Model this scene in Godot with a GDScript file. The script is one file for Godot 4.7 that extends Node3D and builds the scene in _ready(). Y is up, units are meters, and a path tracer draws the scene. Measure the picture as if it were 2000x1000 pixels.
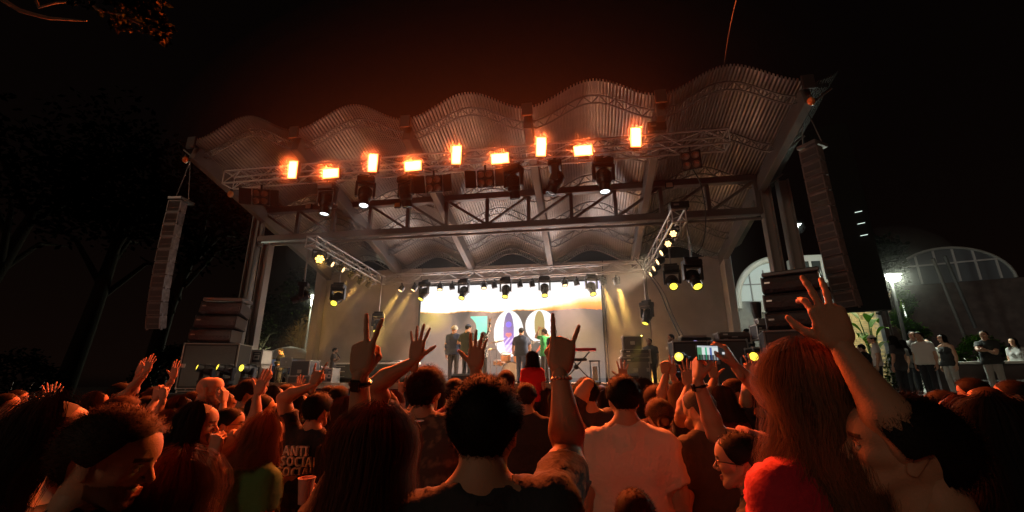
extends Node3D
# Night open-air concert: crowd in front of a roofed stage with lighting trusses and an LED screen.
# Units are metres, y up, the stage lies towards -z and the camera stands in the crowd.

class MB:
	# collects triangles for ONE mesh
	var v := PackedVector3Array()
	var n := PackedVector3Array()
	var c := PackedColorArray()
	var t := PackedVector2Array()
	var ix := PackedInt32Array()
	var col := Color(1, 1, 1)
	var use_uv := false

	func vert(p: Vector3, nn: Vector3, uv := Vector2.ZERO) -> int:
		v.append(p)
		n.append(nn)
		c.append(col)
		t.append(uv)
		return v.size() - 1

	func tri_i(a: int, b: int, d: int) -> void:  # counter-clockwise seen from outside
		ix.append(a)
		ix.append(d)
		ix.append(b)

	func poly(pts: Array, away: Vector3) -> void:  # flat convex polygon facing the way of "away"
		var nn: Vector3 = (pts[1] - pts[0]).cross(pts[2] - pts[0]).normalized()
		var flip := nn.dot(away) < 0.0
		if flip:
			nn = -nn
		var b := v.size()
		for p in pts:
			vert(p, nn)
		for k in range(1, pts.size() - 1):
			if flip:
				tri_i(b, b + k + 1, b + k)
			else:
				tri_i(b, b + k, b + k + 1)

	func quad_uv(a: Vector3, b: Vector3, d: Vector3, e: Vector3) -> void:
		# a lower left, b lower right, d upper right, e upper left, seen from the front
		var nn := (b - a).cross(e - a).normalized()
		var s := v.size()
		vert(a, nn, Vector2(0, 1))
		vert(b, nn, Vector2(1, 1))
		vert(d, nn, Vector2(1, 0))
		vert(e, nn, Vector2(0, 0))
		tri_i(s, s + 1, s + 2)
		tri_i(s, s + 2, s + 3)
		use_uv = true

	func box(ctr: Vector3, size: Vector3, bas := Basis(), bev := 0.0) -> void:
		var h := size * 0.5
		if bev <= 0.0:
			for ax in 3:
				var u := (ax + 1) % 3
				var w := (ax + 2) % 3
				for s in [-1.0, 1.0]:
					var pts := []
					for q in [[-1, -1], [1, -1], [1, 1], [-1, 1]]:
						var p := Vector3()
						p[ax] = h[ax] * s
						p[u] = h[u] * q[0]
						p[w] = h[w] * q[1]
						pts.append(ctr + bas * p)
					var aw := Vector3()
					aw[ax] = s
					poly(pts, bas * aw)
			return
		var cp := func(s: Vector3, ax: int) -> Vector3:
			var p := Vector3()
			for k in 3:
				p[k] = s[k] * (h[k] - (0.0 if k == ax else bev))
			return ctr + bas * p
		for ax in 3:
			var u := (ax + 1) % 3
			var w := (ax + 2) % 3
			for s in [-1.0, 1.0]:
				var pts := []
				for q in [[-1, -1], [1, -1], [1, 1], [-1, 1]]:
					var sg := Vector3()
					sg[ax] = s
					sg[u] = q[0]
					sg[w] = q[1]
					pts.append(cp.call(sg, ax))
				var aw := Vector3()
				aw[ax] = s
				poly(pts, bas * aw)
			for su in [-1.0, 1.0]:
				for sw in [-1.0, 1.0]:
					var s0 := Vector3()
					s0[ax] = -1
					s0[u] = su
					s0[w] = sw
					var s1 := s0
					s1[ax] = 1
					var aw := Vector3()
					aw[u] = su
					aw[w] = sw
					poly([cp.call(s0, u), cp.call(s1, u), cp.call(s1, w), cp.call(s0, w)], bas * aw)
		for sx in [-1.0, 1.0]:
			for sy in [-1.0, 1.0]:
				for sz in [-1.0, 1.0]:
					var s := Vector3(sx, sy, sz)
					poly([cp.call(s, 0), cp.call(s, 1), cp.call(s, 2)], bas * s)

	func tube(path: Array, rad, sides := 8, caps := true) -> void:
		# rad: number or one per point
		var m := path.size()
		var fx := Vector3()
		var rings := []
		for k in m:
			var d: Vector3 = (path[min(k + 1, m - 1)] - path[max(k - 1, 0)]).normalized()
			if k == 0:
				fx = d.cross(Vector3.UP if absf(d.y) < 0.9 else Vector3.RIGHT).normalized()
			else:
				fx = (fx - d * fx.dot(d)).normalized()
			var fy := d.cross(fx)
			var r: float = rad[k] if rad is Array else rad
			var b := v.size()
			for s in sides:
				var a := TAU * s / sides
				var o := fx * cos(a) + fy * sin(a)
				vert(path[k] + o * r, o)
			rings.append(b)
			if caps and (k == 0 or k == m - 1):
				var cn := -d if k == 0 else d
				var cb := v.size()
				for s in sides:
					var a := TAU * s / sides
					vert(path[k] + (fx * cos(a) + fy * sin(a)) * r, cn)
				for s in range(1, sides - 1):
					if k == 0:
						tri_i(cb, cb + s + 1, cb + s)
					else:
						tri_i(cb, cb + s, cb + s + 1)
		for k in m - 1:
			for s in sides:
				var s2 := (s + 1) % sides
				var a: int = rings[k] + s
				var b: int = rings[k] + s2
				var d: int = rings[k + 1] + s2
				var e: int = rings[k + 1] + s
				tri_i(a, b, d)
				tri_i(a, d, e)

	func lathe(prof: Array, xf := Transform3D(), sides := 20) -> void:
		# prof: [radius, y] from bottom to top, flat per band, closed by radius 0
		for k in prof.size() - 1:
			var r0: float = prof[k][0]
			var y0: float = prof[k][1]
			var r1: float = prof[k + 1][0]
			var y1: float = prof[k + 1][1]
			var nn := Vector2(y1 - y0, r0 - r1)
			if nn.length() < 1e-7:
				continue
			nn = nn.normalized()
			var b := v.size()
			for s in sides + 1:
				var a := TAU * s / sides
				var o := Vector3(cos(a), 0, -sin(a))
				var no := (xf.basis * (o * nn.x + Vector3(0, nn.y, 0))).normalized()
				vert(xf * (o * r0 + Vector3(0, y0, 0)), no)
				vert(xf * (o * r1 + Vector3(0, y1, 0)), no)
			for s in sides:
				var q := b + s * 2
				tri_i(q, q + 2, q + 3)
				tri_i(q, q + 3, q + 1)

	func ball(ctr: Vector3, r: Vector3, seg := 12, rings := 8, bas := Basis()) -> void:
		var b := v.size()
		for j in rings + 1:
			var e := PI * j / rings - PI / 2
			for s in seg + 1:
				var a := TAU * s / seg
				var o := Vector3(cos(e) * cos(a), sin(e), -cos(e) * sin(a))
				vert(ctr + bas * (o * r), (bas * (o / r)).normalized())
		for j in rings:
			for s in seg:
				var q := b + j * (seg + 1) + s
				tri_i(q, q + 1, q + seg + 2)
				tri_i(q, q + seg + 2, q + seg + 1)

	func prism(outline: Array, depth: float, xf := Transform3D()) -> void:
		# convex or star outline (x, y) pulled from z = 0 to z = depth
		var pts := PackedVector2Array()
		for p in outline:
			pts.append(Vector2(p[0], p[1]))
		if Geometry2D.is_polygon_clockwise(pts):
			pts.reverse()
		var idx := Geometry2D.triangulate_polygon(pts)
		for side in 2:
			var z := depth if side == 1 else 0.0
			var nn := xf.basis * Vector3(0, 0, 1 if side == 1 else -1)
			var b := v.size()
			for p in pts:
				vert(xf * Vector3(p.x, p.y, z), nn)
			for k in range(0, idx.size(), 3):
				var p0 := pts[idx[k]]
				var p1 := pts[idx[k + 1]]
				var p2 := pts[idx[k + 2]]
				var ccw := (p1 - p0).cross(p2 - p0) > 0.0
				if ccw == (side == 1):
					tri_i(b + idx[k], b + idx[k + 1], b + idx[k + 2])
				else:
					tri_i(b + idx[k], b + idx[k + 2], b + idx[k + 1])
		for k in pts.size():
			var p := pts[k]
			var q := pts[(k + 1) % pts.size()]
			poly([xf * Vector3(p.x, p.y, 0), xf * Vector3(q.x, q.y, 0), xf * Vector3(q.x, q.y, depth), xf * Vector3(p.x, p.y, depth)], xf.basis * Vector3(q.y - p.y, p.x - q.x, 0))

	func append(o: MB, xf: Transform3D, tint := Color(1, 1, 1)) -> void:
		var b := v.size()
		for k in o.v.size():
			v.append(xf * o.v[k])
			n.append((xf.basis * o.n[k]).normalized())
			c.append(o.c[k] * tint)
			t.append(o.t[k])
		for k in o.ix:
			ix.append(b + k)

	func mesh() -> ArrayMesh:
		var a := []
		a.resize(Mesh.ARRAY_MAX)
		a[Mesh.ARRAY_VERTEX] = v
		a[Mesh.ARRAY_NORMAL] = n
		a[Mesh.ARRAY_COLOR] = c
		if use_uv:
			a[Mesh.ARRAY_TEX_UV] = t
		a[Mesh.ARRAY_INDEX] = ix
		var m := ArrayMesh.new()
		m.add_surface_from_arrays(Mesh.PRIMITIVE_TRIANGLES, a)
		return m


class Field:
	# smooth union of tapered capsules on a grid, meshed as surface nets
	var bones := []  # [a, b, ra, rb, k, flat_axis, flat, mode]  mode 0 add, 1 cut away, 2 flat end at b

	func add(a: Vector3, b: Vector3, ra: float, rb: float, k := 0.02, ax := Vector3.ZERO, flat := 1.0, mode := 0) -> void:
		bones.append([a, b, ra, rb, k, ax, flat, mode])

	func mesh_into(mb: MB, h: float, lo_y := -1e9, hi_y := 1e9) -> void:
		var lo := Vector3(1e9, 1e9, 1e9)
		var hi := -lo
		for q in bones:
			if q[7] == 1:
				continue
			var r: float = maxf(q[2], q[3]) + h * 2.0
			lo = lo.min(q[0] - Vector3(r, r, r)).min(q[1] - Vector3(r, r, r))
			hi = hi.max(q[0] + Vector3(r, r, r)).max(q[1] + Vector3(r, r, r))
		lo.y = maxf(lo.y, lo_y - 2.0 * h)
		hi.y = minf(hi.y, hi_y + 2.0 * h)
		var nx := int((hi.x - lo.x) / h) + 2
		var ny := int((hi.y - lo.y) / h) + 2
		var nz := int((hi.z - lo.z) / h) + 2
		var f := PackedFloat32Array()
		f.resize(nx * ny * nz)
		f.fill(0.5)
		for q in bones:
			var a: Vector3 = q[0]
			var b: Vector3 = q[1]
			var ra: float = q[2]
			var rb: float = q[3]
			var k: float = q[4]
			var ax: Vector3 = q[5]
			var fl: float = 1.0 / q[6] - 1.0
			var mode: int = q[7]
			var m := maxf(ra, rb) + k + h
			var bl := ((a.min(b) - Vector3(m, m, m) - lo) / h).floor()
			var bh := ((a.max(b) + Vector3(m, m, m) - lo) / h).ceil()
			var i0 := maxi(int(bl.x), 0)
			var i1 := mini(int(bh.x), nx - 1)
			var j0 := maxi(int(bl.y), 0)
			var j1 := mini(int(bh.y), ny - 1)
			var k0 := maxi(int(bl.z), 0)
			var k1 := mini(int(bh.z), nz - 1)
			var ba := b - a
			var inv := 1.0 / maxf(ba.length_squared(), 1e-9)
			var ln := ba.length()
			var dr := rb - ra
			var flat := fl > 0.001
			for kz in range(k0, k1 + 1):
				for jy in range(j0, j1 + 1):
					var p := lo + Vector3(i0 * h, jy * h, kz * h) - a
					var at := (kz * ny + jy) * nx + i0
					for i in i1 - i0 + 1:
						var pp := p
						if flat:
							pp += ax * (pp.dot(ax) * fl)
						var tt := pp.dot(ba) * inv
						var tc := clampf(tt, 0.0, 1.0)
						var d := (pp - ba * tc).length() - (ra + dr * tc)
						if mode == 2:
							d = maxf(d, (tt - 1.0) * ln)
						var fo := f[at]
						if mode == 1:
							d = -d
							if d > fo - k:
								var s := clampf(0.5 + 0.5 * (d - fo) / k, 0.0, 1.0)
								f[at] = lerpf(fo, d, s) + k * s * (1.0 - s)
						elif d < fo + k:
							if d < fo - k:
								f[at] = d
							else:
								var s := 0.5 + 0.5 * (fo - d) / k
								f[at] = lerpf(fo, d, s) - k * s * (1.0 - s)
						at += 1
						p.x += h
		if lo_y > -1e8 or hi_y < 1e8:
			for jy in ny:
				var y := lo.y + jy * h
				var cut := maxf(lo_y - y, y - hi_y)
				if cut > -h * 1.5:
					for kz in nz:
						var at := (kz * ny + jy) * nx
						for i in nx:
							if f[at + i] < cut:
								f[at + i] = cut
		# surface nets
		var cell := PackedInt32Array()
		cell.resize(nx * ny * nz)
		cell.fill(-1)
		var base := mb.v.size()
		var sy := nx
		var sz := nx * ny
		for kz in nz - 1:
			for jy in ny - 1:
				var at := (kz * ny + jy) * nx
				for i in nx - 1:
					var e := at + i
					var a0 := f[e]
					var a1 := f[e + 1]
					var a2 := f[e + sy]
					var a3 := f[e + sy + 1]
					var b0 := f[e + sz]
					var b1 := f[e + sz + 1]
					var b2 := f[e + sz + sy]
					var b3 := f[e + sz + sy + 1]
					var mn := minf(minf(minf(a0, a1), minf(a2, a3)), minf(minf(b0, b1), minf(b2, b3)))
					if mn >= 0.0:
						continue
					var mx := maxf(maxf(maxf(a0, a1), maxf(a2, a3)), maxf(maxf(b0, b1), maxf(b2, b3)))
					if mx < 0.0:
						continue
					var sum := Vector3()
					var cnt := 0
					if (a0 < 0.0) != (a1 < 0.0):
						sum += Vector3(a0 / (a0 - a1), 0, 0)
						cnt += 1
					if (a2 < 0.0) != (a3 < 0.0):
						sum += Vector3(a2 / (a2 - a3), 1, 0)
						cnt += 1
					if (b0 < 0.0) != (b1 < 0.0):
						sum += Vector3(b0 / (b0 - b1), 0, 1)
						cnt += 1
					if (b2 < 0.0) != (b3 < 0.0):
						sum += Vector3(b2 / (b2 - b3), 1, 1)
						cnt += 1
					if (a0 < 0.0) != (a2 < 0.0):
						sum += Vector3(0, a0 / (a0 - a2), 0)
						cnt += 1
					if (a1 < 0.0) != (a3 < 0.0):
						sum += Vector3(1, a1 / (a1 - a3), 0)
						cnt += 1
					if (b0 < 0.0) != (b2 < 0.0):
						sum += Vector3(0, b0 / (b0 - b2), 1)
						cnt += 1
					if (b1 < 0.0) != (b3 < 0.0):
						sum += Vector3(1, b1 / (b1 - b3), 1)
						cnt += 1
					if (a0 < 0.0) != (b0 < 0.0):
						sum += Vector3(0, 0, a0 / (a0 - b0))
						cnt += 1
					if (a1 < 0.0) != (b1 < 0.0):
						sum += Vector3(1, 0, a1 / (a1 - b1))
						cnt += 1
					if (a2 < 0.0) != (b2 < 0.0):
						sum += Vector3(0, 1, a2 / (a2 - b2))
						cnt += 1
					if (a3 < 0.0) != (b3 < 0.0):
						sum += Vector3(1, 1, a3 / (a3 - b3))
						cnt += 1
					var g := Vector3(a1 + a3 + b1 + b3 - a0 - a2 - b0 - b2, a2 + a3 + b2 + b3 - a0 - a1 - b0 - b1, b0 + b1 + b2 + b3 - a0 - a1 - a2 - a3)
					cell[e] = mb.vert(lo + (Vector3(i, jy, kz) + sum / cnt) * h, g.normalized())
		for kz in range(1, nz - 1):
			for jy in range(1, ny - 1):
				var at := (kz * ny + jy) * nx
				for i in range(1, nx - 1):
					var e := at + i
					if cell[e] < 0:
						continue
					var neg := f[e] < 0.0
					if neg != (f[e + 1] < 0.0):
						_quad(mb, cell[e], cell[e - sy], cell[e - sy - sz], cell[e - sz], neg)
					if neg != (f[e + sy] < 0.0):
						_quad(mb, cell[e], cell[e - sz], cell[e - sz - 1], cell[e - 1], neg)
					if neg != (f[e + sz] < 0.0):
						_quad(mb, cell[e], cell[e - 1], cell[e - 1 - sy], cell[e - sy], neg)

	func _quad(mb: MB, a: int, b: int, d: int, e: int, neg: bool) -> void:
		if a < 0 or b < 0 or d < 0 or e < 0:
			return
		if neg:
			mb.tri_i(a, b, d)
			mb.tri_i(a, d, e)
		else:
			mb.tri_i(a, d, b)
			mb.tri_i(a, e, d)


var used := {}
var mats := {}
var rng := RandomNumberGenerator.new()
var fn := FastNoiseLite.new()

func numbered(s: String) -> String:
	used[s] = used.get(s, -1) + 1
	return s if used[s] == 0 else "%s_%03d" % [s, used[s]]

func thing(called: String, label: String, category: String, at := Vector3.ZERO, turn := 0.0, group := "") -> Node3D:
	var o := Node3D.new()
	o.name = numbered(called)
	add_child(o)
	o.position = at
	o.rotation.y = turn
	tag(o, label, category, group)
	return o

func tag(o: Node3D, label: String, category: String, group := "", kind := "") -> void:
	o.set_meta("label", label)
	if category:
		o.set_meta("category", category)
	if group:
		o.set_meta("group", group)
	if kind:
		o.set_meta("kind", kind)

func obj(called: String, shape, m: Material, parent: Node = null, xf := Transform3D()) -> MeshInstance3D:
	var o := MeshInstance3D.new()
	o.mesh = shape.mesh() if shape is MB else shape
	o.material_override = m
	o.transform = xf
	if parent == null:
		o.name = numbered(called)
		add_child(o)
	else:
		o.name = called
		parent.add_child(o, true)
	return o

func mat(key: String, col: Color, rough := 0.7, metal := 0.0, spec := 0.5) -> StandardMaterial3D:
	# col is a linear base colour
	if mats.has(key):
		return mats[key]
	var m := StandardMaterial3D.new()
	m.resource_name = key
	m.albedo_color = col.linear_to_srgb()
	m.roughness = rough
	m.metallic = metal
	m.metallic_specular = spec
	mats[key] = m
	return m

func glow(key: String, col: Color, times: float) -> StandardMaterial3D:
	if mats.has(key):
		return mats[key]
	var m := mat(key, Color(0.6, 0.6, 0.6), 0.3)
	m.emission_enabled = true
	m.emission = col.linear_to_srgb()
	m.emission_energy_multiplier = times
	return m

func noise_tex(freq: float, octaves: int, sz := 256, normal := false, bump := 4.0, ramp: Gradient = null, kind := FastNoiseLite.TYPE_SIMPLEX_SMOOTH, sd := 1) -> NoiseTexture2D:
	var f := FastNoiseLite.new()
	f.noise_type = kind
	f.seed = sd
	f.frequency = freq
	f.fractal_octaves = octaves
	var t := NoiseTexture2D.new()
	t.width = sz
	t.height = sz
	t.seamless = true
	t.noise = f
	t.as_normal_map = normal
	t.bump_strength = bump
	if ramp:
		t.color_ramp = ramp
	return t

func ramp2(a: Color, b: Color, lo := 0.25, hi := 0.75) -> Gradient:
	var g := Gradient.new()
	g.offsets = PackedFloat32Array([lo, hi])
	g.colors = PackedColorArray([a.linear_to_srgb(), b.linear_to_srgb()])
	return g

func mottle(m: StandardMaterial3D, a: Color, b: Color, scale: float, freq := 0.02, oct := 4, sd := 3) -> void:
	m.albedo_color = Color(1, 1, 1)
	m.albedo_texture = noise_tex(freq, oct, 256, false, 4.0, ramp2(a, b), FastNoiseLite.TYPE_SIMPLEX_SMOOTH, sd)
	m.uv1_triplanar = true
	m.uv1_world_triplanar = true
	m.uv1_scale = Vector3.ONE * scale

func relief(m: StandardMaterial3D, strength: float, scale: float, freq := 0.05, oct := 4) -> void:
	m.normal_enabled = true
	m.normal_texture = noise_tex(freq, oct, 256, true, strength)
	m.uv1_triplanar = true
	m.uv1_scale = Vector3.ONE * scale

func aim(dir: Vector3, up := Vector3.UP) -> Basis:
	# a basis whose -z looks along dir
	if absf(dir.normalized().dot(up)) > 0.99:
		up = Vector3.BACK
	return Basis.looking_at(dir, up)

func ydir(dir: Vector3) -> Basis:
	# a basis whose y runs along dir
	var y := dir.normalized()
	var x := y.cross(Vector3.BACK if absf(y.z) < 0.9 else Vector3.RIGHT).normalized()
	return Basis(x, y, x.cross(y))

func spot(called: String, at: Vector3, dir: Vector3, col: Color, energy: float, angle: float, size := 0.05, blend := 0.3) -> void:
	var l := SpotLight3D.new()
	l.name = numbered(called)
	l.light_color = col.linear_to_srgb()
	l.light_energy = energy
	l.spot_angle = angle
	l.spot_angle_attenuation = blend
	l.spot_range = 40.0
	l.spot_attenuation = 2.0
	l.light_size = size
	l.shadow_enabled = true
	add_child(l)
	l.global_transform = Transform3D(aim(dir), at)

func omni(called: String, at: Vector3, col: Color, energy: float, size := 0.1) -> void:
	var l := OmniLight3D.new()
	l.name = numbered(called)
	l.light_color = col.linear_to_srgb()
	l.light_energy = energy
	l.omni_range = 60.0
	l.omni_attenuation = 2.0
	l.light_size = size
	l.shadow_enabled = true
	add_child(l)
	l.position = at

func area(called: String, at: Vector3, dir: Vector3, size: Vector2, col: Color, energy: float) -> void:
	var l := AreaLight3D.new()
	l.name = numbered(called)
	l.light_color = col.linear_to_srgb()
	l.light_energy = energy
	l.area_size = size
	l.area_range = 60.0
	l.area_attenuation = 2.0
	l.shadow_enabled = true
	add_child(l)
	l.global_transform = Transform3D(aim(dir), at)

func fog(called: String, ctr: Vector3, size: Vector3, density: float, col: Color, ell := true) -> void:
	var f := FogVolume.new()
	f.name = numbered(called)
	f.shape = RenderingServer.FOG_VOLUME_SHAPE_ELLIPSOID if ell else RenderingServer.FOG_VOLUME_SHAPE_BOX
	f.size = size
	var m := FogMaterial.new()
	m.density = density
	m.albedo = col.linear_to_srgb()
	f.material = m
	f.set_meta("kind", "stuff")
	f.set_meta("label", "thin stage smoke, and fog added as halos around lamps")  # one label for the drifting smoke and the added bloom halos
	add_child(f)
	f.position = ctr


# ---------------------------------------------------------------- people
var cache := {}

func head_mb(kind: String, cell: float) -> MB:
	# head centred on the skull, face towards -z, colours are factors of the skin colour
	var key := "head_%s_%.4f" % [kind, cell]
	if cache.has(key):
		return cache[key]
	var f := Field.new()
	var X := Vector3.RIGHT
	var w := 0.94 if kind == "woman" else 1.0
	f.add(Vector3(0, 0.032, 0.03), Vector3(0, 0.03, -0.03), 0.08, 0.078, 0.02, X, 0.95)
	f.add(Vector3(0, 0.01, 0.05), Vector3(0, 0.03, 0.05), 0.058, 0.05, 0.03)
	f.add(Vector3(0, 0.05, -0.05), Vector3(0, 0.04, -0.052), 0.05, 0.05, 0.025)
	f.add(Vector3(0, -0.02, -0.042), Vector3(0, -0.065, -0.045), 0.055, 0.042, 0.02)
	for s in [-1.0, 1.0]:
		f.add(Vector3(s * 0.052 * w, -0.03, 0.008), Vector3(s * 0.024 * w, -0.092, -0.062), 0.022, 0.016, 0.025)
		f.add(Vector3(s * 0.043, -0.02, -0.062), Vector3(s * 0.052, -0.012, -0.035), 0.018, 0.018, 0.02)
	f.add(Vector3(-0.012, -0.1, -0.073), Vector3(0.012, -0.1, -0.073), 0.015 * w, 0.015 * w, 0.018)
	f.add(Vector3(-0.034, 0.02, -0.084), Vector3(0.034, 0.02, -0.084), 0.0125, 0.0125, 0.014)
	f.add(Vector3(0, 0.012, -0.094), Vector3(0, -0.03, -0.116), 0.008, 0.0115, 0.01)
	for s in [-1.0, 1.0]:
		f.add(Vector3(s * 0.012, -0.036, -0.1), Vector3(s * 0.011, -0.036, -0.104), 0.0085, 0.008, 0.006)
	f.add(Vector3(-0.018, -0.0625, -0.092), Vector3(0.018, -0.0625, -0.0885), 0.0065, 0.0065, 0.008)
	f.add(Vector3(-0.015, -0.0755, -0.09), Vector3(0.015, -0.0745, -0.0865), 0.0075, 0.0075, 0.008)
	if kind == "beard":
		f.add(Vector3(-0.03, -0.092, -0.07), Vector3(0.03, -0.092, -0.07), 0.024, 0.024, 0.03)
		f.add(Vector3(0, -0.11, -0.078), Vector3(0, -0.125, -0.072), 0.024, 0.014, 0.03)
	for s in [-1.0, 1.0]:
		f.add(Vector3(s * 0.032, -0.002, -0.104), Vector3(s * 0.036, -0.002, -0.1), 0.0155, 0.0145, 0.008, X, 1.0, 1)
		f.add(Vector3(s * 0.0765, 0.014, 0.016), Vector3(s * 0.074, -0.03, 0.006), 0.021, 0.012, 0.006, X, 0.38)
		f.add(Vector3(s * 0.088, 0.01, 0.01), Vector3(s * 0.086, -0.012, 0.007), 0.012, 0.008, 0.004, X, 0.5, 1)
	var nw := 0.05 if kind == "woman" else 0.058
	f.add(Vector3(0, -0.05, 0.022), Vector3(0, -0.2, 0.042), nw, nw + 0.004, 0.02)
	var mb := MB.new()
	f.mesh_into(mb, cell)
	for k in mb.v.size():
		var p := mb.v[k]
		var c := Color(1, 1, 1)
		if p.z < -0.075 and absf(p.x) > 0.012 and absf(p.x) < 0.054 and absf(p.y - 0.022 + absf(p.x) * 0.04) < 0.006:
			c = Color(0.18, 0.15, 0.14)
		elif p.z < -0.085 and absf(p.x) < 0.024 and p.y < -0.0575 and p.y > -0.083:
			c = Color(0.8, 0.45, 0.42)
		elif kind == "beard" and p.y < -0.05 and p.z < -0.002 and p.y > -0.16:
			c = Color(0.55, 0.5, 0.48)
		elif kind == "stubble" and p.y < -0.048 and p.z < 0.0 and p.y > -0.125:
			c = Color(0.3, 0.26, 0.25)
		mb.c[k] = c
	if cell < 0.009:
		for s in [-1.0, 1.0]:
			mb.col = Color(1.5, 1.9, 2.2)
			mb.ball(Vector3(s * 0.032, -0.002, -0.084), Vector3.ONE * 0.0125, 10, 7)
			mb.col = Color(0.08, 0.07, 0.06)
			mb.ball(Vector3(s * 0.032, -0.002, -0.0915), Vector3(0.0062, 0.0062, 0.0056), 8, 6)
			# upper lid
			mb.col = Color(0.75, 0.7, 0.68)
			mb.tube([Vector3(s * 0.018, -0.001, -0.09), Vector3(s * 0.026, 0.0055, -0.0965), Vector3(s * 0.036, 0.006, -0.0955), Vector3(s * 0.046, -0.001, -0.087)], 0.0032, 5)
	cache[key] = mb
	return mb

# finger bends (degrees at the three joints) and sideways spread
const POSES := {
	"open": [[8, 8, 5, 10], [4, 6, 4, 2], [6, 8, 5, -6], [8, 10, 6, -15]],
	"wide": [[2, 5, 3, 14], [0, 4, 3, 3], [2, 5, 3, -9], [4, 6, 3, -22]],
	"relax": [[18, 24, 14, 4], [22, 28, 16, 1], [26, 30, 18, -3], [30, 32, 18, -6]],
	"fist": [[72, 95, 60, 2], [76, 98, 60, 0], [78, 98, 60, -2], [78, 98, 60, -4]],
	"horns": [[4, 8, 6, 7], [80, 98, 60, 0], [82, 98, 60, -2], [4, 8, 4, -16]],
	"vee": [[2, 4, 3, 14], [0, 3, 2, -9], [80, 98, 60, -2], [82, 98, 60, -6]],
	"two": [[30, 45, 20, 4], [8, 12, 8, 2], [10, 14, 8, -12], [60, 70, 30, -8]],
	"grip": [[42, 60, 30, 2], [46, 62, 32, 0], [48, 64, 32, -2], [50, 64, 32, -4]],
	"point": [[4, 6, 4, 3], [70, 95, 60, 0], [76, 98, 60, -2], [78, 98, 60, -4]],
}

func hand_mb(pose: String, side: float, cell: float) -> MB:
	# wrist at the origin, fingers along +y, palm faces +z; thumb towards +x for side = 1
	var key := "hand_%s_%d_%.4f" % [pose, int(side), cell]
	if cache.has(key):
		return cache[key]
	var f := Field.new()
	var Z := Vector3.BACK
	var ps: Array = POSES[pose]
	var roots := [Vector3(0.03, 0.09, 0), Vector3(0.009, 0.095, 0.001), Vector3(-0.012, 0.09, 0.001), Vector3(-0.031, 0.08, 0)]
	var lens := [[0.043, 0.027, 0.021], [0.048, 0.031, 0.022], [0.044, 0.028, 0.021], [0.034, 0.021, 0.019]]
	var rad := [0.0093, 0.0096, 0.009, 0.008]
	var sx := func(p: Vector3) -> Vector3: return Vector3(p.x * side, p.y, p.z)
	f.add(Vector3(0, -0.045, 0), Vector3(0, 0.012, 0), 0.027, 0.025, 0.02, Z, 0.72)
	for k in 4:
		var r: Vector3 = roots[k]
		f.add(sx.call(Vector3(r.x * 0.62, 0.012, 0)), sx.call(r), 0.0185, 0.0135, 0.014, Z, 0.8)
	f.add(sx.call(Vector3(0.022, 0.02, 0.008)), sx.call(Vector3(0.03, 0.05, 0.01)), 0.018, 0.013, 0.015)
	f.add(sx.call(Vector3(-0.024, 0.02, 0.006)), sx.call(Vector3(-0.03, 0.055, 0.004)), 0.014, 0.012, 0.015)
	for k in 4:
		var p: Vector3 = roots[k]
		var sp := deg_to_rad(ps[k][3])
		var bend := 0.0
		var r: float = rad[k]
		for j in 3:
			bend += deg_to_rad(ps[k][j])
			var d := Vector3(sin(sp) * cos(bend), cos(sp) * cos(bend), sin(bend))
			var q: Vector3 = p + d * lens[k][j]
			f.add(sx.call(p), sx.call(q), r, r * 0.92, 0.005)
			p = q
			r *= 0.92
	var th := [Vector3(0.026, 0.022, 0.006), Vector3(0.052, 0.05, 0.014), Vector3(0.07, 0.076, 0.016), Vector3(0.08, 0.1, 0.014)]
	match pose:
		"open", "wide":
			th = [Vector3(0.026, 0.02, 0.004), Vector3(0.056, 0.045, 0.008), Vector3(0.08, 0.066, 0.008), Vector3(0.1, 0.082, 0.006)]
		"fist", "horns", "vee", "point":
			th = [Vector3(0.026, 0.022, 0.01), Vector3(0.045, 0.052, 0.026), Vector3(0.03, 0.08, 0.04), Vector3(0.008, 0.09, 0.044)]
		"grip":
			th = [Vector3(0.026, 0.022, 0.01), Vector3(0.048, 0.046, 0.03), Vector3(0.045, 0.074, 0.046), Vector3(0.034, 0.096, 0.055)]
		"two":
			th = [Vector3(0.026, 0.022, 0.01), Vector3(0.056, 0.044, 0.024), Vector3(0.072, 0.066, 0.034), Vector3(0.082, 0.092, 0.04)]
	for j in 3:
		f.add(sx.call(th[j]), sx.call(th[j + 1]), [0.0155, 0.0115, 0.0105][j], [0.0118, 0.0105, 0.0085][j], 0.007)
	var mb := MB.new()
	f.mesh_into(mb, cell)
	cache[key] = mb
	return mb

func skin_mat() -> StandardMaterial3D:
	if mats.has("skin"):
		return mats["skin"]
	var m := mat("skin", Color(1, 1, 1), 0.58, 0.0, 0.4)
	m.albedo_color = Color(1, 1, 1)
	m.vertex_color_use_as_albedo = true
	m.subsurf_scatter_enabled = true
	m.subsurf_scatter_strength = 0.08
	relief(m, 1.5, 9.0, 0.08, 3)
	return m

func cloth_mat(c: Color) -> StandardMaterial3D:
	var key := "cloth_%d_%d_%d" % [int(c.r * 500), int(c.g * 500), int(c.b * 500)]
	if mats.has(key):
		return mats[key]
	var m := mat(key, c, 0.88)
	m.rim_enabled = true
	m.rim = 0.25
	m.rim_tint = 0.6
	if not cache.has("weave"):
		cache["weave"] = noise_tex(0.035, 5, 256, true, 7.0)
	m.normal_enabled = true
	m.normal_texture = cache["weave"]
	m.normal_scale = 0.35
	m.uv1_triplanar = true
	m.uv1_scale = Vector3(2.4, 2.4, 2.4)
	return m

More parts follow.
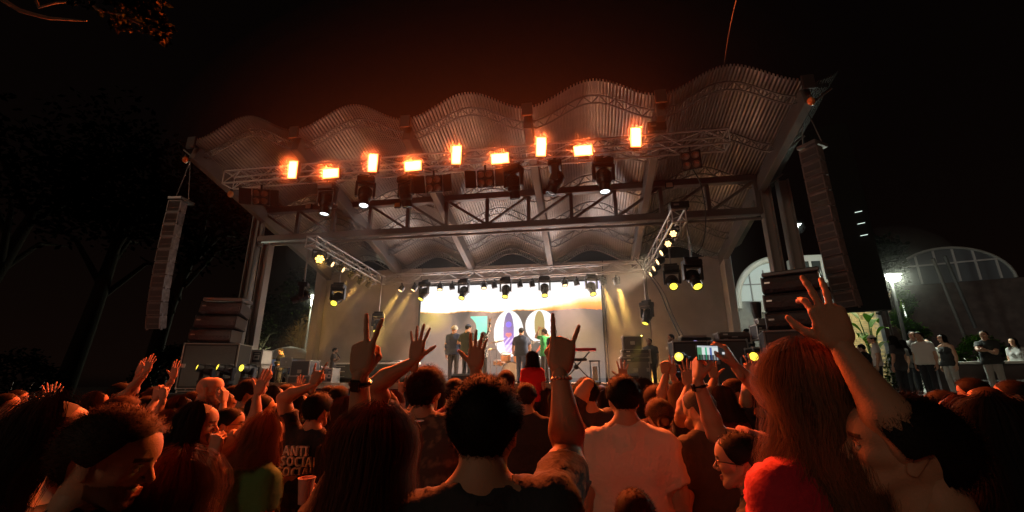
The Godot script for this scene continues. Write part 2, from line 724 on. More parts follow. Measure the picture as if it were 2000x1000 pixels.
func hair_mat(c: Color) -> StandardMaterial3D:
	var key := "hair_%d_%d_%d" % [int(c.r * 500), int(c.g * 500), int(c.b * 500)]
	if mats.has(key):
		return mats[key]
	var m := mat(key, Color(1, 1, 1), 0.68, 0.0, 0.3)
	m.albedo_color = c.linear_to_srgb()
	m.vertex_color_use_as_albedo = true
	m.backlight_enabled = true
	m.backlight = Color(0.45, 0.38, 0.32)
	m.cull_mode = BaseMaterial3D.CULL_DISABLED
	return m

const HC := Vector3(0, 0.026, 0.006)      # centre and radii of the scalp
const HR := Vector3(0.083, 0.094, 0.108)

func scalp(az: float, el: float, off: float) -> Vector3:
	# az 0 = front, +- pi = back; el -90..90
	var d := Vector3(sin(az) * cos(el), sin(el), -cos(az) * cos(el))
	return HC + d * (HR + Vector3.ONE * off)

func hairline(az: float) -> float:
	# lowest elevation covered by hair
	var a := absf(az)
	if a < 0.9:
		return lerpf(0.72, 0.45, a / 0.9)
	if a < 1.5:
		return lerpf(0.45, -0.28, (a - 0.9) / 0.6)
	if a < 1.9:
		return lerpf(-0.28, 0.0, (a - 1.5) / 0.4)
	return lerpf(0.0, -0.98, clampf((a - 1.9) / 0.55, 0, 1))

func strand(mb: MB, pts: Array, w: float, out_dir: Vector3) -> void:
	# thin tapering ribbon along pts
	var b := mb.v.size()
	var m := pts.size()
	for k in m:
		var d: Vector3 = pts[mini(k + 1, m - 1)] - pts[maxi(k - 1, 0)]
		var s := d.cross(out_dir).normalized()
		var ww := w * (1.0 - 0.75 * float(k) / (m - 1))
		mb.vert(pts[k] - s * ww, out_dir)
		mb.vert(pts[k] + s * ww, out_dir)
	for k in m - 1:
		var q := b + k * 2
		mb.tri_i(q, q + 1, q + 3)
		mb.tri_i(q, q + 3, q + 2)

func hair_short(mb: MB, thick: float, n: int, length: float, w: float, curl := 0.0, sd := 1) -> void:
	fn.seed = sd
	fn.frequency = 1.0
	var A := 56
	var E := 20
	var b := mb.v.size()
	mb.col = Color(0.4, 0.4, 0.4)
	for j in E + 1:
		for i in A + 1:
			var az := -PI + TAU * i / A
			var lo := hairline(az) - 0.1
			var el := lerpf(lo, PI / 2, float(j) / E)
			var edge := clampf(float(j), 0, 1)
			var d := Vector3(sin(az) * cos(el), sin(el), -cos(az) * cos(el))
			var nz := fn.get_noise_3dv(d * 9.0) * 0.5
			var off := lerpf(-0.008, thick * (0.75 + nz) + 0.007 * fn.get_noise_3dv(d * 19.0), edge)
			mb.vert(scalp(az, el, off), (d / HR).normalized())
	for j in E:
		for i in A:
			var q := b + j * (A + 1) + i
			mb.tri_i(q, q + A + 1, q + A + 2)
			mb.tri_i(q, q + A + 2, q + 1)
	for k in n:
		var y := rng.randf_range(-0.9, 1.0)
		var el := asin(y)
		var az := rng.randf_range(-PI, PI)
		if el < hairline(az) + rng.randf_range(-0.05, 0.05):
			continue
		var d := Vector3(sin(az) * cos(el), sin(el), -cos(az) * cos(el))
		var p0 := scalp(az, el, thick * 0.5)
		var side := Vector3(rng.randf_range(-1, 1), rng.randf_range(-1.0, 0.5), rng.randf_range(-0.6, 1.0))
		var tn := (side - d * side.dot(d)) * 0.8
		var l := length * rng.randf_range(0.6, 1.25)
		var g := rng.randf_range(0.6, 1.7)
		mb.col = Color(g, g, g)
		if curl > 0.0:
			var ax := d.cross(tn).normalized()
			var pts := []
			for s in 5:
				var t := s / 4.0
				pts.append(p0 + d * l * t * 0.7 + tn.normalized() * sin(t * 5.0 + az) * curl + ax * cos(t * 5.0 + el * 3.0) * curl)
			strand(mb, pts, w, d)
		else:
			strand(mb, [p0, p0 + (d + tn * 0.4).normalized() * l * 0.55, p0 + (d * 0.8 + tn).normalized() * l], w, d)

func long_path(az: float, length: float, off: float, spread: float, back: float) -> Array:
	# from the crown over the skull and then down beside neck, shoulders and back
	var pts := []
	var part := clampf(absf(az), 0.0, PI)
	for k in 5:
		var el := lerpf(1.35, 0.12, k / 4.0)
		pts.append(scalp(az, el, off))
	var e: Vector3 = pts[4]
	var out := Vector3(sin(az), 0, -cos(az))
	var m := 6
	for k in range(1, m + 1):
		var t := float(k) / m
		var p := e + Vector3(0, -length * t, 0)
		p += out * (spread * t - 0.025 * sin(minf(t * length / 0.2, 1.0) * PI))
		p.z += back * t * (0.4 + 0.6 * part / PI)
		pts.append(p)
	return pts

func hair_long(mb: MB, length: float, n: int, w: float, spread := 0.03, back := 0.02, open_front := 1.15, wavy := 0.006, sd := 1, fluff := 0.006, vol := 0.0) -> void:
	fn.seed = sd
	fn.frequency = 1.0
	var A := 40
	var b := mb.v.size()
	mb.col = Color(0.35, 0.35, 0.35)
	for i in A + 1:
		var az := lerpf(open_front, TAU - open_front, float(i) / A)
		if az > PI:
			az -= TAU
		var pts := long_path(az, length * (1.0 - 0.05 * absf(sin(az * 7.0))), 0.008 + vol + 0.006 * sin(az * 13.0), spread, back)
		var out := Vector3(sin(az), 0.15, -cos(az)).normalized()
		for p in pts:
			mb.vert(p, out)
	var R := 11
	for i in A:
		for j in R - 1:
			var q := b + i * R + j
			mb.tri_i(q, q + R, q + R + 1)
			mb.tri_i(q, q + R + 1, q + 1)
	# crown
	var cb := mb.v.size()
	for j in 5:
		for i in 25:
			var az := TAU * i / 24.0
			mb.vert(scalp(az, lerpf(0.5, PI / 2, j / 4.0), 0.009 + vol), Vector3(sin(az) * 0.5, 1, -cos(az) * 0.5).normalized())
	for j in 4:
		for i in 24:
			var q := cb + j * 25 + i
			mb.tri_i(q, q + 25, q + 26)
			mb.tri_i(q, q + 26, q + 1)
	for k in n:
		var az := lerpf(open_front - 0.12, TAU - open_front + 0.12, rng.randf())
		if az > PI:
			az -= TAU
		var clump: float = round(az * 9.0) / 9.0
		az = lerpf(az, clump, 0.3)
		var stray := rng.randf()
		var off := vol + 0.012 + 0.008 * rng.randf() + (fluff * 3.0 * rng.randf() if stray > 0.8 else 0.0)
		var pts := long_path(az, length * rng.randf_range(0.72, 1.06), off, spread * rng.randf_range(0.8, 1.25), back * rng.randf_range(0.7, 1.3))
		var out := Vector3(sin(az), 0.1, -cos(az)).normalized()
		var ph: float = clump * 5.0 + rng.randf() * 0.9
		var tang := Vector3(cos(az), 0, sin(az))
		pts = pts.slice(rng.randi_range(0, 3))
		for q in pts.size():
			var t := float(q) / pts.size()
			pts[q] += tang * sin(ph + t * 11.0) * wavy * t * 2.0 + out * cos(ph + t * 9.0) * wavy * t * 1.6
			if stray > 0.8:
				pts[q] += Vector3(rng.randf_range(-1, 1), rng.randf_range(-0.3, 0.3), rng.randf_range(-1, 1)) * fluff * t
		var g := 0.72 + 0.25 * sin(clump * 17.0) + rng.randf_range(-0.12, 0.7)
		mb.col = Color(g, g, g)
		strand(mb, pts, w * rng.randf_range(0.7, 1.3), out)

func two_bone(a: Vector3, w: Vector3, l0: float, l1: float, pole: Vector3) -> Vector3:
	var d := w - a
	var L := minf(d.length(), (l0 + l1) * 0.999)
	var dn := d.normalized()
	var x := (l0 * l0 - l1 * l1 + L * L) / (2.0 * L)
	var h := sqrt(maxf(0.0, l0 * l0 - x * x))
	var pv := (pole - dn * pole.dot(dn)).normalized()
	return a + dn * x + pv * h

func legs_mb(woman: bool, cell: float, part: String) -> ArrayMesh:
	var key := "legs_%s_%s_%.3f" % [woman, part, cell]
	if cache.has(key):
		return cache[key]
	var f := Field.new()
	var hw := 0.095 if woman else 0.09
	var Z := Vector3.BACK
	if part == "trousers":
		f.add(Vector3(-0.075, 0.97, 0.01), Vector3(0.075, 0.97, 0.01), 0.115, 0.115, 0.03, Z, 0.85)
		for s in [-1.0, 1.0]:
			f.add(Vector3(s * hw, 0.9, 0.01), Vector3(s * 0.1, 0.5, -0.01), 0.098, 0.07, 0.03)
			f.add(Vector3(s * 0.1, 0.5, -0.01), Vector3(s * 0.1, 0.09, 0.015), 0.069, 0.062, 0.03, Vector3.ZERO, 1.0, 2)
	else:
		for s in [-1.0, 1.0]:
			f.add(Vector3(s * 0.1, 0.05, 0.03), Vector3(s * 0.115, 0.038, -0.15), 0.046, 0.04, 0.03, Vector3.UP, 0.9)
			f.add(Vector3(s * 0.1, 0.06, 0.02), Vector3(s * 0.1, 0.12, 0.015), 0.045, 0.04, 0.03)
	var mb := MB.new()
	f.mesh_into(mb, cell, 0.0)
	cache[key] = mb.mesh()
	return cache[key]

func person(d: Dictionary) -> Node3D:
	# d.head: world place of the skull's middle; d.feet: height of the floor; d.yaw: degrees, 0 faces the stage, + turns towards -x
	var hp: Vector3 = d.head
	var feet: float = d.get("feet", 0.0)
	var S: float = d.get("size", clampf((hp.y + 0.115 - feet) / 1.75, 0.82, 1.08))
	var base := Vector3(hp.x, hp.y - 1.635 * S, hp.z)
	if d.has("size"):
		base.y = hp.y - 1.635 * S
	var yaw := deg_to_rad(d.get("yaw", 0.0))
	var t := thing("person", d.label, "person", base, yaw, d.get("group", "people in the crowd"))
	t.scale = Vector3.ONE * S
	var inv := t.transform.affine_inverse()
	var cell: float = d.get("cell", 0.018)
	var woman: bool = d.get("woman", false)
	var wf := 0.9 if woman else 1.0
	var fat: float = d.get("fat", 1.0)
	var skin: Color = d.get("skin", Color(0.42, 0.25, 0.17))
	var Z := Vector3.BACK
	var top: String = d.get("top", "tee")
	# joints
	var lean: float = d.get("lean", 0.0)   # forward shift of the head and shoulders
	var sk := Vector3(0, 1.635, 0)
	var nb := Vector3(0, 1.47, 0.035)
	var hb := Basis.from_euler(Vector3(deg_to_rad(d.get("nod", 0.0)), deg_to_rad(d.get("turn", 0.0)), deg_to_rad(d.get("tilt", 0.0))))
	var arms := []
	for s in [-1.0, 1.0]:
		var sp = d.get("l" if s < 0 else "r", null)
		var sh := Vector3(s * 0.178 * wf * (0.5 + 0.5 * fat), 1.405, 0.03)
		var a := {}
		if sp == null:
			a.w = sh + Vector3(s * 0.06, -0.545, -0.05)
			a.e = two_bone(sh, a.w, 0.3, 0.26, Vector3(s * 0.4, 0, 1))
			a.pose = "relax"
			a.u = Vector3(0, -1, -0.15)
			a.nn = Vector3(-s, 0, 0.2)
		else:
			a.w = inv * (sp[0] as Vector3)
			if a.w.y > 1.45:
				sh += Vector3(-s * 0.015, 0.05, -0.01)
			var L: float = (a.w - sh).length()
			var k := clampf(L / 0.555, 1.0, 1.14)
			if L > 0.555 * 1.14:
				sh += (a.w - sh).normalized() * (L - 0.555 * 1.14)
			a.e = two_bone(sh, a.w, 0.3 * k, 0.26 * k, inv.basis * (sp[1] as Vector3))
			a.pose = sp[2]
			a.u = (inv.basis * (sp[3] as Vector3)).normalized() if sp.size() > 3 else (a.w - a.e).normalized()
			a.nn = inv.basis * (sp[4] as Vector3) if sp.size() > 4 else Vector3(0, 0, -1)
		a.s = s
		a.sh = sh
		arms.append(a)
	# skin: neck, arms, hands, head in one mesh
	var f := Field.new()
	f.add(nb + Vector3(0, -0.08, 0.01), nb + Vector3(0, 0.11, -0.012), 0.062 * wf, 0.054 * wf, 0.03)
	f.add(Vector3(-0.09 * wf, 1.385, 0.03), Vector3(0.09 * wf, 1.385, 0.03), 0.06, 0.06, 0.04, Z, 0.85)
	f.add(Vector3(0, 1.3, 0.02), Vector3(0, 1.0, 0.01), 0.1 * wf, 0.09, 0.04, Z, 0.75)
	for s in [-1.0, 1.0]:
		f.add(Vector3(s * 0.02, 1.52, 0.035), Vector3(s * 0.13 * wf, 1.42, 0.03), 0.045 * wf, 0.05, 0.03)
	if top == "tank":
		f.add(Vector3(-0.08, 1.28, 0.02), Vector3(0.08, 1.28, 0.02), 0.105 * wf, 0.105 * wf, 0.05, Z, 0.85)
	for a in arms:
		var th := 0.052 * wf * (0.6 + 0.4 * fat) * float(d.get("arm", 1.0))
		f.add(a.sh * Vector3(0.6, 1, 1) + Vector3(0, 0.01, 0), a.sh, 0.058 * wf, 0.06 * wf, 0.035)
		f.add(a.sh, a.e.lerp(a.sh, 0.25), 0.058 * wf, th, 0.03)
		f.add(a.e.lerp(a.sh, 0.25), a.e, th, 0.042 * wf, 0.02)
		var fm: Vector3 = a.e.lerp(a.w, 0.28)
		f.add(a.e, fm, 0.042 * wf, th * 0.94, 0.02)
		f.add(fm, a.w - a.u * 0.01, th * 0.92, 0.0265, 0.02)
	var mb := MB.new()
	f.mesh_into(mb, cell)
	for k in mb.v.size():
		mb.c[k] = skin
	var hcell: float = d.get("hcell", 0.009 if cell > 0.016 else 0.0055)
	for a in arms:
		var u: Vector3 = a.u
		var nn: Vector3 = (a.nn - u * a.nn.dot(u)).normalized()
		# x towards the thumb: right hand u x n
		var x := u.cross(nn)
		var hx := Transform3D(Basis(x, u, nn) * float(d.get("hand", 1.0)), a.w)
		var side := 1.0 if a.s > 0 else -1.0
		mb.append(hand_mb(a.pose, side, hcell), hx, skin)
		a.hx = hx
	var kind: String = d.get("face", "woman" if woman else "man")
	var hs: float = d.get("hsize", 1.0)
	var hxf := Transform3D(hb * hs, sk + Vector3(0, 0, -0.015))
	mb.append(head_mb(kind, d.get("fcell", 0.0085 if cell > 0.014 else 0.0045)), hxf, skin)
	obj("body", mb, skin_mat(), t)
	# clothes
	var c: Color = d.get("cloth", Color(0.02, 0.02, 0.022))
	f = Field.new()
	var lose := 0.012
	var hem: float = d.get("hem", 0.86)
	if top != "tank":
		f.add(Vector3(-0.12 * wf, 1.395, 0.03), Vector3(0.12 * wf, 1.395, 0.03), 0.072, 0.072, 0.05, Z, 0.9)
		f.add(nb + Vector3(0, -0.07, 0.005), nb + Vector3(0, 0.03, 0.0), 0.1 * wf, 0.07 * wf, 0.045, Vector3.ZERO, 1.0, 2)
		for s in [-1.0, 1.0]:
			f.add(Vector3(s * 0.05, 1.48, 0.035), Vector3(s * 0.14 * wf, 1.425, 0.03), 0.055 * wf, 0.06, 0.04)
		for a in arms:
			var cut := 0.62 if top == "tee" else 1.0
			var el: Vector3 = a.sh.lerp(a.e, cut)
			f.add(a.sh * Vector3(0.7, 1, 1), a.sh, 0.068 * wf, 0.07 * wf, 0.04)
			if top == "tee":
				f.add(a.sh, el, 0.068 * wf * (0.6 + 0.4 * fat), 0.073 * wf * (0.6 + 0.4 * fat), 0.035, Vector3.ZERO, 1.0, 2)
			else:
				f.add(a.sh, a.e, 0.066 * wf, 0.052 * wf, 0.03)
				f.add(a.e, a.e.lerp(a.w, 0.95), 0.054 * wf, 0.036, 0.02, Vector3.ZERO, 1.0, 2)
	else:
		for s in [-1.0, 1.0]:
			f.add(Vector3(s * 0.085, 1.43, 0.055), Vector3(s * 0.09, 1.3, 0.07), 0.026, 0.05, 0.03, Z, 0.7)
			f.add(Vector3(s * 0.085, 1.43, 0.04), Vector3(s * 0.07, 1.3, -0.06), 0.026, 0.05, 0.03, Z, 0.7)
	f.add(Vector3(-0.085 * wf, 1.3, 0.02), Vector3(0.085 * wf, 1.3, 0.02), 0.125 * wf * fat + lose, 0.125 * wf * fat + lose, 0.05, Z, 0.84)
	f.add(Vector3(-0.07 * wf, 1.12, 0.01), Vector3(0.07 * wf, 1.12, 0.01), (0.11 if woman else 0.122) * fat + lose, (0.11 if woman else 0.122) * fat + lose, 0.07, Z, 0.84)
	f.add(Vector3(-0.08, 0.95, 0.01), Vector3(0.08, 0.95, 0.01), 0.128 * fat + lose, 0.128 * fat + lose, 0.07, Z, 0.88)
	f.add(Vector3(-0.08, 0.86, 0.01), Vector3(0.08, 0.86, 0.01), 0.13 * fat + lose, 0.13 * fat + lose, 0.07, Z, 0.88)
	if woman:
		for s in [-1.0, 1.0]:
			f.add(Vector3(s * 0.075, 1.26, -0.085), Vector3(s * 0.07, 1.25, -0.1), 0.058, 0.05, 0.04)
	mb = MB.new()
	f.mesh_into(mb, cell, hem, 1e9 if top != "tank" else 1.47)
	fn.seed = 21 + int(hp.x * 100)
	fn.frequency = 1.0
	for k in mb.v.size():
		var p := mb.v[k]
		var nz := fn.get_noise_3d(p.x * 9.0 + p.y * 5.0, p.y * 5.0 - p.x * 4.0, p.z * 9.0) + 0.5 * fn.get_noise_3d(p.x * 22.0, p.y * 13.0 + p.x * 8.0, p.z * 22.0)
		var fold := 1.0 - absf(fn.get_noise_3d(p.x * 3.0 + p.y * 4.0 + 3.0, p.y * 2.0 - p.x * 3.5, p.z * 3.0)) * 2.6
		fold = maxf(0.0, fold)
		mb.v[k] = p + mb.n[k] * (nz * 0.008 + fold * fold * fold * 0.011 - 0.004)
		if d.has("print"):
			var q := fn.get_noise_3d(p.x * 14.0, p.y * 14.0, p.z * 14.0)
			mb.c[k] = c.lerp(d.print, clampf(q * 5.0 - 0.3, 0, 1))
	var cm := cloth_mat(c)
	if d.has("print"):
		cm = cloth_mat(Color(0.998, 0.998, 0.998))
		cm.albedo_color = Color(1, 1, 1)
		cm.vertex_color_use_as_albedo = true
	obj({"tee": "shirt", "tank": "tank_top", "long": "sweater"}[top], mb, cm, t)
	if top != "tank" and cell < 0.02:
		var col := MB.new()
		var ring := []
		for k in 17:
			var an := TAU * k / 16.0
			ring.append(nb + Vector3(sin(an) * 0.071 * wf, 0.012 - 0.012 * cos(an), cos(an) * 0.066 * wf) + Vector3(0, 0.017, 0))
		col.tube(ring, 0.008, 6, false)
		obj("collar", col, cm, t)
	var pc: Color = d.get("pants", Color(0.02, 0.022, 0.03))
	obj("trousers", legs_mb(woman, 0.03, "trousers"), cloth_mat(pc), t)
	obj("shoes", legs_mb(woman, 0.025, "shoes"), mat("shoe_black", Color(0.03, 0.03, 0.03), 0.6), t)
	if cell < 0.02 or feet > 0.5:
		var bl := MB.new()
		var rg := []
		for k in 21:
			var an := TAU * k / 20.0
			rg.append(Vector3(sin(an) * 0.196, 0.985, 0.01 + cos(an) * 0.108))
		bl.tube(rg, 0.014, 6, false)
		obj("belt", bl, mat("belt_leather", Color(0.04, 0.025, 0.015), 0.5), t)
	hair(t, d, hxf)
	extras(t, d, hxf, arms, skin)
	t.set_meta("arms", arms)
	return t

func hair(t: Node3D, d: Dictionary, hxf: Transform3D) -> void:
	var hc: Color = d.get("hairc", Color(0.012, 0.009, 0.007))
	var q: float = d.get("hq", 1.0)   # how dense
	var wd: float = d.get("hw", 0.0013)
	var mb := MB.new()
	var sd := 3 + int(absf(d.head.x * 37.0 + d.head.z * 91.0)) % 50
	match d.get("hair", "short"):
		"short":
			hair_short(mb, 0.013, int(900 * q), 0.016, wd, 0.0, sd)
		"thick":
			hair_short(mb, 0.024, int(1100 * q), 0.034, wd, 0.004, sd)
		"buzz":
			hair_short(mb, 0.007, int(900 * q), 0.008, wd, 0.0, sd)
		"curly":
			hair_short(mb, 0.036, int(1200 * q), 0.05, wd, 0.012, sd)
		"bald":
			return
		"long":
			hair_long(mb, d.get("hlen", 0.42), int(1100 * q), wd, d.get("spread", 0.05), d.get("hback", 0.05), d.get("hopen", 1.1), d.get("wavy", 0.005), sd, d.get("fluff", 0.006), d.get("hvol", 0.0))
		"bob":
			hair_long(mb, d.get("hlen", 0.15), int(800 * q), wd, 0.025, 0.01, 1.05, 0.004, sd)
		"pony":
			hair_short(mb, 0.012, int(700 * q), 0.02, wd, 0.0, sd)
			for k in int(220 * q):
				var o := Vector3(rng.randf_range(-1, 1), rng.randf_range(-1, 1), 0) * 0.022
				var p0 := Vector3(0, 0.05, 0.105)
				var l := rng.randf_range(0.16, 0.26)
				mb.col = Color.WHITE * rng.randf_range(0.7, 1.2)
				strand(mb, [p0 + o * 0.4, p0 + o + Vector3(0, 0.01, 0.045), p0 + o * 1.3 + Vector3(0, -l * 0.45, 0.07), p0 + o + Vector3(0, -l, 0.055)], wd * 2.2, Vector3(o.x, 0.1, 0.5).normalized())
			mb.ball(Vector3(0, 0.052, 0.112), Vector3(0.024, 0.022, 0.026), 10, 8)
			mb.ball(Vector3(0, -0.01, 0.165), Vector3(0.022, 0.07, 0.02), 10, 8)
		"bun":
			hair_short(mb, 0.016, int(900 * q), 0.022, wd, 0.002, sd)
			mb.ball(Vector3(0, -0.02, 0.118), Vector3(0.04, 0.034, 0.03), 12, 8)
			for k in int(160 * q):
				var a := rng.randf() * TAU
				var o := Vector3(cos(a) * 0.042, sin(a) * 0.036 - 0.02, 0.118 + rng.randf_range(-0.01, 0.03))
				mb.col = Color.WHITE * rng.randf_range(0.7, 1.3)
				strand(mb, [o, o + Vector3(-sin(a), cos(a), 0.2) * 0.03, o + Vector3(-sin(a) - cos(a) * 0.4, cos(a) - sin(a) * 0.4, 0) * 0.05], wd * 1.6, Vector3(cos(a), sin(a), 0.4).normalized())
		"cap":
			hair_short(mb, 0.008, int(300 * q), 0.014, wd, 0.0, sd)
			var cp := MB.new()
			cap_shape(cp, bool(d.get("cap_back", false)))
			obj("cap", cp, cloth_mat(d.get("capc", Color(0.02, 0.025, 0.05))), t, hxf)
		"beanie":
			var cp := MB.new()
			beanie_shape(cp)
			obj("beanie", cp, cloth_mat(d.get("capc", Color(0.4, 0.4, 0.38))), t, hxf)
			return
	obj("hair", mb, hair_mat(hc), t, hxf)

func cap_shape(cp: MB, back: bool) -> void:
	for j in 9:
		for i in 25:
			var az := TAU * i / 24.0
			var el := lerpf(0.28, PI / 2, j / 8.0)
			var d := Vector3(sin(az) * cos(el), sin(el), -cos(az) * cos(el))
			cp.vert(scalp(az, el, 0.016), d)
	for j in 8:
		for i in 24:
			var q := j * 25 + i
			cp.tri_i(q, q + 25, q + 26)
			cp.tri_i(q, q + 26, q + 1)
	var s := 1.0 if back else -1.0
	var pk := []
	for k in 9:
		var a := lerpf(-1.1, 1.1, k / 8.0)
		pk.append([sin(a) * 0.085, 0.085 + cos(a) * 0.075 - 0.02])
	pk.append([0.06, 0.06])
	pk.append([-0.06, 0.06])
	cp.prism(pk, 0.006, Transform3D(Basis(Vector3(1, 0, 0), Vector3(0, -0.12, s), Vector3(0, 1, 0.1)), Vector3(0, 0.058, 0)))
	cp.ball(Vector3(0, 0.136, 0.004), Vector3(0.008, 0.006, 0.008), 8, 5)

func beanie_shape(cp: MB) -> void:
	for j in 13:
		for i in 25:
			var az := TAU * i / 24.0
			var el := lerpf(0.0 if absf(az - PI) > 1.4 else -0.25, PI / 2, j / 12.0)
			var d := Vector3(sin(az) * cos(el), sin(el), -cos(az) * cos(el))
			cp.vert(scalp(az, el, 0.02 + 0.004 * sin(az * 24.0) * (1.0 if j > 3 else 0.3) + (0.008 if j < 4 else 0.0)), d)
	for j in 12:
		for i in 24:
			var q := j * 25 + i
			cp.tri_i(q, q + 25, q + 26)
			cp.tri_i(q, q + 26, q + 1)

func extras(t: Node3D, d: Dictionary, hxf: Transform3D, arms: Array, skin: Color) -> void:
	if d.get("glasses", false):
		var g := MB.new()
		for s in [-1.0, 1.0]:
			var rg := []
			for k in 15:
				var a := TAU * k / 14.0
				rg.append(Vector3(s * 0.034 + cos(a) * 0.024, -0.002 + sin(a) * 0.019, -0.103 + absf(s * 0.034 + cos(a) * 0.024) * 0.12))
			g.tube(rg, 0.0022, 5, false)
			g.tube([Vector3(s * 0.057, 0.004, -0.096), Vector3(s * 0.079, 0.006, -0.04), Vector3(s * 0.082, 0.002, 0.02)], 0.002, 5)
		g.tube([Vector3(-0.011, 0.004, -0.103), Vector3(0.0, 0.008, -0.108), Vector3(0.011, 0.004, -0.103)], 0.002, 5)
		obj("glasses", g, mat("glasses_frame", Color(0.02, 0.02, 0.02), 0.3), t, hxf)
	for q in [["watch_l", 0], ["watch_r", 1]]:
		if d.get(q[0], false):
			var a: Dictionary = arms[q[1]]
			var w := MB.new()
			var ax: Vector3 = (a.w - a.e).normalized()
			var ctr: Vector3 = a.w - ax * 0.035
			var bs := ydir(ax)
			var rg := []
			for k in 17:
				var an := TAU * k / 16.0
				rg.append(ctr + bs * Vector3(cos(an) * 0.031, 0, sin(an) * 0.031))
			w.tube(rg, 0.0075, 6, false)
			var back: Vector3 = -a.hx.basis.z.normalized()
			back = (back - ax * back.dot(ax)).normalized()
			w.box(ctr + back * 0.034, Vector3(0.034, 0.038, 0.012), Basis(ax.cross(back), ax, back), 0.004)
			obj("watch", w, mat("watch_black", Color(0.015, 0.015, 0.017), 0.25, 0.3), t)
	if d.get("bracelet", false):
		var a: Dictionary = arms[1]
		var w := MB.new()
		var ax: Vector3 = (a.w - a.e).normalized()
		var bs := ydir(ax)
		for k in 18:
			var an := TAU * k / 18.0
			w.ball(a.w - ax * 0.03 + bs * Vector3(cos(an) * 0.031, 0.004 * sin(an), sin(an) * 0.031), Vector3.ONE * 0.0058, 7, 5)
		obj("bracelet", w, mat("bracelet_beads", Color(0.6, 0.4, 0.3), 0.25, 0.4), t)


const ROOF_X := -10.36
const BAY := 3.09
const ROOF_FRONT := -8.9
const ROOF_BACK := -16.5

func roof_y(z: float) -> float:  # height of the valley line
	return 8.05 - 0.258 * (ROOF_FRONT - z)

func wave(x: float) -> float:
	var u := fposmod(x - ROOF_X, BAY) / BAY
	return 0.29 * (1.0 - cos(TAU * u))

func build_setting() -> void:
	var g := MB.new()
	g.box(Vector3(0, -0.1, -20), Vector3(220, 0.2, 220))
	var gm := mat("asphalt", Color(0.05, 0.05, 0.05), 0.85)
	mottle(gm, Color(0.035, 0.034, 0.033), Color(0.07, 0.068, 0.064), 0.6)
	var o := obj("ground", g, gm)
	tag(o, "dark paved square under the crowd", "", "", "structure")
	# the raised terrace where people stand to the side
	var t := MB.new()
	t.box(Vector3(36.4, 0.65, -41.0), Vector3(60, 1.3, 60), Basis(Vector3.UP, 0.0))
	var tm := mat("terrace_paving", Color(0.16, 0.15, 0.14), 0.85)
	mottle(tm, Color(0.1, 0.095, 0.09), Color(0.2, 0.19, 0.175), 0.4)
	o = obj("terrace", t, tm)
	tag(o, "raised paved terrace beside the stage", "", "", "structure")
	var wall := thing("retaining_wall", "low terrace wall with pale coping stones below the standing people", "wall", Vector3(6.4, 0, -10.98))
	for k in 12:
		var s := MB.new()
		s.box(Vector3(0.75 + k * 1.3, 1.345, 0.12), Vector3(1.285, 0.08, 0.42), Basis(), 0.012)
		obj("coping_stone", s, mat("pale_stone", Color(0.5, 0.5, 0.46), 0.8), wall)
	var rw := MB.new()
	rw.box(Vector3(8, 0.65, 0.05), Vector3(16, 1.3, 0.24))
	obj("wall_face", rw, mat("terrace_paving", Color.WHITE), wall)

	build_stage()
	build_roof()
	build_columns()

func build_stage() -> void:
	var st := thing("stage_platform", "raised stage deck with wood-coloured front edge and black skirt", "stage", Vector3.ZERO)
	var dm := mat("stage_deck", Color(0.07, 0.065, 0.06), 0.45)
	mottle(dm, Color(0.4, 0.27, 0.19), Color(0.5, 0.35, 0.25), 0.5)
	var panel := MB.new()
	panel.box(Vector3.ZERO, Vector3(1.985, 0.12, 1.485), Basis(), 0.006)
	var pm := panel.mesh()
	for i in 8:
		for k in 4:
			obj("deck_panel", pm, dm, st, Transform3D(Basis(), Vector3(-9.6 + i * 2.0, 1.60, -12.05 - k * 1.5)))
	var em := mat("deck_edge", Color(0.36, 0.22, 0.13), 0.5)
	mottle(em, Color(0.27, 0.16, 0.09), Color(0.42, 0.27, 0.16), 0.8)
	for i in 8:
		var e := MB.new()
		e.box(Vector3(-9.6 + i * 2.0, 1.605, -11.27), Vector3(1.985, 0.15, 0.06), Basis(), 0.006)
		obj("edge_board", e, em, st)
		var f := MB.new()
		f.box(Vector3(-9.6 + i * 2.0, 0.76, -11.32), Vector3(1.98, 1.52, 0.04))
		obj("skirt_panel", f, mat("black_skirt", Color(0.02, 0.02, 0.022), 0.95), st)
	var lt := TextMesh.new()
	lt.text = "VA F"
	lt.font = sysfont("Droid Sans", 800)
	lt.font_size = 64
	lt.pixel_size = 0.0042
	lt.depth = 0.01
	# back wall with its end pillars
	var w := thing("back_wall", "tall pale grey stage back wall of smooth panels", "wall", Vector3.ZERO)
	var wm := mat("wall_plaster", Color(0.46, 0.43, 0.39), 0.85)
	mottle(wm, Color(0.4, 0.37, 0.335), Color(0.49, 0.46, 0.415), 0.25, 0.012)
	var xs := [-10.45, -6.3, 0.85, 2.4, 5.0]
	for k in 4:
		var p := MB.new()
		p.box(Vector3((xs[k] + xs[k + 1]) / 2, 3.83, -16.1), Vector3(xs[k + 1] - xs[k] - 0.03, 4.5, 0.2), Basis(), 0.012)
		obj("wall_panel", p, wm, w)
	var pl := MB.new()
	pl.box(Vector3(-10.62, 3.85, -15.95), Vector3(0.3, 4.56, 0.5), Basis(), 0.02)
	obj("end_pillar", pl, mat("pillar_plaster", Color(0.34, 0.32, 0.3), 0.85), w)
	var pr := MB.new()
	pr.box(Vector3(5.14, 3.95, -15.9), Vector3(0.26, 4.7, 0.6), Basis(), 0.02)
	obj("end_pillar", pr, mat("white_plaster", Color(0.66, 0.68, 0.66), 0.8), w)
	build_screen(lt)

func sysfont(face: String, weight := 700) -> SystemFont:
	var f := SystemFont.new()
	f.font_names = PackedStringArray([face])
	f.font_weight = weight
	return f

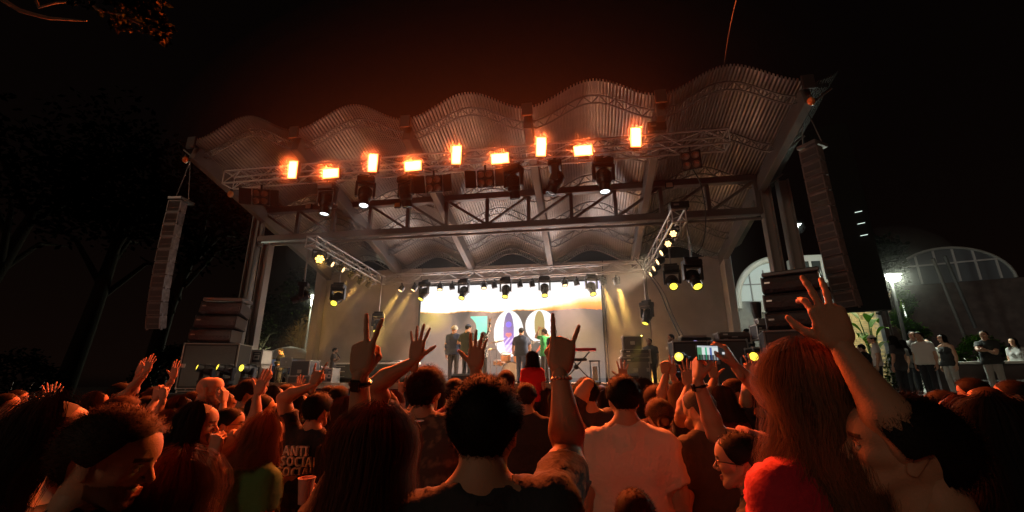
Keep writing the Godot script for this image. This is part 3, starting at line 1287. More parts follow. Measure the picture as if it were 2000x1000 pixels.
func build_screen(lt: TextMesh) -> void:
	var sc := thing("led_screen", "wide glowing LED screen with white sunrise band and large number 109", "screen", Vector3(-2.735, 3.45, -15.78))
	var W := 6.9
	var H := 3.62
	var fr := MB.new()
	for s in [-1, 1]:
		fr.box(Vector3(s * (W / 2 + 0.025), 0, -0.02), Vector3(0.05, H + 0.1, 0.14))
		fr.box(Vector3(0, s * (H / 2 + 0.025), -0.02), Vector3(W, 0.05, 0.14))
	fr.box(Vector3(0, 0, -0.06), Vector3(W, H, 0.05))
	obj("screen_frame", fr, mat("black_metal", Color(0.02, 0.02, 0.02), 0.5, 0.3), sc)
	var im := screen_image(W, H)
	var q := MB.new()
	q.quad_uv(Vector3(-W / 2, -H / 2, 0), Vector3(W / 2, -H / 2, 0), Vector3(W / 2, H / 2, 0), Vector3(-W / 2, H / 2, 0))
	var m := mat("led_picture", Color(0.02, 0.02, 0.02), 0.6)
	m.emission_enabled = true
	m.emission = Color(1, 1, 1)
	m.emission_operator = BaseMaterial3D.EMISSION_OP_MULTIPLY
	m.emission_texture = ImageTexture.create_from_image(im)
	m.emission_energy_multiplier = 1.05
	obj("screen_face", q, m, sc)
	var tm := glow("led_white", Color(1, 1, 1), 1.1)
	var t := TextMesh.new()
	t.text = "TO"
	t.font = sysfont("Droid Serif", 700)
	t.font_size = 64
	t.pixel_size = 0.0098
	t.depth = 0.006
	obj("screen_lettering", t, tm, sc, Transform3D(Basis(), Vector3(1.28, -1.1, 0.006)))
	var t2 := TextMesh.new()
	t2.text = "A"
	t2.font = sysfont("Droid Serif", 700)
	t2.font_size = 64
	t2.pixel_size = 0.006
	t2.depth = 0.006
	obj("screen_lettering", t2, tm, sc, Transform3D(Basis(), Vector3(1.42, -0.58, 0.006)))
	obj("screen_lettering", lt, tm, sc, Transform3D(Basis(), Vector3(-2.75, -1.5, 0.006)))
	area("led_screen_light", Vector3(-2.7, 4.7, -15.7), Vector3(0, 0, 1), Vector2(6.8, 1.1), Color(1.0, 0.84, 0.78), 14.0)

func screen_image(W: float, H: float) -> Image:
	# what the LED wall shows: a burnt-out sunrise over a grey field, and the digits 1 0 9
	var w := 690
	var h := 362
	var im := Image.create(w, h, false, Image.FORMAT_RGB8)
	fn.seed = 11
	fn.frequency = 0.02
	for y in h:
		for x in w:
			var X := x / 100.0 - W / 2    # metres from the middle
			var Y := H / 2 - y / 100.0
			var e := 0.76 + 0.03 * sin(X * 3.1) + 0.025 * fn.get_noise_2d(x * 2.0, 0) + (0.0 if X < 1.2 else 0.02)
			var c: Color
			var nz := fn.get_noise_2d(x, y)
			if Y > e:
				var hgt := (Y - e)
				var warm := clampf((X - 0.9) / 2.5, 0.0, 1.0)
				var k := clampf(hgt / (0.06 + 0.6 * warm), 0.0, 1.0)
				c = Color(1.0, 0.22 + 0.1 * nz, 0.03).lerp(Color(1.0, 0.62, 0.12), clampf(k * 2.0, 0, 1)).lerp(Color(1, 1, 1), clampf(k * 2.0 - 0.8, 0, 1))
				if X > 2.5 and hgt > 0.75:
					c = c.lerp(Color(0.7, 0.66, 1.0), clampf((X - 2.5) * 1.3, 0, 0.9))
			else:
				var gold := clampf((X + 0.6) / 3.5, 0.0, 1.0)
				c = Color(0.1, 0.08, 0.068).lerp(Color(0.2, 0.14, 0.065), gold * clampf(1.0 - absf(X - 2.7) * 0.9, 0, 1)) * (1.0 + 0.18 * nz)
				if X > 1.4 and Y > -0.2:
					c = c.lerp(Color(0.15, 0.11, 0.14), clampf((Y + 0.2) * 0.8, 0, 1) * 0.7)
				var lft := clampf(1.0 - Vector2(X + 2.9, (Y - 0.6) * 1.2).length() / 0.8, 0, 1)
				c = c.lerp(Color(0.4, 0.31, 0.02), lft)
				c = c.lerp(Color(0.1, 0.1, 0.105), clampf((-Y - 0.3) * 0.7, 0, 0.8))
			# digit 1
			var top := 0.62
			if X > -1.22 and X < -0.8 and Y < top and Y > -0.62:
				c = Color(0.05, 0.72, 0.55).lerp(Color(0.08, 0.85, 0.7), clampf(Y, 0, 1))
			elif X > -1.45 and X <= -1.22 and Y < top and Y > 0.25 + 0.9 * pow(maxf(0.0, (-1.22 - X) / 0.23), 0.6) * 0.35:
				c = Color(0.1, 0.8, 0.6)
			# digit 0
			var d0 := Vector2((X - 0.02) / 0.56, (Y + 0.05) / 0.86).length()
			var i0 := Vector2((X - 0.02) / 0.2, (Y + 0.05) / 0.78).length()
			if d0 < 1.0:
				c = Color(1, 1, 1)
				if i0 < 1.0:
					c = Color(0.2, 0.15, 0.32).lerp(Color(0.32, 0.12, 0.8), clampf(0.3 - Y, 0, 1))
					if Y < -0.2 and sin((X * 1.2 - Y) * 30.0) > 0.2:
						c = Color(0.75, 0.6, 1.0)
					if Y < -0.45:
						c = c.lerp(Color(0.9, 0.85, 1.0), 0.5)
					if Vector2(X - 0.02, Y - 0.28).length() < 0.11:
						c = Color(0.25, 0.16, 0.95)
					if Vector2(absf(X - 0.02) - 0.05, Y + 0.09).length() < 0.065 or (Y < -0.09 and Y > -0.22 and absf(X - 0.02) < 0.11 * (Y + 0.22) / 0.13):
						c = Color(1.0, 0.2, 0.2)
			# digit 9
			var d9 := Vector2((X - 1.2) / 0.56, (Y - 0.2) / 0.6).length()
			var i9 := Vector2((X - 1.17) / 0.19, (Y - 0.24) / 0.52).length()
			if d9 < 1.0:
				c = Color(1, 1, 1)
				if i9 < 1.0:
					c = Color(0.4, 0.3, 0.1)
			elif X > 0.95 and X < 1.75 and Y <= 0.2 and Y > -0.85:
				var ctr := 1.66 - 0.75 * pow((0.2 - Y) / 1.05, 2.0)
				if X < ctr and X > ctr - 0.36 * clampf((Y + 0.9) / 0.9, 0, 1):
					c = Color(0.9, 0.13, 0.05)
			im.set_pixel(x, y, c.linear_to_srgb())
	return im

func build_roof() -> void:
	var r := thing("stage_roof", "wavy corrugated metal stage roof of five arched bays", "roof", Vector3.ZERO)
	var rm := mat("corrugated_steel", Color(0.42, 0.4, 0.39), 0.42, 0.55)
	mottle(rm, Color(0.38, 0.34, 0.32), Color(0.53, 0.48, 0.455), 0.3)
	# one bay: trapezoid ribs that run down the slope
	var sheet := MB.new()
	var per := 40
	var prof := []
	for k in per:
		var x0 := BAY * k / per
		var p := BAY / per
		for q in [[0.0, 0.0], [0.46, 0.0], [0.54, 0.072], [0.92, 0.072]]:
			var x: float = x0 + p * q[0]
			prof.append(Vector2(x, wave(ROOF_X + x) + q[1]))
	prof.append(Vector2(BAY, 0.0))
	for k in prof.size() - 1:
		var a: Vector2 = prof[k]
		var b: Vector2 = prof[k + 1]
		var y0 := roof_y(ROOF_FRONT)
		var y1 := roof_y(ROOF_BACK)
		sheet.poly([Vector3(a.x, a.y + y0, ROOF_FRONT), Vector3(b.x, b.y + y0, ROOF_FRONT), Vector3(b.x, b.y + y1, ROOF_BACK), Vector3(a.x, a.y + y1, ROOF_BACK)], Vector3.DOWN)
	var sm := sheet.mesh()
	var bm := mat("valley_steel", Color(0.17, 0.15, 0.14), 0.6, 0.2)
	var am := mat("truss_steel", Color(0.28, 0.26, 0.25), 0.5, 0.4)
	var arch := MB.new()
	var lo := []
	var hi := []
	for k in 17:
		var x := BAY * k / 16.0
		hi.append(Vector3(x, wave(ROOF_X + x) - 0.05, 0))
		lo.append(Vector3(x, wave(ROOF_X + x) - 0.27 + (0.1 if k == 0 or k == 16 else 0.0), 0))
	arch.tube(hi, 0.022, 5)
	arch.tube(lo, 0.022, 5)
	for k in 16:
		arch.tube([lo[k], hi[k + 1]] if k % 2 == 0 else [hi[k], lo[k + 1]], 0.014, 4, false)
	var arm := arch.mesh()
	for i in 5:
		obj("roof_sheet", sm, rm, r, Transform3D(Basis(), Vector3(ROOF_X + BAY * i, 0, 0)))
		for z in [-9.25, -10.7, -12.1, -13.4, -14.7, -16.0]:
			obj("arch_truss", arm, am, r, Transform3D(Basis(), Vector3(ROOF_X + BAY * i, roof_y(z), z)))
	for i in 6:
		var b := MB.new()
		var dz := ROOF_FRONT - 0.12 - ROOF_BACK
		var ang := atan(0.258)
		b.box(Vector3(ROOF_X + BAY * i, roof_y(ROOF_FRONT - 0.12 - dz / 2) - 0.26, ROOF_FRONT - 0.12 - dz / 2), Vector3(0.2, 0.42, dz / cos(ang)), Basis(Vector3.RIGHT, -ang), 0.01)
		obj("valley_beam", b, bm, r)
		var c := MB.new()
		c.box(Vector3(ROOF_X + BAY * i, roof_y(ROOF_FRONT) - 0.04, ROOF_FRONT + 0.02), Vector3(0.26, 0.34, 0.06), Basis(), 0.01)
		obj("beam_end_cap", c, mat("dark_steel", Color(0.06, 0.055, 0.055), 0.6, 0.3), r)
	for s in [0, 1]:
		# rising outer wing beside the edge beams
		var w := MB.new()
		var n := 9
		for k in n:
			var pr := []
			for q in [[0.0, 0.0], [0.34, 0.0], [0.5, 0.034], [0.84, 0.034], [1.0, 0.0]]:
				var u: float = (k + q[0]) / n
				pr.append(Vector2(0.1 + u * 0.58, u * u * 0.2 + q[1]))
			for q in 4:
				var pts := []
				for e in [[q, ROOF_FRONT - 0.05], [q + 1, ROOF_FRONT - 0.05], [q + 1, ROOF_BACK + 0.6], [q, ROOF_BACK + 0.6]]:
					var z: float = e[1] + 0.0
					pts.append(Vector3((ROOF_X - pr[e[0]].x) if s == 0 else (ROOF_X + 5 * BAY + pr[e[0]].x), pr[e[0]].y + roof_y(z), z))
				w.poly(pts, Vector3.DOWN)
		obj("edge_wing", w, mat("wing_steel", Color(0.07, 0.065, 0.062), 0.5, 0.4), r)
		for z in [-9.3, -10.7, -12.1, -13.4]:
			var br := MB.new()
			var sx := -1.0 if s == 0 else 1.0
			var x0 := ROOF_X if s == 0 else ROOF_X + 5 * BAY
			br.tube([Vector3(x0 + sx * 0.1, roof_y(z) - 0.3, z), Vector3(x0 + sx * 0.68, roof_y(z) + 0.13, z)], 0.03, 5)
			obj("wing_bracket", br, am, r)

func build_columns() -> void:
	var cm := mat("column_steel", Color(0.3, 0.285, 0.27), 0.55, 0.2)
	for s in [[-10.62, "pair of pale steel posts at the dark side of the stage beside speaker stack", -1], [5.16, "heavy steel roof post beside the white end pillar and speaker stack", 1]]:
		var c := thing("roof_column", s[1], "column", Vector3(s[0], 0, -12.0), 0.0, "columns that carry the stage roof")
		for k in 2:
			var dx: float = k * 0.52 * -s[2] if s[2] < 0 else k * 0.5
			var h := 7.3 if k == 0 else 6.05
			if s[2] > 0 and k == 1:
				h = 7.1
			var p := MB.new()
			p.box(Vector3(dx - 0.12, h / 2, 0), Vector3(0.03, h, 0.24))
			p.box(Vector3(dx + 0.12, h / 2, 0), Vector3(0.03, h, 0.24))
			p.box(Vector3(dx, h / 2, 0), Vector3(0.21, h, 0.025))
			obj("post", p, cm, c)
			var f := MB.new()
			f.box(Vector3(dx, 0.015, 0), Vector3(0.4, 0.03, 0.4), Basis(), 0.004)
			obj("base_plate", f, cm, c)
	# main lattice girder between the columns
	var g := thing("roof_girder", "long steel lattice girder spanning the stage under the roof", "girder", Vector3(0, 0, -12.0))
	var gm := mat("girder_steel", Color(0.2, 0.17, 0.16), 0.5, 0.35)
	var x0 := -10.47
	var x1 := 5.0
	var L := x1 - x0
	for q in [[7.22, 0.2, 0.22], [6.22, 0.2, 0.22], [6.02, 0.07, 0.07]]:
		var b := MB.new()
		b.box(Vector3((x0 + x1) / 2, q[0], 0), Vector3(L, q[1], q[2]), Basis(), 0.015)
		obj("chord" if q[1] > 0.1 else "tie_rod", b, gm, g)
	var up := MB.new()
	up.box(Vector3.ZERO, Vector3(0.1, 0.8, 0.12))
	var um := up.mesh()
	var n := 12
	var st := L / n
	var dg := MB.new()
	dg.box(Vector3.ZERO, Vector3(0.07, Vector2(st - 0.1, 0.8).length(), 0.09))
	var dm := dg.mesh()
	for k in n + 1:
		var x := x0 + 0.05 + (L - 0.1) * k / n
		obj("upright", um, gm, g, Transform3D(Basis(), Vector3(x, 6.72, 0)))
		if k < n:
			var dir := Vector3(st - 0.1, -0.8 if k < n / 2 else 0.8, 0)
			obj("diagonal", dm, gm, g, Transform3D(ydir(dir), Vector3(x + (L - 0.1) / n / 2, 6.72, 0.0)))


func box_truss(called: String, label: String, a: Vector3, b: Vector3, w: float, step: float, group: String, m: Material) -> Node3D:
	# square aluminium truss from a to b
	var t := thing(called, label, "truss", a, 0.0, group)
	var d := b - a
	var L := d.length()
	t.basis = aim(d)
	var h := w / 2
	var ch := MB.new()
	ch.tube([Vector3(0, 0, 0), Vector3(0, 0, -L)], 0.026, 8)
	var cm := ch.mesh()
	for s in [[-h, -h], [h, -h], [h, h], [-h, h]]:
		obj("chord", cm, m, t, Transform3D(Basis(), Vector3(s[0], s[1], 0)))
	var n := maxi(2, int(round(L / step)))
	var st := L / n
	var br := MB.new()
	var bl := Vector2(st, w).length()
	br.tube([Vector3(0, -bl / 2, 0), Vector3(0, bl / 2, 0)], 0.013, 6, false)
	var bm := br.mesh()
	var sq := MB.new()
	sq.tube([Vector3(0, -h, 0), Vector3(0, h, 0)], 0.016, 6, false)
	var qm := sq.mesh()
	for k in n:
		var z := -(k + 0.5) * st
		var s := 1.0 if k % 2 == 0 else -1.0
		for f in 4:
			var dir := Vector3(0, w * s, -st) if f < 2 else Vector3(w * s, 0, -st)
			var at := Vector3(-h if f == 0 else h, 0, z) if f < 2 else Vector3(0, -h if f == 2 else h, z)
			obj("brace", bm, m, t, Transform3D(ydir(dir), at))
	for z in [0.0, -L]:
		for f in 4:
			var at := Vector3(-h if f == 0 else h, 0, z) if f < 2 else Vector3(0, -h if f == 2 else h, z)
			obj("end_bar", qm, m, t, Transform3D(Basis() if f < 2 else Basis(Vector3.BACK, PI / 2), at))
	return t

func cyl_xf(at: Vector3, dir: Vector3) -> Transform3D:
	return Transform3D(ydir(dir), at)

var head_base: ArrayMesh
var head_yoke: ArrayMesh
var head_body: ArrayMesh
var head_lens: ArrayMesh
var head_ring: ArrayMesh
var can_yoke: ArrayMesh
var can_body: ArrayMesh
var can_led: ArrayMesh
var can_clamp: ArrayMesh

func make_lamp_shapes() -> void:
	var b := MB.new()
	b.box(Vector3(0, -0.07, 0), Vector3(0.36, 0.13, 0.26), Basis(), 0.02)
	b.box(Vector3(0, 0.03, 0), Vector3(0.3, 0.06, 0.05))
	head_base = b.mesh()
	b = MB.new()
	for s in [-1, 1]:
		b.box(Vector3(s * 0.175, -0.27, 0), Vector3(0.05, 0.34, 0.13), Basis(), 0.015)
	b.box(Vector3(0, -0.155, 0), Vector3(0.4, 0.05, 0.15), Basis(), 0.015)
	head_yoke = b.mesh()
	b = MB.new()
	b.lathe([[0.0, -0.2], [0.085, -0.2], [0.125, -0.15], [0.135, 0.0], [0.12, 0.1], [0.1, 0.13], [0.105, 0.27], [0.09, 0.27], [0.085, 0.245], [0.0, 0.245]], Transform3D(), 18)
	for k in 5:
		b.lathe([[0.128, -0.13 + k * 0.035], [0.142, -0.125 + k * 0.035], [0.142, -0.112 + k * 0.035], [0.128, -0.107 + k * 0.035]], Transform3D(), 18)
	head_body = b.mesh()
	b = MB.new()
	b.lathe([[0.088, 0.25], [0.05, 0.268], [0.0, 0.273]], Transform3D(), 16)
	head_lens = b.mesh()
	b = MB.new()
	b.box(Vector3(0, 0.02, 0), Vector3(0.05, 0.08, 0.05))
	b.box(Vector3(0, -0.03, 0), Vector3(0.27, 0.025, 0.04))
	for s in [-1, 1]:
		b.box(Vector3(s * 0.128, -0.1, 0), Vector3(0.015, 0.16, 0.04))
	can_yoke = b.mesh()
	b = MB.new()
	b.lathe([[0.0, -0.12], [0.08, -0.12], [0.105, -0.07], [0.11, 0.1], [0.098, 0.1], [0.095, 0.08], [0.0, 0.08]], Transform3D(), 16)
	can_body = b.mesh()
	b = MB.new()
	for k in 7:
		var a := TAU * k / 6.0
		var o := Vector3(cos(a), 0, sin(a)) * (0.058 if k < 6 else 0.0)
		b.lathe([[0.028, 0.081], [0.02, 0.098], [0.0, 0.103]], Transform3D(Basis(), o), 8)
	can_led = b.mesh()

func moving_head(at: Vector3, dir: Vector3, label: String, group: String, lens: Material, col: Color, energy: float, scale := 1.0, angle := 6.0, beam := true) -> Node3D:
	# hangs from "at"; the lamp head points along dir
	var t := thing("moving_head_light", label, "stage light", at, 0.0, group)
	var hd := dir.normalized()
	t.rotation.y = atan2(-hd.x, -hd.z) if Vector2(hd.x, hd.z).length() > 0.1 else 0.0
	t.scale = Vector3.ONE * scale
	var bm := mat("lamp_black", Color(0.022, 0.022, 0.024), 0.38)
	obj("base", head_base, bm, t)
	obj("yoke", head_yoke, bm, t)
	var ld := t.basis.orthonormalized().inverse() * hd
	var hx := Transform3D(ydir(ld), Vector3(0, -0.4, 0))
	var h := obj("lamp_head", head_body, bm, t, hx)
	obj("lens", head_lens, lens, h)
	if beam:
		spot("moving_head_beam", at + Vector3(0, -0.4, 0) * scale + hd * 0.3 * scale, hd, col, energy, angle, 0.06, 0.25)
	return t

func par_can(at: Vector3, dir: Vector3, label: String, group: String, lens: Material, col: Color, energy: float, angle := 12.0, scale := 1.0) -> Node3D:
	var t := thing("par_light", label, "stage light", at, 0.0, group)
	var hd := dir.normalized()
	t.rotation.y = atan2(-hd.x, -hd.z) if Vector2(hd.x, hd.z).length() > 0.1 else 0.0
	t.scale = Vector3.ONE * scale
	var bm := mat("lamp_black", Color(0.022, 0.022, 0.024), 0.38)
	obj("yoke", can_yoke, bm, t)
	var ld := t.basis.orthonormalized().inverse() * hd
	var h := obj("can", can_body, bm, t, Transform3D(ydir(ld), Vector3(0, -0.17, 0)))
	obj("led_cluster", can_led, lens, h)
	if energy > 0.0:
		spot("par_beam", at + Vector3(0, -0.17, 0) * scale + hd * 0.12 * scale, hd, col, energy, angle, 0.08, 0.4)
	return t

func blinder(at: Vector3, turn: float, label: String, doors := true) -> void:
	var t := thing("audience_blinder", label, "stage light", at, turn, "dark four-lamp blinders on the front truss")
	t.rotation.x = 0.35
	var bm := mat("lamp_black", Color(0.022, 0.022, 0.024), 0.38)
	var b := MB.new()
	b.box(Vector3(0, 0, 0.06), Vector3(0.42, 0.42, 0.1), Basis(), 0.015)
	b.box(Vector3(0, 0.27, 0.06), Vector3(0.04, 0.14, 0.04))
	obj("housing", b, bm, t)
	for x in [-1, 1]:
		for y in [-1, 1]:
			var c := MB.new()
			c.lathe([[0.09, 0.0], [0.085, 0.05], [0.07, 0.05], [0.06, 0.02], [0.0, 0.01]], Transform3D(Basis(Vector3.RIGHT, PI / 2), Vector3(x * 0.1, y * 0.1, 0.11)), 14)
			obj("lamp_cell", c, mat("unlit_reflector", Color(0.35, 0.27, 0.24), 0.25, 0.6), t)
		if doors:
			var d := MB.new()
			d.box(Vector3(x * 0.36, 0, 0.16), Vector3(0.28, 0.42, 0.012), Basis(Vector3.UP, x * -0.5), 0.003)
			obj("barn_door", d, bm, t)

func strobe(at: Vector3, upright: bool, label: String) -> void:
	var t := thing("strobe_panel", label, "stage light", at, 0.0, "glowing orange panels on the front truss")
	t.rotation = Vector3(0.12, 0.06, -0.05 if upright else 0.04)
	var s := Vector2(0.24, 0.47) if upright else Vector2(0.43, 0.25)
	var b := MB.new()
	b.box(Vector3(0, 0, -0.06), Vector3(s.x + 0.03, s.y + 0.03, 0.11), Basis(), 0.015)
	b.box(Vector3(0, -s.y / 2 - 0.04, -0.05), Vector3(s.x * 0.6, 0.07, 0.03))
	obj("housing", b, mat("lamp_black", Color(0.022, 0.022, 0.024), 0.38), t)
	var f := MB.new()
	f.box(Vector3(0, 0, 0.0), Vector3(s.x, s.y, 0.02), Basis(), 0.006)
	obj("glowing_face", f, glow("strobe_rim", Color(1.0, 0.26, 0.05), 2.4), t)
	f = MB.new()
	f.box(Vector3(0, 0, 0.006), Vector3(s.x - 0.05, s.y - 0.05, 0.02), Basis(), 0.006)
	obj("hot_core", f, glow("strobe_glow", Color(1.0, 0.7, 0.4), 2.6), t)
	area("strobe_light", at + Vector3(0, 0, 0.05), Vector3(0, -0.06, 1), s, Color(1.0, 0.125, 0.024), STROBE)
	if FOG:
		for k in 3:
			fog("panel_halo", at + Vector3(0, 0, 0.04), Vector3(s.x + 0.6, s.y + 0.6, 0.5) * (1.0 - 0.25 * k), 0.035, Color(0.9, 0.85, 0.8))  # small fog shells added to draw the bloom around each panel

const STROBE := 52.0

func build_rig() -> void:
	make_lamp_shapes()
	var al := mat("truss_aluminium", Color(0.55, 0.52, 0.5), 0.35, 0.75)
	# front truss with the orange panels
	var fa := Vector3(-9.37, 7.0, -9.3)
	var fb := Vector3(3.42, 7.0, -9.3)
	box_truss("lighting_truss", "long lighting truss in front of the roof edge carrying orange panels", fa, fb, 0.36, 0.5, "aluminium lighting trusses", al)
	var words := ["first", "second", "third", "fourth", "fifth", "sixth", "seventh", "eighth", "ninth"]
	var ps := [Vector3(-7.22, 6.98, -9.00), Vector3(-6.13, 6.79, -9.00), Vector3(-5.01, 6.99, -9.00), Vector3(-3.94, 6.81, -9.00), Vector3(-2.84, 7.01, -9.00), Vector3(-1.76, 6.82, -9.00), Vector3(-0.78, 7.04, -9.00), Vector3(0.19, 6.85, -9.00), Vector3(1.39, 7.08, -9.00)]
	for k in 9:
		strobe(ps[k], k % 2 == 0, "%s glowing orange panel, %s one from the dark end of the front truss" % ["upright" if k % 2 == 0 else "flat", words[k]])
	blinder(Vector3(-8.33, 6.46, -9.40), 0.35, "dark four-lamp blinder below the far end of the front truss")
	blinder(Vector3(-3.49, 6.47, -9.40), 0.0, "dark barn-door blinder under the fourth orange panel")
	blinder(Vector3(-2.18, 6.51, -9.40), 0.0, "dark barn-door blinder beside the sixth orange panel")
	blinder(Vector3(2.63, 6.59, -9.40), -0.3, "dark four-lamp blinder without doors near the roof's unlit side", false)
	var white := glow("lens_white", Color(0.85, 0.95, 1.0), 2.2)
	var dim := mat("lens_off", Color(0.08, 0.09, 0.1), 0.1)
	var yel := glow("lens_yellow", Color(1.0, 0.8, 0.06), 1.7)
	var warm := glow("lens_warm", Color(1.0, 0.62, 0.24), 2.6)
	var wcol := Color(0.9, 0.95, 1.0)
	var g1 := "moving heads hanging from the front truss"
	moving_head(Vector3(-6.49, 6.72, -9.50), Vector3(0.0, -1, 0.1), "moving head with white lens pointing down below second orange panel", g1, white, wcol, 40.0, 1.25, 30.0)
	moving_head(Vector3(-5.42, 6.85, -9.50), Vector3(0.12, -1, 0.25), "moving head with white lens tilted towards crowd below third panel", g1, white, wcol, 40.0, 1.25, 30.0)
	moving_head(Vector3(-4.30, 6.80, -9.50), Vector3(0.1, -1, -0.2), "unlit moving head under the fourth orange panel", g1, dim, wcol, 0.0, 1.25, 7.0, false)
	moving_head(Vector3(-1.52, 6.84, -9.50), Vector3(0.1, -1, -0.3), "unlit moving head beside the sixth orange panel", g1, dim, wcol, 0.0, 1.25, 7.0, false)
	moving_head(Vector3(-0.49, 6.86, -9.50), Vector3(-0.4, -1, 0.0), "unlit moving head leaning sideways under the seventh orange panel", g1, dim, wcol, 0.0, 1.25, 7.0, false)
	moving_head(Vector3(0.65, 6.85, -9.50), Vector3(0.02, -1, 0.12), "moving head with white lens under the eighth orange panel", g1, white, wcol, 40.0, 1.3, 30.0)
	# the U of trusses over the stage
	var y := 5.42
	box_truss("lighting_truss", "rear lighting truss across the top of the LED screen", Vector3(-7.2, 5.3, -14.5), Vector3(2.1, 5.42, -14.5), 0.3, 0.5, "aluminium lighting trusses", al)
	box_truss("lighting_truss", "side lighting truss running back above the laptop desk", Vector3(-7.42, 5.5, -10.4), Vector3(-7.42, 5.32, -14.66), 0.3, 0.42, "aluminium lighting trusses", al)
	box_truss("lighting_truss", "side lighting truss running back above amplifier racks", Vector3(2.32, 5.42, -9.8), Vector3(2.32, 5.42, -14.66), 0.3, 0.42, "aluminium lighting trusses", al)
	var wc := Color(1.0, 0.6, 0.2)
	var gp := "warm par lamps on the stage trusses"
	var lp := [Vector3(-7.37, 5.13, -10.75), Vector3(-7.40, 5.05, -11.30), Vector3(-7.42, 5.03, -11.90), Vector3(-7.43, 4.98, -12.60), Vector3(-7.44, 4.92, -13.20), Vector3(-7.42, 4.92, -13.80)]
	for k in 6:
		var at: Vector3 = lp[k]
		par_can(Vector3(-7.35, at.y + 0.22, at.z), Vector3(0.9, -0.7, 0.9) if k < 1 else Vector3(1.0, -0.5, -0.25) if k < 3 else Vector3(-0.75, -0.75, -0.1), "warm par lamp under the side truss above the laptop desk, %s from its front end" % words[k], gp, warm if k > 0 else glow("lens_orange", Color(1.0, 0.5, 0.09), 4.5), Color(1.0, 0.5, 0.1), (10.0 if k < 3 else 60.0) if k > 0 else 16.0, 16.0 if k < 3 else 9.0, 1.0 if k > 0 else 1.45)
		if FOG and k == 0:
			for j in 4:
				fog("par_halo", Vector3(-7.3, at.y + 0.05, at.z + 0.1), Vector3.ONE * 1.7 * pow(0.65, j), 0.03 * pow(1.5, j), Color(0.9, 0.85, 0.8))  # nested fog added to give this one lamp its glare halo
	var rp := [Vector3(2.43, 5.15, -10.40), Vector3(2.44, 5.11, -11.10), Vector3(2.44, 5.09, -11.80), Vector3(2.42, 5.02, -12.50), Vector3(2.41, 5.00, -13.20), Vector3(2.43, 4.99, -13.90)]
	for k in 6:
		var at: Vector3 = rp[k]
		par_can(Vector3(2.3, at.y + 0.22, at.z), Vector3(-0.55, -0.6, 1.0) if k < 2 else Vector3(-1.0, -0.5, 0.12), "warm par lamp under the side truss above the amplifiers, %s from its front end" % words[k], gp, warm, Color(1.0, 0.5, 0.1) if k < 2 else Color(1.0, 0.75, 0.5), 8.0 if k < 2 else 26.0, 18.0)
	var bp := [Vector3(-6.46, 4.90, -14.50), Vector3(-5.97, 4.89, -14.50), Vector3(-5.00, 4.93, -14.50), Vector3(-4.55, 4.95, -14.50), Vector3(-3.38, 4.89, -14.50), Vector3(-3.01, 4.93, -14.50), Vector3(-2.10, 4.96, -14.50), Vector3(-1.67, 4.98, -14.50), Vector3(-0.54, 4.96, -14.50), Vector3(-0.14, 4.96, -14.50), Vector3(0.74, 5.00, -14.50), Vector3(1.19, 4.98, -14.50)]
	var lit := [true, true, true, false, true, false, false, false, true, false, true, true]
	for k in 12:
		var at: Vector3 = bp[k]
		var dr := Vector3(-0.45, -1.0, 0.35) if k < 2 else (Vector3(0.25, -1, -0.35) if k > 9 else Vector3(0.1, -1.0, 0.25))
		if not lit[k]:
			dr = Vector3(0.2, -1, -0.1)
		par_can(Vector3(at.x, 5.1, -14.5), dr, "%s par lamp on the rear truss, %s" % ["lit warm" if lit[k] else "dark", ["at its laptop end", "second from its laptop end", "after the first big moving head", "between first and second big moving heads", "just past second big moving head", "above the digit one", "just past the middle moving head", "above the digit zero", "past the fourth big moving head", "before the last big moving head", "just past the screen's orange corner", "at its amplifier end"][k]], gp, warm if lit[k] else dim, Color(1.0, 0.6, 0.12) if k < 2 or k > 9 else Color(1.0, 0.58, 0.4), (110.0 if k < 2 or k > 9 else 85.0) if lit[k] else 0.0, 9.0 if k < 2 or k > 9 else 30.0, 0.95)
	var mp := [Vector3(-5.51, 4.98, -14.50), Vector3(-4.06, 5.01, -14.50), Vector3(-2.56, 4.96, -14.50), Vector3(-1.22, 5.04, -14.50), Vector3(0.35, 5.05, -14.50)]
	for k in 5:
		moving_head(Vector3(mp[k].x, 5.12, -14.3), Vector3([-0.25, -0.1, 0.0, 0.05, 0.15][k], -0.85, 0.5), "moving head with yellow lens on the rear truss, %s over the screen" % words[k], "moving heads on the rear truss", yel, Color(1.0, 0.75, 0.1), 4.0, 1.05, 6.0)
	# moving heads on drop pipes
	var drops := [[Vector3(-7.61, 4.36, -10.60), Vector3(-0.8, -0.45, 0.35), "yellow moving head on drop pipe aimed sideways beside the street lamp", 5.5, 1.0], [Vector3(-7.35, 4.57, -11.90), Vector3(0.12, -0.6, 0.75), "yellow moving head on drop pipe in front of the pale wall", 5.35, 1.1], [Vector3(-7.01, 3.98, -14.00), Vector3(0.1, -0.75, 0.5), "yellow moving head on the longest drop pipe at the rear truss corner", 5.3, 1.05],
		[Vector3(1.94, 4.02, -13.40), Vector3(-0.35, -0.85, 0.35), "yellow moving head on a drop pipe above the keyboard", 5.3, 1.05], [Vector3(2.39, 4.67, -11.60), Vector3(-0.1, -0.55, 0.8), "small yellow moving head facing crowd below the amplifier-side truss", 5.35, 1.1], [Vector3(2.52, 4.40, -10.00), Vector3(0.1, -0.75, 0.6), "large yellow moving head on drop pipe before the white pillar", 5.35, 1.1]]
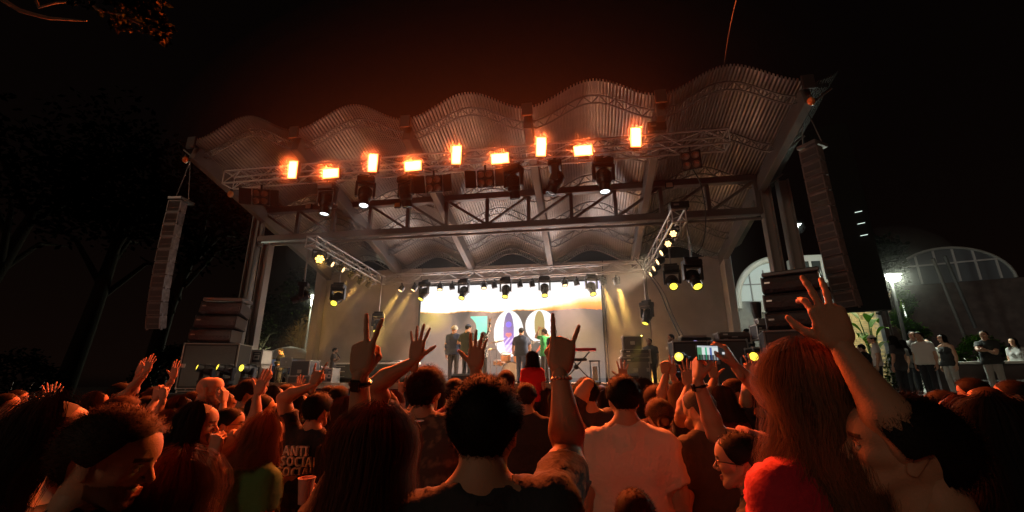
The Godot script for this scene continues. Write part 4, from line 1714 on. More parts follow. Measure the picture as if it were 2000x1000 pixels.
	for q in drops:
		moving_head(q[0], q[1], q[2], "moving heads on drop pipes", yel, Color(1.0, 0.75, 0.1), 5.0 if q[1].x < -0.6 else 14.0, q[4], 6.0)
		var pm := MB.new()
		pm.tube([q[0] + Vector3(0, 0.02, 0), Vector3(q[0].x, q[3], q[0].z)], 0.022, 8)
		var p := obj("drop_pipe", pm, mat("pipe_steel", Color(0.3, 0.28, 0.27), 0.4, 0.7))
		tag(p, "thin steel drop pipe holding the " + q[2].replace(" on drop pipe", "").replace(" on the longest drop pipe", "").replace(" on a drop pipe", ""), "pipe", "drop pipes below the trusses")
	# square work lights on the girder, boxes on the trusses
	for q in [[Vector3(-8.71, 7.22, -11.85), "pale"], [Vector3(-5.60, 7.06, -11.85), "amber"], [Vector3(2.63, 7.12, -11.85), "beige"]]:
		var b := thing("work_light", "small square %s work light on the roof girder" % q[1], "lamp", q[0], 0.0, "work lights on the girder")
		var s := MB.new()
		s.box(Vector3.ZERO, Vector3(0.22, 0.18, 0.08), Basis(), 0.01)
		obj("housing", s, mat("lamp_black", Color.BLACK), b)
		var f := MB.new()
		f.box(Vector3(0, 0, 0.045), Vector3(0.18, 0.14, 0.012), Basis(), 0.003)
		obj("glass_face", f, mat("amber_glass", Color(0.7, 0.42, 0.16), 0.3) if q[1] == "amber" else mat("pale_glass", Color(0.6, 0.5, 0.42), 0.3), b)
	for q in [[Vector3(2.38, 5.72, -10.00), Vector3(0.42, 0.16, 0.3), "black control box on the front end of the amplifier-side truss"], [Vector3(1.91, 7.43, -9.30), Vector3(0.42, 0.24, 0.3), "black box on top of front truss beside the last panel"]]:
		var b := thing("control_box", q[2], "box", q[0])
		var s := MB.new()
		s.box(Vector3.ZERO, q[1], Basis(), 0.012)
		obj("case", s, mat("lamp_black", Color.BLACK), b)
		var f := MB.new()
		f.box(Vector3(-0.08, 0.0, q[1].z / 2 + 0.004), Vector3(0.12, 0.04, 0.008))
		obj("name_plate", f, mat("grey_plate", Color(0.2, 0.2, 0.2), 0.4), b)
	# orange beacons below the eaves
	for q in [[Vector3(-10.45, 7.50, -8.90), "orange bulb under the dark roof corner"], [Vector3(-9.23, 6.58, -9.30), "orange bulb below the end of front truss"], [Vector3(5.02, 7.47, -8.80), "orange bulb under the unlit roof corner"]]:
		var b := thing("pendant_bulb", q[1], "lamp", q[0], 0.0, "bulbs under the roof corners")
		var s := MB.new()
		s.ball(Vector3.ZERO, Vector3(0.075, 0.095, 0.075), 12, 8)
		obj("globe", s, mat("orange_globe", Color(0.7, 0.3, 0.1), 0.3), b)
		var f := MB.new()
		f.lathe([[0.04, 0.08], [0.04, 0.14], [0.0, 0.14]], Transform3D(), 10)
		obj("cap", f, mat("lamp_black", Color.BLACK), b)
	# cables
	cable([Vector3(3.46, 8.67, -8.90), Vector3(3.28, 8.73, -7.90), Vector3(3.11, 8.63, -6.90)], 0.012, "thin cable rising into the sky from the roof edge", Color(0.03, 0.027, 0.025))
	cable([Vector3(2.63, 6.38, -9.40), Vector3(2.94, 6.26, -10.00), Vector3(3.14, 5.69, -10.60), Vector3(3.08, 5.02, -11.00), Vector3(2.77, 4.75, -11.20)], 0.014, "loose black cable hanging beside the control box", Color(0.05, 0.05, 0.05))
	cable([Vector3(1.83, 5.65, -14.30), Vector3(2.40, 4.61, -14.00), Vector3(2.59, 3.73, -13.60), Vector3(2.72, 2.97, -13.00)], 0.02, "black cable bundle slanting down to amplifier rack", Color(0.02, 0.02, 0.02))
	cable([Vector3(1.85, 5.77, -14.40), Vector3(2.52, 4.63, -14.10), Vector3(2.72, 3.71, -13.70), Vector3(2.84, 2.98, -13.10)], 0.014, "second black cable beside the slanting bundle", Color(0.02, 0.02, 0.02))

func cable(pts: Array, r: float, label: String, col: Color) -> void:
	var cv := Curve3D.new()
	for k in pts.size():
		var d: Vector3 = (pts[mini(k + 1, pts.size() - 1)] - pts[maxi(k - 1, 0)]) * 0.17
		cv.add_point(pts[k], -d, d)
	var p := []
	for k in 25:
		p.append(cv.sample_baked(cv.get_baked_length() * k / 24.0))
	var b := MB.new()
	b.tube(p, r, 6)
	tag(obj("cable", b, mat("cable_%d" % int(col.r * 100), col, 0.6)), label, "cable", "cables of the lighting rig")


func flight_case(called: String, label: String, at: Vector3, size: Vector3, turn: float, col: Color, front := "", grp := "") -> Node3D:
	# at = middle of the underside
	var t := thing(called, label, "flight case" if called == "flight_case" else "case", at, turn, grp)
	var c := Vector3(0, size.y / 2, 0)
	var b := MB.new()
	b.box(c, size - Vector3.ONE * 0.012)
	var bm := mat("case_%d_%d" % [int(col.r * 300), int(col.b * 300)], col, 0.55)
	obj("panel_body", b, bm, t)
	var al := mat("case_edging", Color(0.5, 0.49, 0.48), 0.3, 0.7)
	var h := size / 2
	for ax in 3:
		var u := (ax + 1) % 3
		var w := (ax + 2) % 3
		for s in [[-1, -1], [1, -1], [1, 1], [-1, 1]]:
			var p := c
			p[u] += s[0] * (h[u] - 0.012)
			p[w] += s[1] * (h[w] - 0.012)
			var sz := Vector3.ONE * 0.028
			sz[ax] = size[ax] - 0.05
			var e := MB.new()
			e.box(p, sz)
			obj("edge_strip", e, al, t)
	var cn := MB.new()
	cn.ball(Vector3.ZERO, Vector3.ONE * 0.032, 8, 6)
	var cm := cn.mesh()
	for x in [-1, 1]:
		for y in [-1, 1]:
			for z in [-1, 1]:
				obj("corner_cap", cm, al, t, Transform3D(Basis(), c + Vector3(x * (h.x - 0.014), y * (h.y - 0.014), z * (h.z - 0.014))))
	var f := MB.new()
	f.box(c + Vector3(0, 0, h.z), Vector3(0.13, 0.1, 0.014), Basis(), 0.004)
	obj("latch", f, al, t)
	if front == "labels":
		for s in [-1, 1]:
			var q := MB.new()
			q.box(c + Vector3(s * size.x * 0.27, 0, h.z + 0.001), Vector3(size.x * 0.34, size.y * 0.72, 0.01), Basis(), 0.003)
			obj("dark_panel", q, mat("case_dark_panel", Color(0.03, 0.035, 0.05), 0.5), t)
			var r := MB.new()
			r.box(c + Vector3(s * size.x * 0.27, -0.01, h.z + 0.008), Vector3(size.x * 0.24, size.y * 0.32, 0.01), Basis(), 0.003)
			r.box(c + Vector3(s * size.x * 0.27, size.y * 0.24, h.z + 0.008), Vector3(size.x * 0.2, size.y * 0.06, 0.01))
			obj("pale_plate", r, mat("case_pale_plate", Color(0.6, 0.6, 0.58), 0.5), t)
			r = MB.new()
			r.box(c + Vector3(s * size.x * 0.27, -0.01, h.z + 0.015), Vector3(size.x * 0.15, size.y * 0.16, 0.008), Basis(), 0.003)
			obj("handle_recess", r, mat("case_dark_panel", Color.BLACK), t)
	elif front == "speaker":
		var q := MB.new()
		q.box(c + Vector3(0, 0, h.z), size * Vector3(0.9, 0.88, 0) + Vector3(0, 0, 0.012))
		obj("grille", q, grille_mat(), t)
		for s in [-1, 1]:
			var r := MB.new()
			r.box(c + Vector3(s * h.x * 0.86, 0, h.z + 0.008), Vector3(0.09, 0.1, 0.014), Basis(), 0.004)
			obj("handle", r, al, t)
	elif front == "rack":
		for k in int(size.y / 0.12):
			var q := MB.new()
			q.box(c + Vector3(0, -h.y + 0.09 + k * 0.12, h.z + 0.002), Vector3(size.x * 0.86, 0.1, 0.016), Basis(), 0.003)
			obj("rack_unit", q, mat("rack_face_%d" % (k % 2), Color(0.05, 0.05, 0.052) if k % 2 == 0 else Color(0.12, 0.115, 0.11), 0.4, 0.3), t)
			var r := MB.new()
			r.box(c + Vector3(-size.x * 0.28, -h.y + 0.09 + k * 0.12, h.z + 0.012), Vector3(0.1, 0.03, 0.006))
			obj("unit_display", r, mat("case_pale_plate", Color.WHITE), t)
	return t

func grille_mat() -> StandardMaterial3D:
	if mats.has("speaker_grille"):
		return mats["speaker_grille"]
	var m := mat("speaker_grille", Color(0.12, 0.112, 0.11), 0.6, 0.2)
	relief(m, 8.0, 5.0, 0.2, 2)
	return m

func line_array(called_label: String, at: Vector3, turn: float, n: int, drop: float) -> void:
	var t := thing("line_array", called_label, "speaker", at, turn, "hanging line arrays beside the stage")
	var bm := mat("array_cabinet", Color(0.16, 0.14, 0.135), 0.6)
	mottle(bm, Color(0.16, 0.145, 0.14), Color(0.28, 0.255, 0.245), 1.3)
	var rail := mat("array_rail", Color(0.26, 0.245, 0.24), 0.4, 0.5)
	var p := Vector3.ZERO
	var ang := 0.0
	var bar := MB.new()
	bar.box(Vector3(0, 0.06, -0.1), Vector3(0.4, 0.08, 0.5), Basis(), 0.01)
	obj("fly_bar", bar, rail, t)
	for s in [-1, 1]:
		var ch := MB.new()
		ch.tube([Vector3(s * 0.2, 0.1, -0.1), Vector3(0, 1.3, -0.1)], 0.012, 6)
		obj("lifting_chain", ch, rail, t)
	var h := 0.355
	for k in n:
		ang += drop * pow(float(k) / n, 1.6)
		var bs := Basis(Vector3.RIGHT, ang)
		var c := p + bs * Vector3(0, -h / 2, 0)
		var xf := Transform3D(bs, c)
		var b := MB.new()
		b.box(Vector3(0, 0, -0.02), Vector3(0.38, h - 0.012, 0.22), Basis(), 0.012)
		var cab := obj("cabinet", b, bm, t, xf)
		var g := MB.new()
		g.box(Vector3(0, 0.045, 0.095), Vector3(0.32, h * 0.4, 0.02), Basis(), 0.004)
		g.box(Vector3(0, -h * 0.28, 0.095), Vector3(0.32, h * 0.26, 0.02), Basis(), 0.004)
		obj("grille", g, grille_mat(), cab)
		var r := MB.new()
		for y in [-1, 1]:
			r.box(Vector3(0, y * (h / 2 - 0.018), 0.1), Vector3(0.37, 0.018, 0.022), Basis(), 0.004)
		for s in [-1, 1]:
			r.box(Vector3(s * 0.18, 0, 0.1), Vector3(0.02, h - 0.03, 0.025), Basis(), 0.004)
		obj("front_frame", r, rail, cab)
		for s in [-1, 1]:
			var pl := MB.new()
			pl.box(Vector3(s * 0.194, -h / 2 + 0.02, 0.04), Vector3(0.02, 0.09, 0.06), Basis(), 0.004)
			obj("hinge_plate", pl, rail, cab)
		p = p + bs * Vector3(0, -h, 0)

func floor_head(at: Vector3, dir: Vector3, label: String, energy := 6.0) -> void:
	var yel := glow("lens_yellow", Color.WHITE, 1.0)
	var t := thing("floor_moving_light", label, "stage light", at, 0.0, "yellow moving heads standing at the stage front")
	t.basis = Basis(Vector3.BACK, PI)
	t.scale = Vector3.ONE * 0.95
	var bm := mat("lamp_black", Color.BLACK)
	obj("base", head_base, bm, t)
	obj("yoke", head_yoke, bm, t)
	var hd := dir.normalized()
	var h := obj("lamp_head", head_body, bm, t, Transform3D(ydir(t.basis.orthonormalized().inverse() * hd), Vector3(0, -0.4, 0)))
	obj("lens", head_lens, yel, h)
	spot("floor_light_beam", at + Vector3(0, 0.46, 0) + hd * 0.35, hd, Color(1.0, 0.85, 0.1), energy, 8.0, 0.08, 0.4)

func build_gear() -> void:
	line_array("tall hanging column of grey speaker cabinets on the dark tree side", Vector3(-11.07, 6.58, -9.50), 0.12, 10, 0.055)
	line_array("tall hanging column of grey speaker cabinets near the bright lamp", Vector3(5.16, 6.70, -9.45), -0.95, 10, 0.05)
	# ground stacks
	flight_case("subwoofer", "upper wide black subwoofer under three tilted cabinets, tree side", Vector3(-10.2, 1.52, -10.9), Vector3(1.38, 1.2, 0.9), 0.35, Color(0.035, 0.033, 0.033), "speaker", "subwoofers beside the stage")
	flight_case("subwoofer", "lower black subwoofer half hidden behind the yellow floor lamps", Vector3(-10.15, 0.28, -10.9), Vector3(1.38, 1.2, 0.9), 0.35, Color(0.035, 0.033, 0.033), "speaker", "subwoofers beside the stage")
	flight_case("subwoofer", "upper grey subwoofer under the cabinets beside stretched hand", Vector3(4.15, 1.5, -9.6), Vector3(1.05, 1.2, 0.9), -0.25, Color(0.05, 0.045, 0.047), "speaker", "subwoofers beside the stage")
	flight_case("subwoofer", "lower grey subwoofer hidden by the crowd near the lamp side", Vector3(4.15, 0.28, -9.6), Vector3(1.05, 1.2, 0.9), -0.25, Color(0.05, 0.045, 0.047), "speaker", "subwoofers beside the stage")
	var names := ["lowest", "middle", "top"]
	for k in 3:
		front_cabinet("%s tilted speaker cabinet stacked above the tree-side subwoofers" % names[k], Vector3(-10.33 + k * 0.03, 2.76 + k * 0.38, -10.85 - k * 0.05), 1.06, 0.3, -0.02 - 0.09 * k, Color(0.13, 0.11, 0.115))
		front_cabinet("%s tilted speaker cabinet stacked above the lamp-side subwoofers" % names[k], Vector3(4.32 + k * 0.03, 2.74 + k * 0.37, -9.6 - k * 0.04), 1.0, -0.5, -0.02 - 0.06 * k, Color(0.06, 0.05, 0.053))
	var tp := MB.new()
	tp.box(Vector3.ZERO, Vector3(1.06, 0.11, 0.7), Basis(), 0.02)
	var lid := obj("rigging_frame", tp, mat("array_rail", Color.WHITE), null, Transform3D(Basis(Vector3.UP, 0.3), Vector3(-10.26, 3.98, -11.0)))
	tag(lid, "pale metal rigging frame on top of the tree-side cabinets", "frame")
	tp = MB.new()
	tp.box(Vector3.ZERO, Vector3(1.02, 0.09, 0.7), Basis(), 0.02)
	lid = obj("rigging_frame", tp, mat("dark_rail", Color(0.1, 0.09, 0.09), 0.4, 0.5), null, Transform3D(Basis(Vector3.UP, -0.5), Vector3(4.43, 3.91, -9.72)))
	tag(lid, "dark metal rigging frame on top of the lamp-side cabinets", "frame")
	# crowd barrier risers that carry the floor lamps
	for q in [[Vector3(-9.75, 0, -10.1), Vector3(2.3, 1.42, 0.7), "tree-side"], [Vector3(2.9, 0, -9.4), Vector3(2.6, 1.42, 0.6), "amplifier-side"]]:
		var t := thing("lamp_riser", "black box riser carrying the %s yellow floor lamps" % q[2], "riser", q[0])
		var b := MB.new()
		b.box(Vector3(0, q[1].y / 2 - 0.02, 0), q[1] - Vector3(0.02, 0.05, 0.02))
		obj("skirt", b, mat("black_skirt", Color.BLACK), t)
		b = MB.new()
		b.box(Vector3(0, q[1].y - 0.02, 0), Vector3(q[1].x, 0.04, q[1].z), Basis(), 0.006)
		obj("top_board", b, mat("riser_top", Color(0.05, 0.045, 0.04), 0.6), t)
	floor_head(Vector3(-9.67, 1.63, -10.10), Vector3(-0.55, 0.25, 0.8), "yellow floor lamp farthest from laptop, turned aside")
	floor_head(Vector3(-9.08, 1.63, -10.10), Vector3(-0.5, 0.25, 0.8), "yellow floor lamp in the middle in front of the big subwoofer")
	floor_head(Vector3(-8.46, 1.64, -10.10), Vector3(-0.1, 0.1, 1), "yellow floor lamp in front of the white flight cases")
	floor_head(Vector3(1.95, 1.80, -9.40), Vector3(-0.35, 0.1, 0.9), "yellow floor lamp below the amplifier racks")
	floor_head(Vector3(3.27, 1.78, -9.40), Vector3(-0.1, 0.15, 1), "yellow floor lamp in front of the grey subwoofer")
	# cases and desk on the tree side of the stage
	flight_case("flight_case", "upper white flight case with two dark label panels", Vector3(-9.9, 2.2, -12.0), Vector3(0.74, 0.42, 0.5), 0.08, Color(0.6, 0.6, 0.58), "labels")
	flight_case("flight_case", "lower white flight case with two dark label panels", Vector3(-9.87, 1.67, -12.0), Vector3(0.74, 0.52, 0.5), 0.08, Color(0.5, 0.5, 0.49), "labels")
	flight_case("flight_case", "dark wheeled flight case with silver edges beside the laptop", Vector3(-8.27, 1.67, -12.1), Vector3(0.62, 0.64, 0.5), 0.0, Color(0.07, 0.07, 0.085))
	flight_case("flight_case", "small grey flight case at the stage edge before the microphone man", Vector3(-7.18, 1.67, -11.70), Vector3(0.36, 0.4, 0.4), 0.0, Color(0.2, 0.2, 0.21), "labels")
	flight_case("flight_case", "reddish flight case half hidden behind the raised horns hand", Vector3(-8.16, 1.66, -12.60), Vector3(0.45, 0.5, 0.4), 0.0, Color(0.25, 0.12, 0.12))
	flight_case("flight_case", "low dark flight case on its side next to silver-edged case", Vector3(-7.95, 1.61, -11.60), Vector3(0.7, 0.26, 0.4), 0.0, Color(0.12, 0.12, 0.12))
	laptop()
	var desk := thing("console_desk", "long black desk with pale front edge before the pale wall", "desk", Vector3(-6.69, 1.65, -13.60))
	var b := MB.new()
	b.box(Vector3(0, 0.3, 0), Vector3(2.6, 0.58, 0.6), Basis(), 0.01)
	obj("front_panel", b, mat("desk_black", Color(0.018, 0.018, 0.018), 0.6), desk)
	b = MB.new()
	b.box(Vector3(0, 0.61, 0), Vector3(2.7, 0.05, 0.7), Basis(), 0.008)
	obj("desk_top", b, mat("desk_grey", Color(0.13, 0.12, 0.11), 0.5), desk)
	for k in 3:
		b = MB.new()
		b.box(Vector3(-1.15, 0.2 + k * 0.16, 0.31), Vector3(0.34, 0.03, 0.02))
		obj("shelf_edge", b, mat("case_edging", Color.WHITE), desk)
	b = MB.new()
	b.box(Vector3(0.5, 0.67, 0.0), Vector3(0.7, 0.07, 0.4), Basis(), 0.015)
	var mix := obj("mixer", b, mat("mixer_grey", Color(0.1, 0.1, 0.1), 0.5))
	mix.position = desk.position
	tag(mix, "flat grey mixer lying on the long black desk", "mixer")
	keyboard_stand()
	drum_kit()
	# racks on the amplifier side
	flight_case("amplifier_rack", "grey smoky amplifier rack beside the crew man with white badge", Vector3(1.44, 1.67, -13.30), Vector3(0.8, 0.72, 0.5), 0.0, Color(0.16, 0.15, 0.15), "speaker", "racks on the stage")
	flight_case("amplifier_rack", "amplifier head with pale name plate on the grey smoky rack", Vector3(1.49, 2.21, -13.30), Vector3(0.8, 0.38, 0.5), 0.0, Color(0.2, 0.17, 0.14), "rack", "racks on the stage")
	flight_case("amplifier_rack", "open-backed case on top of the grey smoky rack", Vector3(1.42, 2.59, -13.35), Vector3(0.55, 0.4, 0.4), 0.0, Color(0.08, 0.075, 0.07), "", "racks on the stage")
	flight_case("amplifier_rack", "big black double rack with lit rack amplifier on top", Vector3(2.70, 1.63, -11.60), Vector3(1.05, 1.05, 0.6), 0.0, Color(0.022, 0.022, 0.023), "speaker", "racks on the stage")
	flight_case("amplifier_rack", "brown amplifier cabinet beside the bending crew man", Vector3(3.35, 1.64, -11.00), Vector3(0.75, 1.02, 0.5), 0.0, Color(0.05, 0.032, 0.025), "speaker", "racks on the stage")
	flight_case("amplifier_rack", "brown amplifier head on the cabinet beside the bending crew man", Vector3(3.48, 2.57, -11.00), Vector3(0.72, 0.26, 0.4), 0.0, Color(0.09, 0.05, 0.035), "rack", "racks on the stage")
	var lit := thing("rack_amplifier", "wide rack amplifier with small violet display on the double rack", "amplifier", Vector3(2.71, 2.58, -11.55))
	b = MB.new()
	b.box(Vector3(0, 0.09, 0), Vector3(0.62, 0.17, 0.4), Basis(), 0.01)
	obj("chassis", b, mat("amp_black", Color(0.03, 0.03, 0.032), 0.4, 0.3), lit)
	b = MB.new()
	b.box(Vector3(0, 0.215, 0.02), Vector3(0.6, 0.06, 0.42), Basis(), 0.012)
	obj("pale_lid", b, mat("amp_lid", Color(0.3, 0.28, 0.26), 0.4, 0.4), lit)
	b = MB.new()
	b.box(Vector3(0.02, 0.1, 0.203), Vector3(0.07, 0.02, 0.006))
	obj("display", b, glow("violet_display", Color(0.5, 0.4, 1.0), 1.6), lit)
	for k in 4:
		b = MB.new()
		b.lathe([[0.014, 0.0], [0.012, 0.02], [0.0, 0.02]], Transform3D(Basis(Vector3.RIGHT, PI / 2), Vector3(0.12 + k * 0.045, 0.1, 0.2)), 10)
		obj("knob", b, mat("case_pale_plate", Color.WHITE), lit)
	var cluster := thing("cable_coil", "heap of gear and coiled cable at the end of double rack", "cable", Vector3(3.04, 2.56, -11.50))
	b = MB.new()
	for k in 6:
		var rg := []
		for a in 17:
			rg.append(Vector3(cos(a * TAU / 16.0) * (0.13 - k * 0.006), 0.02 + k * 0.035, sin(a * TAU / 16.0) * 0.12))
		b.tube(rg, 0.017, 6, false)
	obj("coil", b, mat("cable_5", Color(0.05, 0.05, 0.05), 0.6), cluster)
	# small cases by the lamp-side subwoofer
	flight_case("equipment_case", "upright pale-edged case standing before the grey subwoofer", Vector3(3.76, 1.69, -10.40), Vector3(0.34, 0.75, 0.4), 0.1, Color(0.03, 0.03, 0.035))
	flight_case("equipment_case", "small pale-edged case stacked on the upright case", Vector3(3.90, 2.60, -10.40), Vector3(0.3, 0.34, 0.36), 0.1, Color(0.06, 0.05, 0.055), "labels")
	flight_case("equipment_case", "smallest box on top of the pale-edged cases", Vector3(3.94, 2.95, -10.40), Vector3(0.2, 0.12, 0.2), 0.1, Color(0.2, 0.15, 0.16))
	var sp := thing("stand_speaker", "small black speaker on thin stand before the curved window", "speaker", Vector3(4.26, 2.71, -11.40))
	b = MB.new()
	b.lathe([[0.0, 0.36], [0.07, 0.36], [0.13, 0.85], [0.12, 0.9], [0.0, 0.9]], Transform3D(), 10)
	obj("horn", b, mat("lamp_black", Color.BLACK), sp)
	b = MB.new()
	b.tube([Vector3(0, -0.1, 0), Vector3(0, 0.38, 0)], 0.018, 8)
	obj("pole", b, mat("pipe_steel", Color.WHITE), sp)
	# items on the stage between the musicians
	for q in [[1206, 748, -11.7, "small black stand light at the stage edge"], [1160, 747, -12.2, "glass-sided stage lantern beside the keyboard stand"], [846, 748, -11.6, "black floor monitor at the stage edge left of musicians"], [905, 751, -11.5, "black pedal case at the feet of musicians"]]:
		var t := thing("stage_box", q[3], "stage gear", place(q[0]))
		var m := MB.new()
		if q[0] == 1160:
			for s in [[-1, -1], [1, -1], [1, 1], [-1, 1]]:
				m.box(Vector3(s[0] * 0.12, 0.3, s[1] * 0.12), Vector3(0.025, 0.56, 0.025))
			m.box(Vector3(0, 0.02, 0), Vector3(0.3, 0.04, 0.3))
			m.box(Vector3(0, 0.59, 0), Vector3(0.3, 0.04, 0.3))
			obj("frame", m, mat("lamp_black", Color.BLACK), t)
			m = MB.new()
			m.lathe([[0.0, 0.08], [0.08, 0.08], [0.06, 0.45], [0.0, 0.45]], Transform3D(), 12)
			obj("inner_lamp", m, mat("pale_glass", Color.WHITE), t)
		else:
			m.prism([[-0.2, 0], [0.2, 0], [0.2, 0.1], [-0.05, 0.26], [-0.2, 0.2]], 0.5, Transform3D(Basis(Vector3.UP, PI / 2), Vector3(-0.25, 0, 0)))
			obj("housing", m, mat("lamp_black", Color.BLACK), t)
			m = MB.new()
			m.box(Vector3(0, 0.06, 0.205), Vector3(0.2, 0.03, 0.01))
			obj("name_plate", m, mat("case_pale_plate", Color.WHITE), t)

func place(k: int) -> Vector3:
	match k:
		1206: return Vector3(1.1, 1.66, -11.9)
		1160: return Vector3(0.28, 1.66, -12.4)
		846: return Vector3(-4.35, 1.66, -11.9)
	return Vector3(-3.25, 1.66, -11.6)

func front_cabinet(label: String, at: Vector3, w: float, turn: float, tilt: float, col: Color) -> void:
	var t := thing("speaker_cabinet", label, "speaker", at, turn, "tilted cabinets of the ground stacks")
	t.rotation.x = tilt
	var b := MB.new()
	var h := 0.35
	# cross-section with a bulged front, pulled across the width
	b.prism([[-0.34, 0.0], [0.26, 0.0], [0.33, 0.06], [0.36, 0.17], [0.33, 0.29], [0.26, h], [-0.34, h]], w - 0.04, Transform3D(Basis(Vector3(0, 0, 1), Vector3(0, 1, 0), Vector3(-1, 0, 0)), Vector3(w / 2 - 0.02, 0, 0)))
	var m := mat("cabinet_skin_%d" % int(col.r * 300), col, 0.45, 0.1)
	relief(m, 5.0, 2.0, 0.06, 3)
	m.uv1_scale = Vector3(0.5, 3.0, 3.0)
	obj("curved_grille", b, m, t)
	for s in [-1, 1]:
		var e := MB.new()
		e.box(Vector3(s * w / 2, h / 2, 0), Vector3(0.035, h - 0.02, 0.66), Basis(), 0.008)
		obj("side_plate", e, mat("dark_rail", Color(0.1, 0.09, 0.09), 0.4, 0.5), t)
	var n := MB.new()
	n.box(Vector3(-w * 0.4, h * 0.55, 0.365), Vector3(0.1, 0.035, 0.012), Basis(), 0.003)
	obj("badge", n, mat("case_edging", Color.WHITE), t)

func laptop() -> void:
	var t := thing("laptop", "open silver laptop with round mark on its lid", "laptop", Vector3(-8.98, 2.14, -12.2), 0.08)
	var al := mat("laptop_silver", Color(0.6, 0.6, 0.6), 0.35, 0.4)
	var b := MB.new()
	b.box(Vector3(0, 0.008, -0.13), Vector3(0.36, 0.016, 0.25), Basis(), 0.005)
	obj("base", b, al, t)
	var lx := Basis(Vector3.RIGHT, 0.2)
	b = MB.new()
	b.box(lx * Vector3(0, 0.125, 0), Vector3(0.36, 0.25, 0.008), lx, 0.003)
	obj("lid", b, al, t)
	b = MB.new()
	b.lathe([[0.022, 0.0], [0.022, 0.003], [0.0, 0.003]], Transform3D(lx * Basis(Vector3.RIGHT, PI / 2), lx * Vector3(0, 0.125, 0.004)), 16)
	obj("lid_mark", b, mat("white_mark", Color(0.9, 0.9, 0.9), 0.3), t)
	t.scale = Vector3.ONE * 1.12
	var s := thing("laptop_stand", "folding metal stand with cables under the silver laptop", "stand", Vector3(-8.98, 1.66, -12.25), 0.08)
	var m := mat("pipe_steel", Color.WHITE)
	var tp := MB.new()
	tp.box(Vector3(0, 0.465, 0), Vector3(0.5, 0.025, 0.36), Basis(), 0.005)
	obj("top_board", tp, mat("desk_grey", Color.WHITE), s)
	for x in [-1, 1]:
		for z in [-1, 1]:
			var l := MB.new()
			l.tube([Vector3(x * 0.23, 0.0, z * 0.16), Vector3(x * 0.23, 0.455, z * 0.16)], 0.012, 6)
			obj("leg", l, m, s)
	for x in [-1, 1]:
		var l := MB.new()
		l.tube([Vector3(-x * 0.23, 0.02, 0.16), Vector3(x * 0.23, 0.42, 0.16 + x * 0.012)], 0.009, 6)
		obj("cross_brace", l, m, s)

func keyboard_stand() -> void:
	var p := Vector3(-0.2, 1.66, -12.6)
	var s := thing("keyboard_stand", "black folding X stand under the red keyboard", "stand", p)
	var bm := mat("lamp_black", Color.BLACK)
	for x in [-1, 1]:
		for z in [-0.12, 0.12]:
			var l := MB.new()
			l.tube([Vector3(-x * 0.42, 0.02, z + x * 0.03), Vector3(x * 0.36, 0.86, z + x * 0.03)], 0.018, 8)
			obj("cross_leg", l, bm, s)
		var f := MB.new()
		f.tube([Vector3(x * 0.42, 0.02, -0.25), Vector3(x * 0.42, 0.02, 0.25)], 0.02, 8)
		obj("foot", f, bm, s)
	var c := MB.new()
	c.ball(Vector3(-0.03, 0.43, 0.19), Vector3(0.07, 0.07, 0.03), 12, 8)
	obj("hub", c, bm, s)
	for q in [[0.9, 1.0, "red slim keyboard on top of the X stand", Color(0.45, 0.02, 0.025), 0.05], [0.62, 0.55, "small black keyboard hung below the red keyboard", Color(0.02, 0.02, 0.02), 0.0]]:
		var k := thing("keyboard", q[2], "keyboard", p + Vector3(q[4], q[0] - 0.03, 0.0))
		var b := MB.new()
		b.box(Vector3(0, 0.045, 0), Vector3(q[1], 0.08, 0.3), Basis(), 0.015)
		obj("case", b, mat("keyboard_%d" % int(q[3].r * 100), q[3], 0.3), k)
		b = MB.new()
		for i in int(q[1] / 0.026):
			b.box(Vector3(-q[1] / 2 + 0.03 + i * 0.0255, 0.09, -0.06), Vector3(0.0225, 0.014, 0.14))
		var wk := obj("white_keys", b, mat("key_white", Color(0.7, 0.7, 0.68), 0.3), k)
		wk.set_meta("kind", "stuff")

